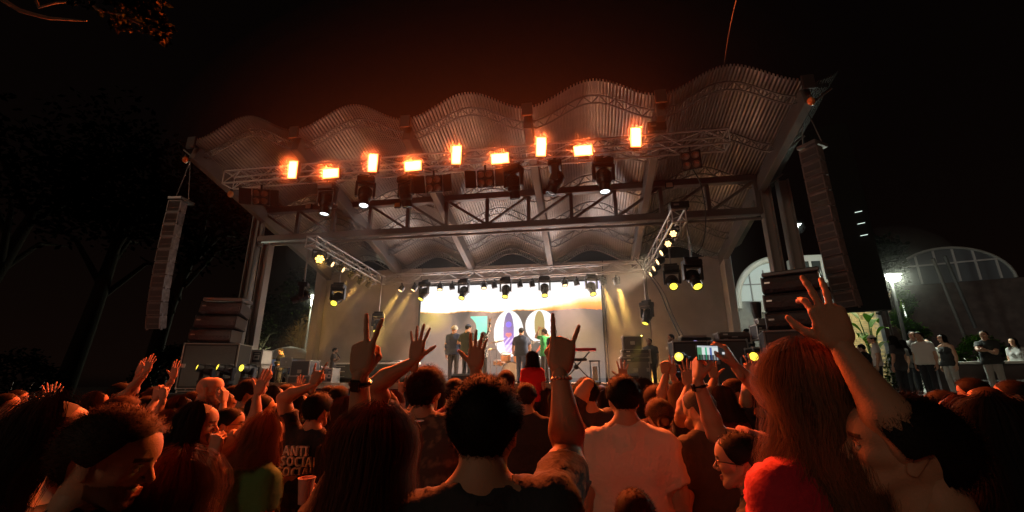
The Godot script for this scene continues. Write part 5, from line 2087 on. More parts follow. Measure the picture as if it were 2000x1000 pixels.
func drum_kit() -> void:
	var t := thing("drum_kit", "drum kit with copper shells and cymbals below the number zero", "drum kit", Vector3(-2.25, 1.66, -13.9))
	var shell := mat("drum_copper", Color(0.5, 0.26, 0.1), 0.3, 0.4)
	var skin_ := mat("drum_skin", Color(0.65, 0.63, 0.58), 0.5)
	var chrome := mat("chrome", Color(0.6, 0.6, 0.6), 0.15, 0.95)
	var drum := func(c: Vector3, r: float, h: float, bs: Basis) -> void:
		var b := MB.new()
		b.lathe([[r, -h / 2], [r, h / 2]], Transform3D(bs, c), 24)
		obj("drum_shell", b, shell, t)
		for s in [-1, 1]:
			b = MB.new()
			b.lathe([[0.0, s * h / 2], [r - 0.005, s * h / 2]] if s < 0 else [[r - 0.005, h / 2], [0.0, h / 2]], Transform3D(bs, c), 24)
			obj("drum_head", b, skin_, t)
		for s in [-1, 1]:
			b = MB.new()
			b.lathe([[r, s * h / 2 - 0.02], [r + 0.015, s * h / 2 - 0.02], [r + 0.015, s * h / 2 + 0.02], [r, s * h / 2 + 0.02]], Transform3D(bs, c), 24)
			obj("hoop", b, chrome, t)
	drum.call(Vector3(0, 0.32, 0.1), 0.3, 0.42, Basis(Vector3.RIGHT, PI / 2))
	drum.call(Vector3(-0.22, 0.78, 0.05), 0.16, 0.22, Basis(Vector3.RIGHT, 0.3))
	drum.call(Vector3(0.2, 0.78, 0.05), 0.17, 0.24, Basis(Vector3.RIGHT, 0.3))
	drum.call(Vector3(0.6, 0.5, -0.1), 0.22, 0.4, Basis(Vector3.RIGHT, 0.1))
	drum.call(Vector3(-0.5, 0.62, -0.2), 0.18, 0.14, Basis(Vector3.RIGHT, 0.1))
	var brass := mat("brass", Color(0.6, 0.42, 0.14), 0.25, 0.85)
	for q in [[-0.75, 1.05, -0.1, 0.2], [-0.5, 1.28, 0.15, 0.24], [0.65, 1.25, 0.05, 0.26]]:
		var b := MB.new()
		b.lathe([[0.0, -0.004], [q[3], -0.02], [q[3], -0.016], [0.05, 0.008], [0.035, 0.022], [0.0, 0.026]], Transform3D(Basis(Vector3.BACK, 0.2), Vector3(q[0], q[1], q[2])), 22)
		obj("cymbal", b, brass, t)
		b = MB.new()
		b.tube([Vector3(q[0], 0.0, q[2]), Vector3(q[0], q[1], q[2])], 0.012, 6)
		obj("cymbal_stand", b, chrome, t)


func leaf_mat(key: String, a: Color) -> StandardMaterial3D:
	if mats.has(key):
		return mats[key]
	var m := mat(key, Color(1, 1, 1), 0.7, 0.0, 0.25)
	m.albedo_color = a.linear_to_srgb()
	m.vertex_color_use_as_albedo = true
	m.backlight_enabled = true
	m.backlight = Color(0.6, 0.75, 0.25)
	m.cull_mode = BaseMaterial3D.CULL_DISABLED
	return m

func leaf(mb: MB, p: Vector3, size: float, g: float) -> void:
	var d := Vector3(rng.randf_range(-1, 1), rng.randf_range(-0.7, 0.6), rng.randf_range(-1, 1)).normalized()
	var s := d.cross(Vector3(rng.randf_range(-1, 1), rng.randf_range(0.2, 1), rng.randf_range(-1, 1))).normalized()
	mb.col = Color(g, g, g)
	var n := d.cross(s).normalized()
	var b := mb.vert(p, n)
	mb.vert(p + d * size * 0.5 + s * size * 0.26, n)
	mb.vert(p + d * size, n)
	mb.vert(p + d * size * 0.5 - s * size * 0.26, n)
	mb.tri_i(b, b + 1, b + 2)
	mb.tri_i(b, b + 2, b + 3)

func leaf_cloud(mb: MB, ctr: Vector3, r: Vector3, n: int, size: float, clumps := 14, hollow := 0.3) -> void:
	var cs := []
	for k in clumps:
		var d := Vector3(rng.randfn(), rng.randfn(), rng.randfn()).normalized()
		cs.append([ctr + d * r * rng.randf_range(hollow, 0.95), rng.randf_range(0.22, 0.42), rng.randf_range(0.6, 1.25)])
	for k in n:
		var c: Array = cs[rng.randi() % clumps]
		var d := Vector3(rng.randfn(), rng.randfn(), rng.randfn()).normalized() * pow(rng.randf(), 0.4)
		leaf(mb, c[0] + d * r * c[1], size * rng.randf_range(0.7, 1.3), c[2] * rng.randf_range(0.8, 1.2))

func shrub(called: String, label: String, category: String, at: Vector3, r: Vector3, n: int, size: float, col: Color, key: String, group := "") -> void:
	var t := thing(called, label, category, at, 0.0, group)
	var mb := MB.new()
	var cs := 60
	for k in n:
		var d := Vector3(rng.randfn(), absf(rng.randfn()) * 1.1, rng.randfn()).normalized()
		fn.seed = 5
		fn.frequency = 1.0
		var bump := 1.0 + 0.14 * fn.get_noise_3dv(d * 3.0 + at)
		leaf(mb, Vector3(0, r.y * 0.12, 0) + d * r * bump * rng.randf_range(0.86, 1.0), size * rng.randf_range(0.7, 1.3), rng.randf_range(0.7, 1.2))
	obj("foliage", mb, leaf_mat(key, col), t)
	var st := MB.new()
	for k in 5:
		var a := TAU * k / 5.0
		st.tube([Vector3(0.05 * cos(a), 0, 0.05 * sin(a)), Vector3(r.x * 0.5 * cos(a), r.y * 0.7, r.z * 0.5 * sin(a))], [0.035, 0.012], 5)
	obj("stem", st, mat("bark", Color(0.09, 0.065, 0.045), 0.9), t)

func tree(label: String, at: Vector3, h: float, lean: Vector3, r: float, leaves: int, lsize: float, col: Color, key: String, bark := Color(0.09, 0.065, 0.05), group := "trees in the dark") -> void:
	var t := thing("tree", label, "tree", at, 0.0, group)
	var bm := mat("bark_%d" % int(bark.r * 500), bark, 0.95, 0.0, 0.1)
	relief(bm, 8.0, 1.2, 0.06, 4)
	var tb := MB.new()
	var top := Vector3(0, h * 0.72, 0) + lean
	var p := []
	for k in 8:
		var u := k / 7.0
		p.append(Vector3(sin(u * 5.0 + at.x) * 0.1 * r * 0.5, 0, cos(u * 4.0 + at.z) * 0.08 * r * 0.5) + top * u)
	var r0 := h * 0.026
	tb.tube(p, [r0 * 1.5, r0 * 1.1, r0, r0 * 0.92, r0 * 0.82, r0 * 0.7, r0 * 0.55, r0 * 0.35], 9)
	obj("trunk", tb, bm, t)
	for k in 6:
		var u := 0.55 + 0.07 * k
		var a := k * 2.4 + at.x
		var e := top * u + Vector3(cos(a) * r * 0.7, h * 0.16, sin(a) * r * 0.7)
		var lb := MB.new()
		lb.tube([top * u, top * u + (e - top * u) * 0.5 + Vector3(0, 0.06 * h, 0), e], [r0 * 0.4, r0 * 0.25, r0 * 0.08], 6)
		obj("limb", lb, bm, t)
	var mb := MB.new()
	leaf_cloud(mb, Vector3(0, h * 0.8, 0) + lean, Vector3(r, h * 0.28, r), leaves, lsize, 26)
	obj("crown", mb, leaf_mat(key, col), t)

func build_background() -> void:
	right_side()
	left_side()

func street_lamp(at: Vector3, h: float, label: String, col: Color, energy: float, arm := 0.0, size := 0.16, halo := 1.6) -> void:
	var t := thing("street_lamp", label, "street lamp", at, 0.0, "lit street lamps")
	var b := MB.new()
	b.tube([Vector3.ZERO, Vector3(0, h, 0)], [0.07, 0.045], 10)
	obj("pole", b, mat("dark_pole" if halo > 3.0 else "lamp_pole", Color(0.05, 0.05, 0.05) if halo > 3.0 else Color(0.3, 0.3, 0.29), 0.4, 0.5), t)
	b = MB.new()
	b.box(Vector3(arm, h + 0.05, 0.1), Vector3(0.5, 0.07, 0.3), Basis(), 0.02)
	obj("lamp_head", b, mat("lamp_pole", Color(0.3, 0.3, 0.29), 0.4, 0.5), t)
	b = MB.new()
	b.ball(Vector3(arm, h - 0.1, 0.16), Vector3(size, size * 0.7, size), 12, 8)
	obj("bulb", b, glow("street_bulb", Color(0.95, 1.0, 0.85), 6.0), t)
	omni("street_lamp_light", at + Vector3(arm, h - 0.1, 0.16), col, energy, 0.1)
	if FOG:
		for k in 5:
			fog("street_halo", at + Vector3(arm, h - 0.1, 0.16), Vector3.ONE * halo * pow(0.66, k), 0.0012 * pow(1.9, k), Color(0.9, 0.9, 0.85))  # fog shells added to imitate bloom around the bulb, no real mist

func right_side() -> void:
	var white := Color(0.9, 1.0, 0.8)
	street_lamp(Vector3(Vector3(10.52, 5.08, -16.15).x, 1.3, Vector3(10.52, 5.08, -16.15).z - 0.16), Vector3(10.52, 5.08, -16.15).y - 1.2, "dazzling white street lamp above the twisted green topiary", white, 15.0, 0.0, 0.2, 3.6)
	street_lamp(Vector3(9.08, 3.45, -19.00), 4.6, "white lamp shining behind the lamp-side hanging speaker column", Color(0.85, 1.0, 0.95), 14.0, 0.0, 0.12, 0.7)
	# building with the curved lit window behind the stage
	var bl := thing("curved_building", "pale building with curved lit window and balcony behind stage", "building", Vector3(8.0, 0, -24.0))
	var wm := mat("render_grey", Color(0.3, 0.31, 0.31), 0.85)
	mottle(wm, Color(0.24, 0.25, 0.25), Color(0.34, 0.345, 0.34), 0.3)
	var b := MB.new()
	b.box(Vector3(3.2, 2.85, -2.0), Vector3(7.0, 5.7, 4.0), Basis(), 0.03)
	obj("lower_wall", b, wm, bl)
	var arch := []
	var inner := []
	for k in 15:
		var a := PI - PI * 0.5 * k / 14.0
		arch.append(Vector3(2.3 + cos(a) * 2.15, 5.72 + sin(a) * 2.2, 0.06))
		inner.append([2.3 + cos(a) * 2.0, sin(a) * 2.05])
	arch.push_front(Vector3(0.12, 5.3, 0.06))
	b = MB.new()
	b.tube(arch, 0.16, 8)
	obj("arch_frame", b, mat("white_plaster", Color.WHITE), bl)
	inner.append([2.3, 0.0])
	b = MB.new()
	b.prism(inner, 0.04, Transform3D(Basis(), Vector3(0, 5.72, -0.15)))
	var gl := mat("lit_glass", Color(0.4, 0.45, 0.44), 0.15)
	gl.emission_enabled = true
	gl.emission = Color(0.32, 0.38, 0.36).linear_to_srgb()
	gl.emission_energy_multiplier = 0.5
	obj("lit_window", b, gl, bl)
	b = MB.new()
	for x in [0.9, 1.6]:
		b.box(Vector3(x, 6.5, -0.05), Vector3(0.05, 1.7, 0.06))
	b.box(Vector3(1.3, 6.6, -0.05), Vector3(2.0, 0.05, 0.06))
	obj("mullion", b, mat("mullion_grey", Color(0.25, 0.26, 0.26), 0.5), bl)
	b = MB.new()
	b.box(Vector3(4.6, 7.3, -0.5), Vector3(2.6, 1.5, 1.2), Basis(), 0.02)
	obj("upper_wall", b, mat("white_plaster", Color.WHITE), bl)
	for k in 4:
		b = MB.new()
		b.box(Vector3(3.6 + k * 0.55, 7.2, 0.13), Vector3(0.42, 1.0, 0.04), Basis(), 0.01)
		obj("balcony_pane", b, mat("dark_glass", Color(0.06, 0.07, 0.07), 0.1), bl)
	b = MB.new()
	b.box(Vector3(1.2, 5.35, 0.2), Vector3(0.9, 0.62, 0.4), Basis(), 0.03)
	b.lathe([[0.22, 0.0], [0.22, 0.02], [0.0, 0.02]], Transform3D(Basis(Vector3.RIGHT, PI / 2), Vector3(1.2, 5.35, 0.4)), 16)
	obj("air_conditioner", b, mat("ac_white", Color(0.45, 0.47, 0.47), 0.6), bl)
	# black scrim tower
	var sc := thing("scrim_tower", "tall black cloth-covered scaffold tower with three small glowing strips added for reflections", "tower", Vector3(9.12, 1.3, -15.65), -0.3)
	var sm := mat("scrim_black", Color(0.006, 0.007, 0.007), 0.95)
	b = MB.new()
	b.box(Vector3(0, 6.0, 0), Vector3(1.36, 6.8, 0.3), Basis(), 0.02)
	obj("black_cloth", b, sm, sc)
	for x in [-0.62, 0.62]:
		b = MB.new()
		b.tube([Vector3(x, 0, -0.25), Vector3(x, 9.4, -0.25)], 0.04, 8)
		obj("scaffold_leg", b, mat("dark_steel", Color(0.06, 0.055, 0.055), 0.6, 0.3), sc)
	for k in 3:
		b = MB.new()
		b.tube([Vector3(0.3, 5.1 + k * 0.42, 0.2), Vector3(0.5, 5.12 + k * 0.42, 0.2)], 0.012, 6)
		obj("reflection_strip", b, glow("reflection_glow", Color(0.8, 1.0, 0.9), 0.9), sc)  # glowing tubes drawn in place of white light reflections, not lamps
	# lit brick wall
	var bw := thing("brick_wall", "yellow-lit brick wall behind the banana plant", "wall", Vector3(11.75, 1.3, -21.5), -0.15)
	b = MB.new()
	b.box(Vector3(0, 1.75, -0.1), Vector3(2.3, 3.5, 0.2))
	obj("mortar_face", b, mat("mortar", Color(0.3, 0.26, 0.18), 0.9), bw)
	var brk := MB.new()
	for j in 40:
		for i in 8:
			brk.col = Color.WHITE * rng.randf_range(0.8, 1.1)
			brk.box(Vector3(-1.0 + i * 0.26 + (0.13 if j % 2 else 0.0), 0.05 + j * 0.086, 0.008), Vector3(0.245, 0.072, 0.05))
	var km := mat("yellow_brick", Color(1, 1, 1), 0.85)
	km.albedo_color = Color(0.55, 0.42, 0.2).linear_to_srgb()
	km.vertex_color_use_as_albedo = true
	var bo := obj("bricks", brk, km, bw)
	bo.set_meta("kind", "stuff")
	omni("street_lamp_light", Vector3(11.7, 5.0, -19.6), Color(1.0, 0.85, 0.5), 10.0, 0.1)
	var lw := thing("wall_lamp", "wall lamp shining on the yellow brick wall", "lamp", Vector3(11.7, 5.0, -19.6))
	b = MB.new()
	b.ball(Vector3.ZERO, Vector3(0.1, 0.1, 0.1), 10, 8)
	obj("bulb", b, glow("wall_bulb", Color(1.0, 0.85, 0.5), 3.0), lw)
	b = MB.new()
	b.tube([Vector3(0, 0.1, 0), Vector3(0, 0.3, 0), Vector3(0, 0.32, -1.6)], 0.02, 6)
	obj("bracket", b, mat("dark_steel", Color.BLACK), lw)
	# dark building with wide arched window
	var db := thing("dark_building", "large dark building with wide arched window behind hedges", "building", Vector3(23.5, 0, -31.5), -0.32)
	b = MB.new()
	b.box(Vector3(0, 3.9, -2.5), Vector3(17, 7.8, 5), Basis(), 0.04)
	var dw := mat("dark_render", Color(0.11, 0.085, 0.085), 0.9)
	mottle(dw, Color(0.05, 0.037, 0.037), Color(0.08, 0.06, 0.058), 0.25)
	obj("facade", b, dw, db)
	b = MB.new()
	var ol := []
	for k in 21:
		var a := PI * k / 20.0
		ol.append([cos(a) * 3.0, sin(a) * 2.3])
	b.prism(ol, 0.3, Transform3D(Basis(), Vector3(0.3, 7.82, -0.5)))
	var glass := mat("night_glass", Color(0.09, 0.1, 0.12), 0.3)
	obj("arched_window", b, glass, db)
	for k in 6:
		var x := -2.4 + k * 0.95
		var top := sqrt(maxf(0.05, 1.0 - pow(x / 3.0, 2.0))) * 2.3
		b = MB.new()
		b.box(Vector3(0.3 + x, 7.84 + top / 2, -0.17), Vector3(0.11, top - 0.05, 0.08))
		obj("mullion", b, mat("mullion_white", Color(0.35, 0.35, 0.37), 0.6), db)
	b = MB.new()
	b.box(Vector3(0.3, 9.1, -0.16), Vector3(4.6, 0.1, 0.09))
	obj("transom", b, mat("mullion_white", Color.WHITE), db)
	var arc := []
	for k in 21:
		var a := PI * k / 20.0
		arc.append(Vector3(0.3 + cos(a) * 3.0, 7.84 + sin(a) * 2.3, -0.18))
	b = MB.new()
	b.tube(arc, 0.1, 6)
	obj("window_arch", b, mat("mullion_grey", Color.WHITE), db)
	for q in [[Vector3(16.27, 7.18, -22.18), Vector3(17.59, 3.62, -23.43), "first"], [Vector3(17.24, 7.43, -22.79), Vector3(18.54, 4.13, -23.96), "second"]]:
		b = MB.new()
		b.tube([q[0], q[1]], 0.07, 8)
		tag(obj("stay_pole", b, mat("dark_steel", Color.BLACK)), "%s slanting dark pole in front of the arched window" % q[2], "pole", "slanting poles before the building")
	# plants
	topiary()
	shrub("hedge", "round bright hedge behind the plain white t-shirt", "hedge", Vector3(11.03, 2.64, -17.37) * Vector3(1, 0, 1) + Vector3(0, 1.3, 0), Vector3(0.7, 1.5, 0.6), 3200, 0.075, Color(0.1, 0.22, 0.03), "leaf_hedge", "clipped hedges on the terrace")
	shrub("hedge", "wide rounded hedge beside the man with folded arms", "hedge", Vector3(13.75, 2.64, -17.81) * Vector3(1, 0, 1) + Vector3(0, 1.3, 0), Vector3(1.0, 1.75, 0.9), 5200, 0.085, Color(0.12, 0.26, 0.05), "leaf_hedge_dark", "clipped hedges on the terrace")
	banana(Vector3(10.35, 1.3, -17.8))
	tree("dark tree behind the dazzling lamp, lit from inside", Vector3(13.0, 1.3, -19.5), 6.2, Vector3(-0.9, 0, 0), 1.15, 2200, 0.2, Color(0.012, 0.02, 0.007), "leaf_tree", Color(0.02, 0.016, 0.012))
	# planter wall and low table-like ledges among the people
	var pw := thing("planter_wall", "low planter wall with pale ledge between standing people", "wall", Vector3(12.1, 1.3, -15.1), -0.35)
	for q in [[Vector3(0, 0.45, 0), Vector3(3.0, 0.9, 0.35), "dark_face", dw], [Vector3(0, 0.94, 0.02), Vector3(3.1, 0.08, 0.55), "pale_ledge", mat("pale_stone", Color.WHITE)], [Vector3(0.3, 0.42, 0.35), Vector3(2.4, 0.06, 0.4), "lower_shelf", mat("grey_plate", Color(0.2, 0.2, 0.2), 0.4)]]:
		b = MB.new()
		b.box(q[0], q[1], Basis(), 0.01)
		obj(q[2], b, q[3], pw)

func topiary() -> void:
	var t := thing("topiary", "tall twisted bright green topiary under the dazzling lamp", "topiary", Vector3(12.10, 4.31, -18.43) * Vector3(1, 0, 1) + Vector3(0, 1.3, 0))
	var mb := MB.new()
	for k in 7500:
		var u := rng.randf()
		var a := u * TAU * 2.4
		var rr := lerpf(0.6, 0.26, u)
		var c := Vector3(cos(a) * rr * 0.6, 0.7 + u * 3.0, sin(a) * rr * 0.6)
		var d := Vector3(rng.randfn(), rng.randfn(), rng.randfn()).normalized() * pow(rng.randf(), 0.35)
		leaf(mb, c + d * Vector3(rr, 0.3, rr) * 0.8, 0.085 * rng.randf_range(0.7, 1.3), rng.randf_range(0.7, 1.2))
	obj("foliage", mb, leaf_mat("leaf_topiary", Color(0.1, 0.24, 0.03)), t)
	var s := MB.new()
	s.tube([Vector3.ZERO, Vector3(0, 3.5, 0)], [0.06, 0.02], 7)
	obj("trunk", s, mat("bark", Color.WHITE), t)

func banana(at: Vector3) -> void:
	var t := thing("banana_plant", "dark banana plant with broad leaves before lit brick wall", "plant", at)
	for k in 8:
		var a := k * 2.4
		var out := Vector3(cos(a), 0, sin(a))
		var l := 1.0 + 0.12 * (k % 3)
		var h0 := 1.5 + 0.16 * k
		var stem := MB.new()
		stem.tube([Vector3.ZERO, Vector3(0, h0 * 0.6, 0) + out * 0.08, Vector3(0, h0, 0) + out * 0.22], [0.045, 0.03, 0.016], 6)
		obj("stalk", stem, leaf_mat("banana_stalk", Color(0.06, 0.09, 0.03)), t)
		var mb := MB.new()
		var side := out.cross(Vector3.UP)
		var prev := -1
		for j in 9:
			var u := j / 8.0
			var p := Vector3(0, h0, 0) + out * (0.22 + l * 0.45 * u) + Vector3(0, l * (0.9 * u - 0.75 * u * u), 0)
			var w := 0.17 * sin(PI * clampf(u * 0.93 + 0.07, 0, 1)) + 0.005
			var n := Vector3(-out.x * 0.4, 0.9, -out.z * 0.4).normalized()
			var b := mb.vert(p - side * w + Vector3(0, 0.03, 0), n)
			mb.vert(p, n)
			mb.vert(p + side * w + Vector3(0, 0.03, 0), n)
			if prev >= 0:
				for q in 2:
					mb.tri_i(prev + q, prev + q + 1, b + q + 1)
					mb.tri_i(prev + q, b + q + 1, b + q)
			prev = b
		obj("leaf", mb, leaf_mat("banana_leaf", Color(0.05, 0.1, 0.02)), t)

func left_side() -> void:
	var pale := Color(0.95, 1.0, 0.75)
	var lp: Vector3 = Vector3(-16.54, 6.04, -24.00)
	street_lamp(Vector3(lp.x, 0, -24.0), 6.75, "street lamp on a tall pole seen past the stage wall", pale, 30.0, 0.25, 0.17)
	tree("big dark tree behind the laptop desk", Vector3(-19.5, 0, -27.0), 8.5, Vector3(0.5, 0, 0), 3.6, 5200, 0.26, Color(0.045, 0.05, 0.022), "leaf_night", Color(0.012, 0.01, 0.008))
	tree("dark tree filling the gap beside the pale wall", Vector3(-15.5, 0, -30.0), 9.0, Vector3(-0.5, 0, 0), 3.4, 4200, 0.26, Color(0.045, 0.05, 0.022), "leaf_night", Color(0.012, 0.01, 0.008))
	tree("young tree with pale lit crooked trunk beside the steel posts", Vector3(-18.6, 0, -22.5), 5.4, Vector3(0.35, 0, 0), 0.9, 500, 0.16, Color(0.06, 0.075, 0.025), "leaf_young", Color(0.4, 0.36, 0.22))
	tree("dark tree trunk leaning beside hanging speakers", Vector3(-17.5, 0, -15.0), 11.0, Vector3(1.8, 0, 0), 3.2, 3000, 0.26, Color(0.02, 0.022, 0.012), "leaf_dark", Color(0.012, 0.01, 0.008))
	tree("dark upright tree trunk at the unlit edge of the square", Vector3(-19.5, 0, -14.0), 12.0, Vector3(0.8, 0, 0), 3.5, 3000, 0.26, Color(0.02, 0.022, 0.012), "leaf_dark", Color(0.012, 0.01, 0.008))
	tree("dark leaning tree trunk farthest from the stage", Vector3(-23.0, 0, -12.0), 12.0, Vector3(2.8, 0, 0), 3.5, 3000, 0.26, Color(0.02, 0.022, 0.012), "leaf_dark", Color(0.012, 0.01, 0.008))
	shrub("bush", "dark bush with lit leaf tips behind the raised arms", "bush", Vector3(-15.4, 0, -14.6), Vector3(1.7, 2.75, 1.2), 5200, 0.13, Color(0.04, 0.055, 0.02), "leaf_bush", "bushes beyond the square")
	shrub("bush", "nearly black bush beside the tree trunks", "bush", Vector3(-18.0, 0, -11.5), Vector3(1.6, 2.4, 1.4), 3200, 0.14, Color(0.02, 0.025, 0.012), "leaf_dark", "bushes beyond the square")
	car(Vector3(-20.5, 0, -20.3), 0.5)
	street_lamp(Vector3(-20.8, 0, -24.5), 3.4, "low lamp glinting through the bush leaves", pale, 14.0, 0.0, 0.12)
	# canopies behind the desk
	for q in [[Vector3(-15.0, 0, -19.5), Color(0.05, 0.1, 0.4), "blue pointed canopy behind the white flight cases"], [Vector3(-11.9, 0, -19.2), Color(0.1, 0.16, 0.42), "blue and white striped canopy beside the pale wall"]]:
		var t := thing("canopy_tent", q[2], "canopy", q[0], 0.3)
		var b := MB.new()
		var r := 1.5
		var c := [Vector3(-r, 2.35, -r), Vector3(r, 2.35, -r), Vector3(r, 2.35, r), Vector3(-r, 2.35, r)]
		for k in 4:
			b.poly([c[k], c[(k + 1) % 4], Vector3(0, 3.1, 0)], Vector3(0, 1, 0) + c[k] * 0.2)
		obj("roof_cloth", b, mat("canopy_%d" % int(q[1].r * 100), q[1], 0.8), t)
		b = MB.new()
		for k in 4:
			var a: Vector3 = c[k]
			var d: Vector3 = c[(k + 1) % 4]
			for j in 6:
				if j % 2 == 0 or q[1].r < 0.08:
					var p0 := a.lerp(d, j / 6.0)
					var p1 := a.lerp(d, (j + 1) / 6.0)
					b.poly([p0 + Vector3(0, -0.3, 0), p1 + Vector3(0, -0.3, 0), p1, p0], a + d)
		obj("valance", b, mat("canopy_trim_%d" % int(q[1].r * 100), Color(0.5, 0.55, 0.6) if q[1].r > 0.08 else q[1], 0.8), t)
		for k in 4:
			b = MB.new()
			b.tube([Vector3(c[k].x, 0, c[k].z), c[k]], 0.03, 6)
			obj("pole", b, mat("lamp_pole", Color(0.3, 0.3, 0.29), 0.4, 0.5), t)
	var um := thing("parasol", "pale rounded parasol behind the man at the laptop", "parasol", Vector3(-11.69, 2.77, -16.00) * Vector3(1, 0, 1))
	var ub := MB.new()
	ub.lathe([[0.95, 2.55], [0.8, 2.75], [0.45, 2.95], [0.0, 3.05]], Transform3D(), 16)
	obj("canopy_cloth", ub, mat("parasol_pale", Color(0.4, 0.42, 0.42), 0.8), um)
	ub = MB.new()
	ub.tube([Vector3.ZERO, Vector3(0, 3.0, 0)], 0.03, 6)
	obj("pole", ub, mat("lamp_pole", Color(0.3, 0.3, 0.29), 0.4, 0.5), um)
	# railing at the dark edge of the square
	var rl := thing("railing", "low pale railing at the dark edge behind the clapping blonde", "railing", Vector3(-13.5, 0, -8.6), 0.5)
	for y in [0.75, 1.05]:
		var b := MB.new()
		b.tube([Vector3(-5, y, 0), Vector3(2.5, y, 0)], 0.03, 6)
		obj("rail", b, mat("lamp_pole", Color(0.3, 0.3, 0.29), 0.4, 0.5), rl)
	for k in 6:
		var b := MB.new()
		b.tube([Vector3(-5 + k * 1.5, 0, 0), Vector3(-5 + k * 1.5, 1.05, 0)], 0.035, 6)
		obj("post", b, mat("lamp_pole", Color(0.3, 0.3, 0.29), 0.4, 0.5), rl)
	overhang()

func overhang() -> void:
	# lit twigs of a tree that hangs over the square
	var t := thing("overhanging_tree", "leafy branches hanging in from a tree beside the crowd", "tree", Vector3(-12.5, 0, -3.0))
	var bm := mat("bark_lit", Color(0.1, 0.08, 0.055), 0.9)
	var b := MB.new()
	b.tube([Vector3.ZERO, Vector3(0.2, 4, 0), Vector3(0.5, 8, -0.6), Vector3(0.8, 10.5, -1.0)], [0.3, 0.24, 0.17, 0.1], 10)
	obj("trunk", b, mat("bark", Color(0.09, 0.065, 0.045), 0.9), t)
	var o := t.position
	for q in [[Vector3(-11.01, 8.95, -4.55), Vector3(-10.09, 8.38, -4.86), Vector3(-9.58, 8.25, -4.98), Vector3(-8.88, 8.20, -5.11), 0.05], [Vector3(-9.88, 8.85, -4.76), Vector3(-9.76, 8.45, -4.90), Vector3(-9.43, 8.53, -4.93), Vector3(-8.95, 8.56, -5.00), 0.03], [Vector3(-9.03, 8.85, -4.90), Vector3(-8.68, 8.41, -5.08), Vector3(-8.21, 8.30, -5.19), Vector3(-7.52, 7.94, -5.41), 0.035], [Vector3(-8.56, 8.95, -4.95), Vector3(-8.10, 8.62, -5.12), Vector3(-7.74, 8.40, -5.24), Vector3(-7.60, 8.17, -5.33), 0.03]]:
		b = MB.new()
		b.tube([Vector3(0.6, 9.2, -0.8), q[0] - o, q[1] - o, q[2] - o, q[3] - o], [0.1, q[4], q[4] * 0.8, q[4] * 0.6, q[4] * 0.25], 7)
		obj("branch", b, bm, t)
	var lv := MB.new()
	leaf_cloud(lv, Vector3(-8.11, 8.44, -5.17) - o, Vector3(0.75, 0.35, 0.5), 520, 0.14, 12)
	leaf_cloud(lv, Vector3(-7.56, 8.01, -5.38) - o, Vector3(0.22, 0.24, 0.3), 220, 0.13, 6)
	leaf_cloud(lv, Vector3(-8.77, 8.51, -5.04) - o, Vector3(0.3, 0.15, 0.3), 60, 0.12, 5)
	leaf_cloud(lv, Vector3(-9.07, 9.88, -5.12) - o, Vector3(2.2, 0.8, 1.2), 900, 0.12, 16)
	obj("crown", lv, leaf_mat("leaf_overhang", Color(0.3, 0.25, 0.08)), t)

func car(at: Vector3, turn: float) -> void:
	var t := thing("parked_car", "small dark car parked beyond the lit bush", "car", at, turn)
	var m := mat("car_paint", Color(0.12, 0.14, 0.1), 0.25, 0.3)
	m.clearcoat_enabled = true
	var b := MB.new()
	b.prism([[-2.0, 0.35], [2.0, 0.35], [2.05, 0.75], [1.9, 0.9], [1.0, 0.98], [0.4, 1.45], [-0.9, 1.48], [-1.7, 1.0], [-2.05, 0.92]], 1.7, Transform3D(Basis(), Vector3(0, 0, -0.85)))
	obj("body", b, m, t)
	for s in [-1, 1]:
		b = MB.new()
		b.prism([[-1.5, 1.0], [0.85, 1.0], [0.36, 1.4], [-0.85, 1.42]], 0.02, Transform3D(Basis(), Vector3(0, 0, 0.85 if s > 0 else -0.87)))
		obj("side_window", b, mat("dark_glass", Color(0.06, 0.07, 0.07), 0.1), t)
		for x in [-1.25, 1.3]:
			b = MB.new()
			b.lathe([[0.0, -0.1], [0.3, -0.1], [0.33, 0.0], [0.3, 0.1], [0.0, 0.1]], Transform3D(Basis(Vector3.RIGHT, PI / 2), Vector3(x, 0.33, s * 0.78)), 18)
			obj("wheel", b, mat("tyre", Color(0.02, 0.02, 0.02), 0.8), t)
		b = MB.new()
		b.box(Vector3(2.03, 0.72, s * 0.6), Vector3(0.06, 0.14, 0.3), Basis(), 0.02)
		obj("headlight", b, mat("lamp_glass", Color(0.6, 0.6, 0.55), 0.1), t)


const BLACK := Color(0.018, 0.018, 0.02)
const FAIR := Color(0.5, 0.3, 0.21)
const TAN := Color(0.38, 0.22, 0.14)
const DARKSKIN := Color(0.16, 0.085, 0.055)
const BRUN := Color(0.016, 0.011, 0.008)
const BROWN := Color(0.05, 0.024, 0.012)
const BLOND := Color(0.17, 0.1, 0.045)

func build_crowd() -> void:
	near_crowd()
	middle_crowd()
	stage_people()
	terrace_people()

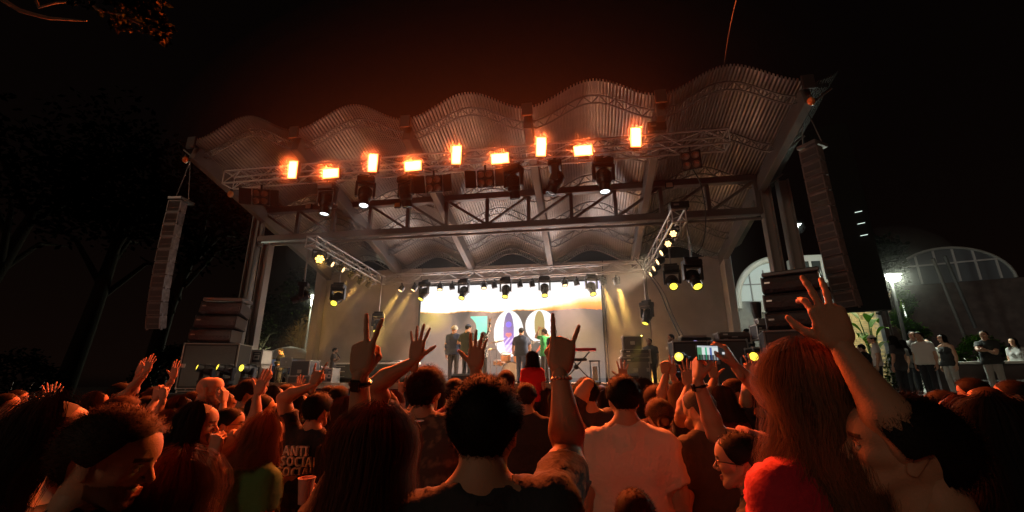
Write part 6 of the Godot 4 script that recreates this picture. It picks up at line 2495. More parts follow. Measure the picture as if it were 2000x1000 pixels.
func near_crowd() -> void:
	person({label = "man with short dark hair and black t-shirt making horns with raised arm and beaded bracelet", head = Vector3(-0.27, 1.65, -1.19), hsize = 1.05, yaw = 6, cell = 0.011, hcell = 0.0035, fcell = 0.004, hair = "short", hq = 9.0, hw = 0.0007, fat = 1.12, skin = TAN, cloth = BLACK, hand = 1.0, r = [Vector3(-0.08, 1.81, -1.48), Vector3(0.12, -0.5, -0.6), "horns", Vector3(0.12, 1, 0.0), Vector3(-0.1, 0, -1)], bracelet = true, arm = 1.08})
	person({label = "woman with long straight auburn hair seen from behind, raising a V sign with a watch", head = Vector3(-0.56, 1.57, -1.15), yaw = -4, cell = 0.012, hcell = 0.0035, woman = true, hair = "long", hairc = Color(0.085, 0.025, 0.011), hq = 8.0, hw = 0.0008, hlen = 0.42, spread = 0.07, hback = 0.06, fluff = 0.01, wavy = 0.008, hopen = 0.9, skin = TAN, cloth = BLACK, hand = 0.97, l = [Vector3(-0.70, 1.80, -1.31), Vector3(-0.1, -0.6, -0.8), "vee", Vector3(0.03, 1, 0.0), Vector3(0, 0, -1)], watch_l = true})
	person({label = "woman with frizzy dark curls glowing red at the edge, seen from behind", head = Vector3(-1.24, 1.42, -1.25), yaw = -12, cell = 0.014, woman = true, hair = "long", hairc = Color(0.06, 0.018, 0.009), hq = 7.0, hw = 0.0008, hlen = 0.32, spread = 0.06, wavy = 0.014, fluff = 0.02, hopen = 0.8, cloth = BLACK})
	person({label = "man in side view looking down, black t-shirt, swept dark hair lit red", head = Vector3(-1.28, 1.57, -1.06), yaw = -70, nod = -10, cell = 0.012, fcell = 0.004, hair = "thick", hairc = BROWN, hq = 6.0, hw = 0.0008, skin = TAN, cloth = BLACK, fat = 1.1, face = "stubble"})
	person({label = "woman in black tank top in side view with long dark hair, smiling at stage", head = Vector3(-1.88, 1.58, -1.33), yaw = -62, cell = 0.012, fcell = 0.004, woman = true, top = "tank", hair = "long", hairc = BRUN, hq = 3.0, hw = 0.0009, hlen = 0.3, spread = 0.07, wavy = 0.012, fluff = 0.015, hopen = 1.05, cloth = BLACK, skin = FAIR})
	person({label = "woman in red t-shirt with long light brown hair, tallest head beside the phone holder", head = Vector3(0.66, 1.72, -1.46), yaw = 14, cell = 0.011, woman = true, hair = "long", hvol = 0.012, hairc = Color(0.15, 0.066, 0.03), hq = 9.0, hw = 0.0009, hlen = 0.3, spread = 0.02, hback = 0.04, fluff = 0.012, wavy = 0.011, hopen = 1.05, cloth = Color(0.42, 0.012, 0.03), fat = 1.1})
	person({label = "dark-haired man in side view with bare arm stretched high and two fingers up", head = Vector3(0.76, 1.61, -1.25), yaw = 66, nod = 10, cell = 0.011, hcell = 0.0035, fcell = 0.004, hair = "thick", hq = 6.0, hw = 0.0008, skin = TAN, cloth = BLACK, fat = 1.15, r = [Vector3(0.66, 1.87, -1.26), Vector3(0.3, -1, 0.2), "two", Vector3(-0.2, 1, 0.0), Vector3(0.15, 0, -1)]})
	person({label = "woman with long black hair seen from behind, almost unlit, beside the man with stretched arm", head = Vector3(1.07, 1.60, -1.39), yaw = 30, cell = 0.014, woman = true, hair = "long", hairc = Color(0.006, 0.005, 0.005), hq = 2.5, hw = 0.0009, hlen = 0.35, spread = 0.08, hopen = 0.8, cloth = BLACK})
	person({label = "man in plain beige t-shirt with short dark hair standing with arms down", head = Vector3(0.21, 1.67, -2.60), yaw = 3, cell = 0.012, hair = "short", hq = 4.0, hw = 0.001, hairc = BRUN, cloth = Color(0.62, 0.52, 0.42), skin = TAN, fat = 1.12, fcell = 0.006})
	person({label = "grey-bearded man in dark olive t-shirt beside the man in beige", head = Vector3(0.69, 1.60, -2.93), yaw = 28, cell = 0.014, hair = "buzz", hairc = Color(0.12, 0.11, 0.1), face = "beard", cloth = Color(0.035, 0.03, 0.02), fat = 1.15, skin = TAN, fcell = 0.006})
	var holder := person({label = "person in pinkish t-shirt holding a phone up with both hands, wearing a watch", arm = 0.85, head = Vector3(1.03, 1.62, -2.43), yaw = 20, cell = 0.013, hcell = 0.0045, hair = "short", hairc = BROWN, hq = 3.0, cloth = Color(0.32, 0.16, 0.15), skin = TAN, fat = 1.1, l = [Vector3(0.54, 1.78, -2.28), Vector3(-0.1, -1, 0.0), "grip", Vector3(0.1, 1, -0.1), Vector3(1, 0, -0.2)], r = [Vector3(0.71, 1.84, -2.25), Vector3(0.3, -1, 0.0), "grip", Vector3(-0.35, 1, -0.1), Vector3(-1, 0, -0.4)], watch_l = true})
	phone_at(Vector3(0.61, 1.90, -2.24))
	person({label = "short woman with glasses in side view, low beside the red shirt", head = Vector3(0.63, 1.45, -2.04), yaw = 62, cell = 0.014, fcell = 0.005, woman = true, hair = "pony", hairc = BRUN, glasses = true, cloth = BLACK, skin = TAN, hq = 2.0})
	person({label = "short person with clipped-up red-brown hair, only the head top showing", head = Vector3(0.18, 1.23, -2.03), yaw = 8, cell = 0.016, woman = true, hair = "bun", hairc = Color(0.06, 0.02, 0.012), hq = 3.0, cloth = BLACK})
	person({label = "man with thick curly hair in floral brown shirt raising both open hands", head = Vector3(-0.96, 1.70, -2.61), yaw = -3, cell = 0.013, hcell = 0.0045, hair = "curly", hq = 3.0, hw = 0.0011, hairc = Color(0.03, 0.013, 0.008), cloth = Color(0.06, 0.04, 0.032), print = Color(0.17, 0.11, 0.075), skin = TAN, fat = 1.18, l = [Vector3(-0.97, 1.89, -2.44), Vector3(-1, -0.8, 0.1), "wide", Vector3(0.12, 1, 0), Vector3(0, 0, -1)], r = [Vector3(-0.59, 1.84, -2.36), Vector3(0.3, -1, -0.3), "open", Vector3(0.05, 1, 0), Vector3(0, 0, -1)]})
	var club := person({label = "person in black t-shirt with white club lettering on the back, raising horns", head = Vector3(-1.96, 1.55, -3.07), yaw = -4, cell = 0.013, hair = "thick", hq = 2.5, hairc = BRUN, cloth = Color(0.012, 0.012, 0.014), skin = TAN, l = [Vector3(-1.97, 1.74, -3.01), Vector3(-1, -0.7, 0.0), "horns", Vector3(0.25, 1, 0), Vector3(0, 0, -1)]})
	var lines := ["ANTI", "SOCIAL", "SOCIAL", "CLUB"]
	for k in 4:
		var tm := TextMesh.new()
		tm.text = lines[k]
		tm.font = sysfont("Droid Sans", 700)
		tm.font_size = 32
		tm.pixel_size = 0.0028
		tm.depth = 0.02
		obj("shirt_lettering", tm, mat("lettering_white", Color(0.75, 0.7, 0.65), 0.8), club, Transform3D(Basis(Vector3.RIGHT, 0.05), Vector3([-0.02, 0.02, 0.0, 0.02][k], 1.375 - k * 0.07, 0.149 - k * 0.001)))
	person({label = "woman with glasses and auburn hair in side view turned away from lettered shirt", head = Vector3(-1.67, 1.53, -2.96), yaw = 72, cell = 0.015, fcell = 0.006, woman = true, glasses = true, hair = "long", hlen = 0.25, hairc = Color(0.08, 0.03, 0.014), hq = 2.0, hopen = 1.3, cloth = BLACK})
	person({label = "woman in green top with wavy red-blond hair seen from behind", head = Vector3(-1.94, 1.44, -2.52), yaw = -22, cell = 0.013, woman = true, hair = "long", hlen = 0.2, spread = 0.06, wavy = 0.012, fluff = 0.015, hairc = Color(0.2, 0.08, 0.03), hq = 3.0, hopen = 1.25, cloth = Color(0.05, 0.14, 0.035), fat = 1.25})
	cup_at(Vector3(-1.51, 1.20, -2.35))
	person({label = "person in side view behind the green top holding a cup", head = Vector3(-2.34, 1.23, -3.36), yaw = 20, cell = 0.016, hair = "short", cloth = BLACK, r = [Vector3(-1.52, 1.15, -2.42), Vector3(0.4, -1, 0.2), "grip", Vector3(-0.2, 0.2, -1), Vector3(-1, 0.2, 0)]})

func phone_at(at: Vector3) -> void:
	var t := thing("phone", "black phone held sideways with the lit stage on its screen", "phone", at, deg_to_rad(6))
	t.rotation.z = -0.03
	var b := MB.new()
	b.box(Vector3.ZERO, Vector3(0.15, 0.073, 0.008), Basis(), 0.003)
	obj("case", b, mat("phone_black", Color(0.012, 0.012, 0.013), 0.25), t)
	var im := Image.create(96, 48, false, Image.FORMAT_RGB8)
	var r := RandomNumberGenerator.new()
	r.seed = 4
	for x in 96:
		var c := Color(0.75, 0.8, 0.78) if x < 66 else Color(0.02, 0.02, 0.02)
		if x < 14:
			c = Color(0.1, 0.3, 0.16)
		elif x > 24 and x < 30:
			c = Color(0.05, 0.5, 0.25)
		elif x > 38 and x < 46:
			c = Color(0.1, 0.16, 0.4)
		for y in 48:
			var q := c
			if y > 30 and x < 66:
				q = c * (0.1 if (int(x * 0.35) % 3) != 0 else 0.5)
			if y < 6 and x < 66:
				q = Color(0.55, 0.6, 0.62)
			im.set_pixel(x, y, q.linear_to_srgb())
	for y in range(20, 28):
		for x in range(78, 86):
			im.set_pixel(x, y, Color(0.9, 0.9, 0.9))
	var f := MB.new()
	f.quad_uv(Vector3(-0.071, -0.033, 0.0046), Vector3(0.071, -0.033, 0.0046), Vector3(0.071, 0.033, 0.0046), Vector3(-0.071, 0.033, 0.0046))
	var m := mat("phone_screen", Color(0.02, 0.02, 0.02), 0.2)
	m.emission_enabled = true
	m.emission = Color.WHITE
	m.emission_operator = BaseMaterial3D.EMISSION_OP_MULTIPLY
	m.emission_texture = ImageTexture.create_from_image(im)
	m.emission_energy_multiplier = 0.8
	obj("screen", f, m, t)

func cup_at(at: Vector3) -> void:
	var t := thing("plastic_cup", "translucent plastic drinking cup held low beside the lettered shirt", "cup", at)
	var b := MB.new()
	b.lathe([[0.0, -0.06], [0.03, -0.06], [0.043, 0.06], [0.046, 0.062], [0.046, 0.067], [0.041, 0.067], [0.029, -0.055], [0.0, -0.055]], Transform3D(), 18)
	obj("cup_wall", b, mat("cup_plastic", Color(0.5, 0.3, 0.25), 0.3), t)
	var d := MB.new()
	d.lathe([[0.0, 0.035], [0.037, 0.035], [0.037, 0.036], [0.0, 0.036]], Transform3D(), 16)
	obj("drink", d, mat("drink_amber", Color(0.4, 0.16, 0.04), 0.1), t)

func middle_crowd() -> void:
	var U := Vector3(0, 1, 0)
	var F := Vector3(0, 0, -1)
	var P := Vector3(0.3, -1, 0.1)
	var Q := Vector3(-0.3, -1, 0.1)
	person({label = "blonde woman with hair tied in a low knot behind the man in beige", head = Vector3(0.49, 1.53, -3.21), yaw = 6, cell = 0.017, woman = true, hair = "bun", hairc = BLOND, hq = 1.6, cloth = Color(0.16, 0.18, 0.15), top = "tank"})
	person({label = "woman with straight blond shoulder-length hair in front of the bearded man", head = Vector3(0.76, 1.62, -3.76), yaw = 24, cell = 0.017, woman = true, hair = "long", hlen = 0.16, hairc = Color(0.16, 0.08, 0.035), hq = 1.3, cloth = Color(0.2, 0.1, 0.08), top = "tank"})
	person({label = "woman in yellow-orange top in side view with hair tied back", head = Vector3(1.42, 1.65, -4.59), yaw = 70, cell = 0.018, woman = true, hair = "bun", hairc = BROWN, hq = 1.0, cloth = Color(0.42, 0.24, 0.1), fcell = 0.007})
	person({label = "man with glasses and dark button shirt clasping his hands", head = Vector3(0.01, 1.66, -3.62), yaw = 20, cell = 0.017, hair = "short", hairc = BRUN, hq = 2.0, glasses = true, cloth = Color(0.03, 0.026, 0.03), fat = 1.15, l = [Vector3(-0.13, 1.51, -3.54), Q, "fist", U, Vector3(1, 0, 0)], r = [Vector3(-0.09, 1.52, -3.44), P, "fist", U, Vector3(-1, 0, 0)]})
	person({label = "man in black t-shirt with short brown hair in front of the red child", head = Vector3(-0.51, 1.62, -3.86), yaw = 2, cell = 0.017, hair = "short", hairc = BROWN, hq = 2.0, cloth = BLACK})
	person({label = "bald heavy man lit red in front of the drum kit", head = Vector3(-0.82, 1.74, -4.62), yaw = 4, cell = 0.018, hair = "buzz", hairc = Color(0.05, 0.02, 0.015), cloth = Color(0.25, 0.03, 0.03), fat = 1.2, skin = TAN})
	person({label = "child in red top riding on shoulders in front of stage", head = Vector3(-0.56, 1.98, -4.80), feet = 0.6, size = 0.56, hsize = 1.25, yaw = 8, cell = 0.018, woman = true, hair = "long", hlen = 0.16, hairc = BRUN, hq = 1.0, cloth = Color(0.5, 0.02, 0.02)})
	person({label = "man with cropped hair between the floral shirt and the man making horns", head = Vector3(-1.09, 1.66, -3.65), yaw = 0, cell = 0.017, hair = "buzz", hairc = Color(0.04, 0.025, 0.018), hq = 2.0, cloth = Color(0.2, 0.03, 0.04)})
	person({label = "person in tan t-shirt with glasses stretching one arm up towards stage", head = Vector3(-2.58, 1.46, -2.94), yaw = -52, cell = 0.016, hair = "short", hairc = BRUN, hq = 2.0, glasses = true, fcell = 0.006, cloth = Color(0.42, 0.26, 0.17), fat = 1.15, r = [Vector3(-2.34, 1.68, -2.91), Vector3(0.2, -1, 0.2), "open", Vector3(0.3, 1, 0), F]})
	person({label = "dark-haired woman in side view with hands pressed together at her chin", head = Vector3(-2.26, 1.52, -2.34), yaw = -68, cell = 0.014, fcell = 0.005, woman = true, hair = "long", hlen = 0.28, hairc = BRUN, hq = 1.6, hopen = 1.05, cloth = BLACK, r = [Vector3(-2.07, 1.38, -2.31), Vector3(0, -1, 0.4), "fist", Vector3(0.1, 1, 0.1), Vector3(0, 0.1, -1)], l = [Vector3(-2.15, 1.37, -2.40), Vector3(0, -1, -0.4), "fist", Vector3(0.1, 1, 0.1), Vector3(0, 0.1, 1)]})
	person({label = "woman with straight brown hair looking to the stage beside the praying hands", head = Vector3(-2.54, 1.47, -2.42), yaw = -28, cell = 0.017, woman = true, hair = "long", hlen = 0.25, hairc = Color(0.1, 0.04, 0.02), hq = 1.4, cloth = BLACK})
	person({label = "bald man with white beard in side view below the yellow floor lamps", head = Vector3(-3.65, 1.68, -3.86), yaw = -66, cell = 0.017, fcell = 0.006, hair = "bald", face = "beard", cloth = BLACK, skin = FAIR, fat = 1.15, r = [Vector3(-3.42, 1.57, -3.82), Vector3(0, -1, 0.4), "grip", U, Vector3(-1, 0, 0)]})
	person({label = "man with glasses and beard in olive t-shirt, hand at his mouth", head = Vector3(-3.11, 1.64, -3.75), yaw = -44, cell = 0.017, fcell = 0.006, hair = "thick", hairc = BROWN, hq = 1.3, face = "beard", glasses = true, cloth = Color(0.2, 0.15, 0.05), fat = 1.1, r = [Vector3(-2.93, 1.61, -3.68), Vector3(0.2, -1, 0.3), "fist", U, F]})
	person({label = "woman with ponytail in side view below the V sign", head = Vector3(-2.09, 1.56, -4.25), yaw = -62, cell = 0.017, fcell = 0.006, woman = true, hair = "pony", hairc = BRUN, hq = 1.3, cloth = BLACK})
	person({label = "woman with wavy blond hair clapping with raised hands at the dark edge", head = Vector3(-4.60, 1.47, -3.13), yaw = -60, cell = 0.017, woman = true, hair = "long", hlen = 0.25, hairc = BLOND, hq = 1.6, wavy = 0.012, fcell = 0.006, cloth = BLACK, l = [Vector3(-4.47, 1.57, -3.12), Vector3(0, -1, -0.4), "open", Vector3(0, 1, 0.1), Vector3(0.3, 0, 1)], r = [Vector3(-4.30, 1.58, -3.04), Vector3(0.3, -1, 0.3), "open", Vector3(-0.1, 1, 0), Vector3(-0.3, 0, -1)]})
	person({label = "man in side view with red-lit face at the very edge of crowd", head = Vector3(-5.24, 1.53, -3.32), yaw = -70, cell = 0.017, fcell = 0.006, hair = "short", hairc = BRUN, cloth = BLACK})
	person({label = "woman in dark camisole with bare arms standing back in the dark", head = Vector3(-5.22, 1.52, -4.07), yaw = -40, cell = 0.018, woman = true, top = "tank", hair = "bob", hairc = BROWN, cloth = Color(0.05, 0.03, 0.03)})
	person({label = "man with cropped hair lifting both arms straight beside dark bush", head = Vector3(-5.27, 1.61, -4.35), yaw = -60, cell = 0.017, fcell = 0.006, hair = "short", hairc = BRUN, cloth = BLACK, r = [Vector3(-4.65, 1.85, -4.07), Vector3(0.4, -1, 0.3), "open", Vector3(0.2, 1, 0), F], l = [Vector3(-5.05, 1.83, -4.33), Vector3(-0.2, -1, -0.3), "open", Vector3(0.2, 1, 0), F]})
	person({label = "laughing woman with arm raised and wristband beside the parked car", head = Vector3(-4.79, 1.57, -4.34), yaw = -50, cell = 0.017, woman = true, hair = "pony", hairc = BROWN, cloth = BLACK, r = [Vector3(-4.27, 1.79, -4.04), Vector3(0.5, -1, 0.3), "open", Vector3(0, 1, 0), F], l = [Vector3(-4.55, 1.61, -4.15), Vector3(0, -1, -0.3), "fist", U, F]})
	person({label = "person with both fists together at face height near the parked car", head = Vector3(-4.17, 1.50, -3.72), yaw = -52, cell = 0.018, hair = "short", hairc = BROWN, cloth = Color(0.06, 0.04, 0.03), r = [Vector3(-3.80, 1.61, -3.54), P, "fist", Vector3(-0.3, 1, 0), F], l = [Vector3(-4.07, 1.59, -3.71), Q, "fist", Vector3(0.2, 1, 0), F]})
	person({label = "person with rounded brown hair behind the man looking down", head = Vector3(-2.78, 1.49, -2.37), yaw = -40, cell = 0.018, hair = "thick", hairc = Color(0.09, 0.035, 0.018), hq = 1.5, cloth = BLACK})
	person({label = "person with curly reddish hair in the dark behind the frizzy curls", head = Vector3(-3.65, 1.51, -3.06), yaw = -30, cell = 0.02, woman = true, hair = "curly", hairc = Color(0.08, 0.03, 0.016), hq = 1.0, cloth = BLACK})
	# heads between and behind these, front rows at the stage
	var rows := [
		[Vector3(-3.68, 1.52, -4.11), -55, "long", BLOND, Color(0.2, 0.12, 0.06), "blond woman behind the raised tan sleeve"],
		[Vector3(-4.06, 1.58, -4.66), -45, "short", BRUN, BLACK, "dark-haired man beside the bald bearded man"],
		[Vector3(-3.34, 1.58, -4.36), -40, "long", BRUN, BLACK, "woman with long dark hair beside man in olive"],
		[Vector3(-3.61, 1.59, -4.95), -35, "short", BROWN, Color(0.12, 0.03, 0.03), "brown-haired man below the laptop desk"],
		[Vector3(-2.57, 1.54, -3.66), -45, "long", BRUN, BLACK, "woman with dark straight hair in side view in front of the horns hand"],
		[Vector3(-2.86, 1.56, -4.87), -15, "curly", BRUN, BLACK, "curly-haired man beside the ponytail woman"],
		[Vector3(-2.83, 1.56, -5.29), -20, "short", BROWN, Color(0.1, 0.08, 0.06), "short-haired man near the small flight case"],
		[Vector3(-3.45, 1.57, -5.61), -30, "short", BRUN, Color(0.2, 0.03, 0.03), "man with dark hair close to the stage beside horns hand"],
		[Vector3(-1.57, 1.56, -3.50), -10, "long", Color(0.12, 0.04, 0.02), BLACK, "woman with red-brown hair hidden behind the floral shirt"],
		[Vector3(-1.33, 1.56, -5.12), 0, "short", BRUN, BLACK, "dark head between cropped man and horns man"],
		[Vector3(-1.41, 1.61, -6.14), 4, "short", BROWN, Color(0.15, 0.02, 0.02), "small head at the stage edge below the patterned shirt"],
		[Vector3(-0.43, 1.56, -4.84), 4, "long", BROWN, BLACK, "woman with brown hair below the child in red"],
		[Vector3(-0.25, 1.56, -4.13), 10, "bob", BRUN, Color(0.3, 0.03, 0.05), "person in red with dark bob beside the raised forearm"],
		[Vector3(-0.13, 1.58, -5.31), 10, "short", BRUN, BLACK, "dark head in front of the keyboard stand"],
		[Vector3(0.22, 1.53, -5.17), 6, "long", BRUN, BLACK, "woman with black hair between glasses man and beige man"],
		[Vector3(0.54, 1.65, -4.34), 10, "long", BRUN, BLACK, "woman with long black hair beside the beige man's head"],
		[Vector3(0.62, 1.58, -4.16), 16, "curly", Color(0.06, 0.02, 0.012), Color(0.12, 0.05, 0.04), "person with round red-brown hair before the raised fist"],
		[Vector3(0.86, 1.60, -5.04), 16, "cap", BRUN, BLACK, "person in dark cap under the raised fists"],
		[Vector3(1.25, 1.60, -4.89), 24, "short", BRUN, Color(0.1, 0.03, 0.03), "dark-haired man below the phone"],
		[Vector3(1.17, 1.59, -4.15), 30, "long", BROWN, Color(0.2, 0.05, 0.06), "woman with brown hair below the phone holder's elbow"],
		[Vector3(1.95, 1.55, -5.87), 40, "short", BRUN, BLACK, "dark head beside the yellow floor lamp near amplifiers"],
		[Vector3(0.23, 1.57, -6.63), 6, "short", BROWN, BLACK, "small head in front row below keyboard"],
		[Vector3(1.36, 1.57, -6.19), 20, "short", BRUN, BLACK, "dark head in front row before the amplifier rack"],
		[Vector3(-2.21, 1.52, -5.62), -8, "short", BRUN, BLACK, "dark head at the stage edge left of the white lettering"],
		[Vector3(-1.94, 1.55, -5.86), -4, "bob", BROWN, Color(0.2, 0.03, 0.03), "small head just below the white lettering on screen"],
		[Vector3(-0.89, 1.48, -5.42), 0, "bob", BROWN, BLACK, "woman with bob in front of the bald man"],
		[Vector3(-6.57, 1.39, -4.94), -45, "short", BRUN, BLACK, "dim man behind the camisole woman"],
		[Vector3(-7.36, 1.52, -4.77), -50, "short", BRUN, BLACK, "dim man behind the clapping blonde"],
		[Vector3(-4.54, 1.52, -4.60), -50, "pony", BROWN, BLACK, "woman with tied hair behind the dark profile woman"],
		[Vector3(-3.77, 1.50, -3.68), -45, "long", BROWN, Color(0.1, 0.04, 0.03), "woman with brown hair below the raised wristband arm"],
		[Vector3(-3.53, 1.53, -5.19), -30, "long", BRUN, BLACK, "woman with black hair behind the club lettering"],
		[Vector3(-2.72, 1.53, -3.42), -40, "short", BRUN, BLACK, "dark-haired man below the stretched tan arm"],
		[Vector3(2.41, 1.58, -3.51), 40, "short", BRUN, BLACK, "almost black head below the terrace coping"],
		[Vector3(2.89, 1.60, -3.79), 40, "buzz", BROWN, Color(0.15, 0.03, 0.03), "red-lit cropped head near the dark edge of crowd"],
		[Vector3(2.18, 1.56, -3.05), 35, "long", Color(0.09, 0.02, 0.012), BLACK, "reddish-haired head in front of dark terrace wall"],
		[Vector3(3.57, 1.64, -4.42), 40, "short", BRUN, BLACK, "black head at the unlit edge of crowd"],
		[Vector3(3.77, 1.64, -5.09), 40, "curly", BRUN, BLACK, "bushy black head below the man with folded arms"],
		[Vector3(2.25, 1.58, -4.01), 40, "short", BRUN, BLACK, "dark head behind the stretched bare forearm"],
		[Vector3(2.09, 1.52, -5.27), 35, "short", BRUN, BLACK, "head hidden behind the woman in red"],
		[Vector3(-1.77, 1.50, -3.27), -10, "short", BRUN, BLACK, "dark-haired man behind the raised V arm"],
	]
	for k in rows.size():
		var q: Array = rows[k]
		var d := {label = q[5], head = q[0], yaw = q[1], cell = 0.02, hair = q[2], hairc = q[3], cloth = q[4], woman = q[2] in ["long", "bob", "pony"], hlen = 0.2, hq = 0.9, fcell = 0.008, skin = [TAN, FAIR, TAN][k % 3]}
		person(d)
	# raised hands of people whose heads are hidden
	var hands := [
		[Vector3(0.37, 1.65, -4.74), Vector3(0.37, 1.77, -4.49), "wide", "r", 6, "person raising a spread hand above the beige man's head"],
		[Vector3(0.81, 1.56, -4.31), Vector3(0.71, 1.83, -4.11), "fist", "l", 14, "person raising a fist in front of the amplifier racks"],
		[Vector3(0.90, 1.54, -4.86), Vector3(0.87, 1.83, -4.66), "two", "r", 14, "person raising two fingers beside the raised fist"],
		[Vector3(0.84, 1.55, -3.68), Vector3(0.76, 1.74, -3.51), "open", "l", 18, "person raising an open hand beside the watch wrist"],
		[Vector3(1.20, 1.56, -4.37), Vector3(1.16, 1.79, -4.30), "open", "l", 20, "person raising an open palm under the phone"],
		[Vector3(1.50, 1.58, -4.41), Vector3(1.49, 1.82, -4.34), "two", "l", 30, "person raising a hand in front of the yellow floor lamp"],
		[Vector3(-2.01, 1.46, -4.61), Vector3(-1.91, 1.65, -4.47), "horns", "l", -6, "person raising small horns beside the floral shirt"],
		[Vector3(-3.57, 1.46, -4.78), Vector3(-3.60, 1.78, -4.58), "point", "l", -35, "person pointing up in front of the white flight case"],
		[Vector3(-3.04, 1.52, -4.43), Vector3(-2.91, 1.64, -4.20), "open", "r", -20, "person with hand up behind the lettered shirt"],
	]
	for q in hands:
		var d := {label = q[5], head = q[0], yaw = q[4], cell = 0.018, hair = "short", hairc = BRUN, cloth = BLACK, hcell = 0.006, skin = TAN}
		d[q[3]] = [q[1], P if q[3] == "r" else Q, q[2], U, F]
		person(d)

func stage_people() -> void:
	var g := "people on the stage"
	var NAVY := Color(0.055, 0.08, 0.16)
	person({label = "musician in blue long-sleeved sweater and white knitted cap seen from behind", head = Vector3(-3.85, 3.22, -12.70), feet = 1.66, yaw = 2, cell = 0.02, hair = "beanie", capc = Color(0.6, 0.6, 0.55), top = "long", cloth = Color(0.035, 0.06, 0.15), fat = 1.1, group = g, pants = Color(0.03, 0.03, 0.04), skin = FAIR})
	person({label = "musician in dark teal t-shirt and dark cap with cable on his back", head = Vector3(-3.35, 3.22, -12.40), feet = 1.66, yaw = -22, cell = 0.02, hair = "cap", capc = Color(0.03, 0.05, 0.11), cloth = Color(0.02, 0.035, 0.035), fat = 1.15, group = g, l = [Vector3(-3.78, 2.64, -12.80), Vector3(-1, -0.4, 0), "open", Vector3(-0.5, 0.7, -0.3), Vector3(0, 0, -1)], pants = Color(0.02, 0.03, 0.06), skin = FAIR})
	person({label = "performer in speckled black and white shirt stretching one arm to the number", head = Vector3(-3.00, 3.05, -12.90), feet = 1.66, yaw = -30, cell = 0.02, hair = "short", hq = 0.6, cloth = Color(0.03, 0.035, 0.045), print = Color(0.6, 0.6, 0.62), top = "long", group = g, r = [Vector3(-2.84, 3.50, -13.10), Vector3(0.5, -1, 0), "fist", Vector3(0, 1, 0), Vector3(0, 0, -1)], pants = Color(0.03, 0.03, 0.035), skin = FAIR})
	person({label = "musician in navy t-shirt and dark cap playing with bent elbows", head = Vector3(-1.77, 3.10, -12.50), feet = 1.66, yaw = -6, cell = 0.02, hair = "cap", capc = Color(0.02, 0.022, 0.03), cap_back = true, cloth = NAVY * 0.7, fat = 1.15, group = g, l = [Vector3(-2.07, 2.51, -12.90), Vector3(-1, -0.3, 0.5), "grip", Vector3(0.6, 0, -0.6), Vector3(0, 0, -1)], r = [Vector3(-1.59, 2.59, -13.00), Vector3(1, -0.3, 0.5), "grip", Vector3(-0.6, 0.2, -0.6), Vector3(0, 0, -1)], pants = Color(0.06, 0.1, 0.2), skin = FAIR})
	person({label = "performer in green t-shirt lifting a golden phone beside the number nine", head = Vector3(-1.16, 3.13, -13.20), feet = 1.66, yaw = 60, cell = 0.02, hair = "short", hq = 0.6, hairc = Color(0.06, 0.03, 0.02), cloth = Color(0.03, 0.32, 0.09), group = g, l = [Vector3(-1.35, 3.22, -13.30), Vector3(-0.5, -1, 0.2), "grip", Vector3(0, 1, 0), Vector3(1, 0, 0)], r = [Vector3(-1.14, 3.19, -13.50), Vector3(0.5, -1, 0.2), "grip", Vector3(0, 1, 0), Vector3(-1, 0, 0)], pants = BLACK, skin = FAIR})
	person({label = "singer all in black with very long straight black hair", head = Vector3(-0.82, 3.04, -12.30), feet = 1.66, yaw = 8, cell = 0.02, woman = true, hair = "long", hlen = 0.62, hairc = Color(0.01, 0.008, 0.01), hq = 0.8, cloth = BLACK, group = g, pants = BLACK, skin = FAIR})
	person({label = "crew man in dark shirt with microphone in front of the pale wall", head = Vector3(-8.64, 2.73, -14.20), feet = 1.66, yaw = -60, cell = 0.02, hair = "short", hq = 0.6, face = "beard", cloth = Color(0.06, 0.045, 0.045), group = g, r = [Vector3(-8.27, 2.45, -13.90), Vector3(0.3, -1, 0.4), "grip", Vector3(-0.2, 1, 0), Vector3(-1, 0, 0)]})
	person({label = "man in black behind the silver laptop", head = Vector3(-10.05, 2.67, -13.30), feet = 1.66, yaw = 160, nod = -18, cell = 0.02, hair = "short", hq = 0.5, cloth = BLACK, group = g, l = [Vector3(-9.17, 2.12, -12.50), Vector3(0.5, -1, 0), "relax", Vector3(0, 0, 1), Vector3(0, -1, 0)], r = [Vector3(-9.44, 2.12, -12.50), Vector3(-0.5, -1, 0), "relax", Vector3(0, 0, 1), Vector3(0, -1, 0)]})
	var a := person({label = "crew man in dark grey t-shirt with white badge beside the grey rack", head = Vector3(1.96, 2.85, -13.60), feet = 1.66, yaw = 150, cell = 0.02, hair = "short", hq = 0.6, face = "beard", hairc = Color(0.06, 0.055, 0.05), cloth = Color(0.07, 0.07, 0.075), fat = 1.15, group = g})
	var b := person({label = "bearded crew man in black shirt with badge looking to the musicians", head = Vector3(2.43, 2.88, -12.70), feet = 1.66, yaw = 105, turn = -5, cell = 0.02, hair = "short", hq = 0.6, face = "beard", cloth = Color(0.02, 0.02, 0.022), group = g, pants = Color(0.03, 0.03, 0.04)})
	for q in [[a, Vector3(0.0, 1.3, -0.155)], [b, Vector3(0.09, 1.3, -0.15)]]:
		var m := MB.new()
		m.box(q[1], Vector3(0.12, 0.08, 0.004))
		obj("badge", m, mat("badge_white", Color(0.75, 0.75, 0.72), 0.7), q[0])
	person({label = "crew man bending over the amplifiers beside the white pillar", head = Vector3(4.05, 2.88, -11.60), feet = 1.66, yaw = 80, nod = -15, cell = 0.02, hair = "short", hq = 0.6, cloth = Color(0.03, 0.03, 0.03), group = g})
	var mic := thing("microphone", "black hand microphone held by the crew man before the pale wall", "microphone", Vector3(-8.28, 2.55, -13.86))
	mic.rotation = Vector3(0.4, 0, 0.5)
	var mb := MB.new()
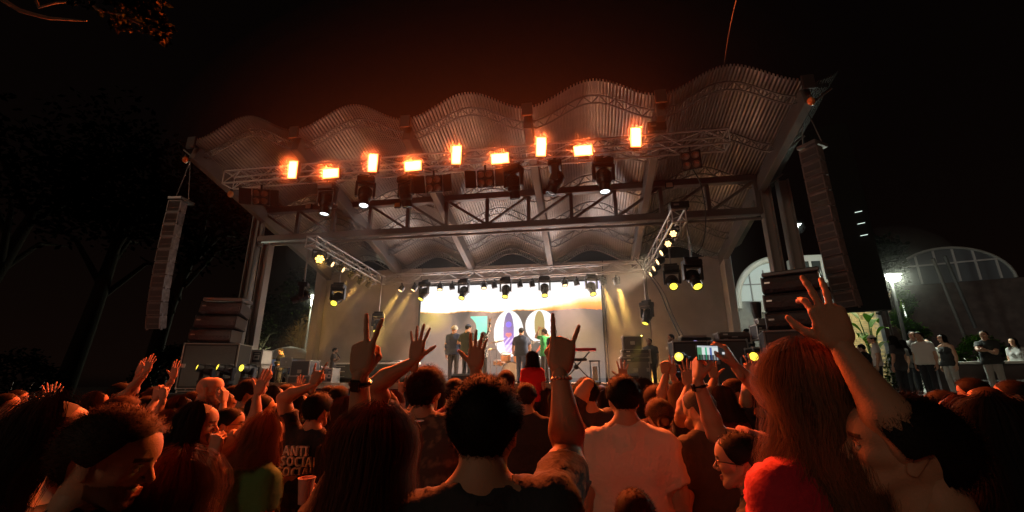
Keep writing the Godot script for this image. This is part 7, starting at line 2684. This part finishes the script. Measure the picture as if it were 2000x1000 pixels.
	mb.lathe([[0.0, -0.12], [0.014, -0.12], [0.02, 0.05], [0.0, 0.05]], Transform3D(), 10)
	obj("handle", mb, mat("lamp_black", BLACK), mic)
	mb = MB.new()
	mb.ball(Vector3(0, 0.075, 0), Vector3(0.028, 0.032, 0.028), 10, 8)
	obj("grille", mb, mat("mic_grille", Color(0.2, 0.2, 0.2), 0.4, 0.6), mic)
	var ph := thing("phone", "golden phone lifted by performer in green", "phone", Vector3(-1.26, 3.28, -13.40), 0.3)
	mb = MB.new()
	mb.box(Vector3.ZERO, Vector3(0.16, 0.08, 0.01), Basis(), 0.003)
	obj("case", mb, mat("phone_gold", Color(0.6, 0.4, 0.15), 0.3, 0.5), ph)
	mb = MB.new()
	mb.box(Vector3(0.05, 0.02, 0.007), Vector3(0.025, 0.025, 0.004))
	obj("lens", mb, mat("lamp_black", BLACK), ph)

func terrace_people() -> void:
	var g := "people standing on the terrace"
	var W := Color(0.6, 0.6, 0.58)
	var z := 12.6
	person({label = "man in white cap and white t-shirt standing on terrace before the lit brick wall", head = Vector3(8.38, 2.89, -14.33), feet = 1.3, yaw = 60, cell = 0.022, hair = "cap", capc = W, cloth = W, group = g, skin = FAIR})
	person({label = "woman in long dark clothes with dark hair beside the white cap", head = Vector3(8.71, 2.84, -13.98), feet = 1.3, yaw = 20, cell = 0.022, woman = true, hair = "long", hlen = 0.3, cloth = Color(0.05, 0.05, 0.055), hem = 0.5, group = g, skin = FAIR})
	person({label = "man in plain white t-shirt and dark trousers in front of the round hedge", head = Vector3(9.52, 2.94, -14.19), feet = 1.3, yaw = 120, cell = 0.022, hair = "thick", cloth = W, fat = 1.1, group = g, skin = FAIR})
	person({label = "man half hidden behind the plain white t-shirt", head = Vector3(10.30, 3.09, -15.64), feet = 1.3, yaw = 150, cell = 0.024, hair = "short", cloth = Color(0.2, 0.2, 0.2), group = g, skin = FAIR})
	person({label = "person in white half hidden on the other side of plain white t-shirt", head = Vector3(10.91, 2.89, -16.01), feet = 1.3, yaw = 150, cell = 0.024, hair = "short", cloth = W, group = g, skin = FAIR})
	person({label = "woman in black top and pale trousers standing between hedges", head = Vector3(10.17, 2.88, -14.31), feet = 1.3, yaw = 100, cell = 0.022, woman = true, hair = "bob", top = "tank", cloth = BLACK, pants = Color(0.35, 0.34, 0.32), group = g, skin = FAIR})
	person({label = "man in black t-shirt and grey shorts with folded arms beside the big hedge", head = Vector3(11.07, 2.95, -14.12), feet = 1.3, yaw = 130, cell = 0.022, hair = "short", cloth = Color(0.02, 0.025, 0.025), pants = Color(0.28, 0.27, 0.25), group = g, skin = FAIR, l = [Vector3(10.84, 2.53, -13.89), Vector3(0.6, -1, 0), "relax", Vector3(-1, 0.1, 0), Vector3(0, 0, -1)], r = [Vector3(10.68, 2.53, -13.86), Vector3(-0.6, -1, 0), "relax", Vector3(1, 0.1, 0), Vector3(0, 0, -1)]})
	person({label = "pale person at the dark end of terrace beyond folded arms", head = Vector3(12.46, 2.82, -15.02), feet = 1.3, yaw = 120, cell = 0.024, woman = true, hair = "long", cloth = Color(0.3, 0.3, 0.3), pants = Color(0.3, 0.28, 0.25), group = g, skin = FAIR})
	person({label = "dim person standing in the shade next to the stretched arm", head = Vector3(7.43, 2.58, -13.21), feet = 1.3, yaw = 30, cell = 0.024, hair = "short", cloth = BLACK, group = g})
	person({label = "dim seated person low between white cap and plain t-shirt", head = Vector3(9.83, 2.83, -15.43), feet = 1.3, yaw = 60, cell = 0.024, woman = true, hair = "long", cloth = Color(0.12, 0.12, 0.12), group = g, skin = FAIR})


func _ready() -> void:
	rng.seed = 5
	var cam := Camera3D.new()
	cam.name = "camera"
	cam.fov = 61.70
	cam.near = 0.05
	cam.far = 400.0
	cam.position = Vector3(0, 1.78, 0)
	cam.rotation = Vector3(deg_to_rad(16.0), deg_to_rad(9.3), 0)
	add_child(cam)
	cam.current = true
	var env := Environment.new()
	env.background_mode = Environment.BG_SKY
	var sky := Sky.new()
	var sm := ProceduralSkyMaterial.new()
	sm.sky_top_color = Color(0.0012, 0.0007, 0.0006).linear_to_srgb()
	sm.sky_horizon_color = Color(0.0035, 0.0016, 0.0010).linear_to_srgb()
	sm.ground_bottom_color = Color(0.001, 0.0007, 0.0006).linear_to_srgb()
	sm.ground_horizon_color = Color(0.002, 0.001, 0.0007).linear_to_srgb()
	sky.sky_material = sm
	env.sky = sky
	env.tonemap_mode = Environment.TONE_MAPPER_LINEAR
	env.tonemap_exposure = 1.15
	env.volumetric_fog_enabled = true
	env.volumetric_fog_density = 0.0
	env.sdfgi_enabled = true
	env.ssao_enabled = true
	env.ssil_enabled = true
	var we := WorldEnvironment.new()
	we.name = "world_environment"
	we.environment = env
	add_child(we)
	# faint warm light of the town behind the crowd
	var sun := DirectionalLight3D.new()
	sun.name = "town_glow"
	sun.light_color = Color(1.0, 0.68, 0.46).linear_to_srgb()
	sun.light_energy = 0.06
	sun.light_angular_distance = 20.0
	sun.shadow_enabled = true
	sun.sky_mode = DirectionalLight3D.SKY_MODE_LIGHT_ONLY
	add_child(sun)
	sun.rotation = Vector3(deg_to_rad(-24), deg_to_rad(-32), 0)
	build_setting()
	build_rig()
	build_gear()
	build_background()
	build_crowd()
	if FOG:
		fog("stage_smoke", Vector3(-2.6, 4.1, -13.2), Vector3(14.0, 4.6, 4.6), 0.02, Color(0.9, 0.88, 0.85), false)
		for q in [[Vector3(-7.36, 4.44, -12.80), Vector3(1.6, 1.3, 1.5), 0.1], [Vector3(1.19, 3.99, -14.60), Vector3(1.0, 2.4, 1.0), 0.12], [Vector3(-6.66, 4.11, -14.70), Vector3(1.6, 1.8, 1.0), 0.08], [Vector3(-6.84, 3.27, -13.60), Vector3(0.5, 1.2, 0.8), 0.12], [Vector3(1.97, 1.99, -13.00), Vector3(2.4, 1.5, 1.2), 0.12], [Vector3(2.25, 5.02, -13.60), Vector3(0.9, 0.7, 0.9), 0.15], [Vector3(-8.73, 2.66, -14.40), Vector3(1.5, 1.6, 0.8), 0.1]]:
			fog("stage_smoke", q[0], q[1], q[2] * 0.5, Color(0.9, 0.88, 0.85))
			fog("stage_smoke", q[0], q[1] * 0.6, q[2] * 0.7, Color(0.9, 0.88, 0.85))
		for k in 9:
			fog("lit_smoke", Vector3(-2.3 + 0.06 * k, 7.5 + 0.06 * k, -9.0), Vector3(17, 8.5, 6) * (1.0 - 0.1 * k), 0.00022, Color(0.9, 0.85, 0.8))

const FOG := true
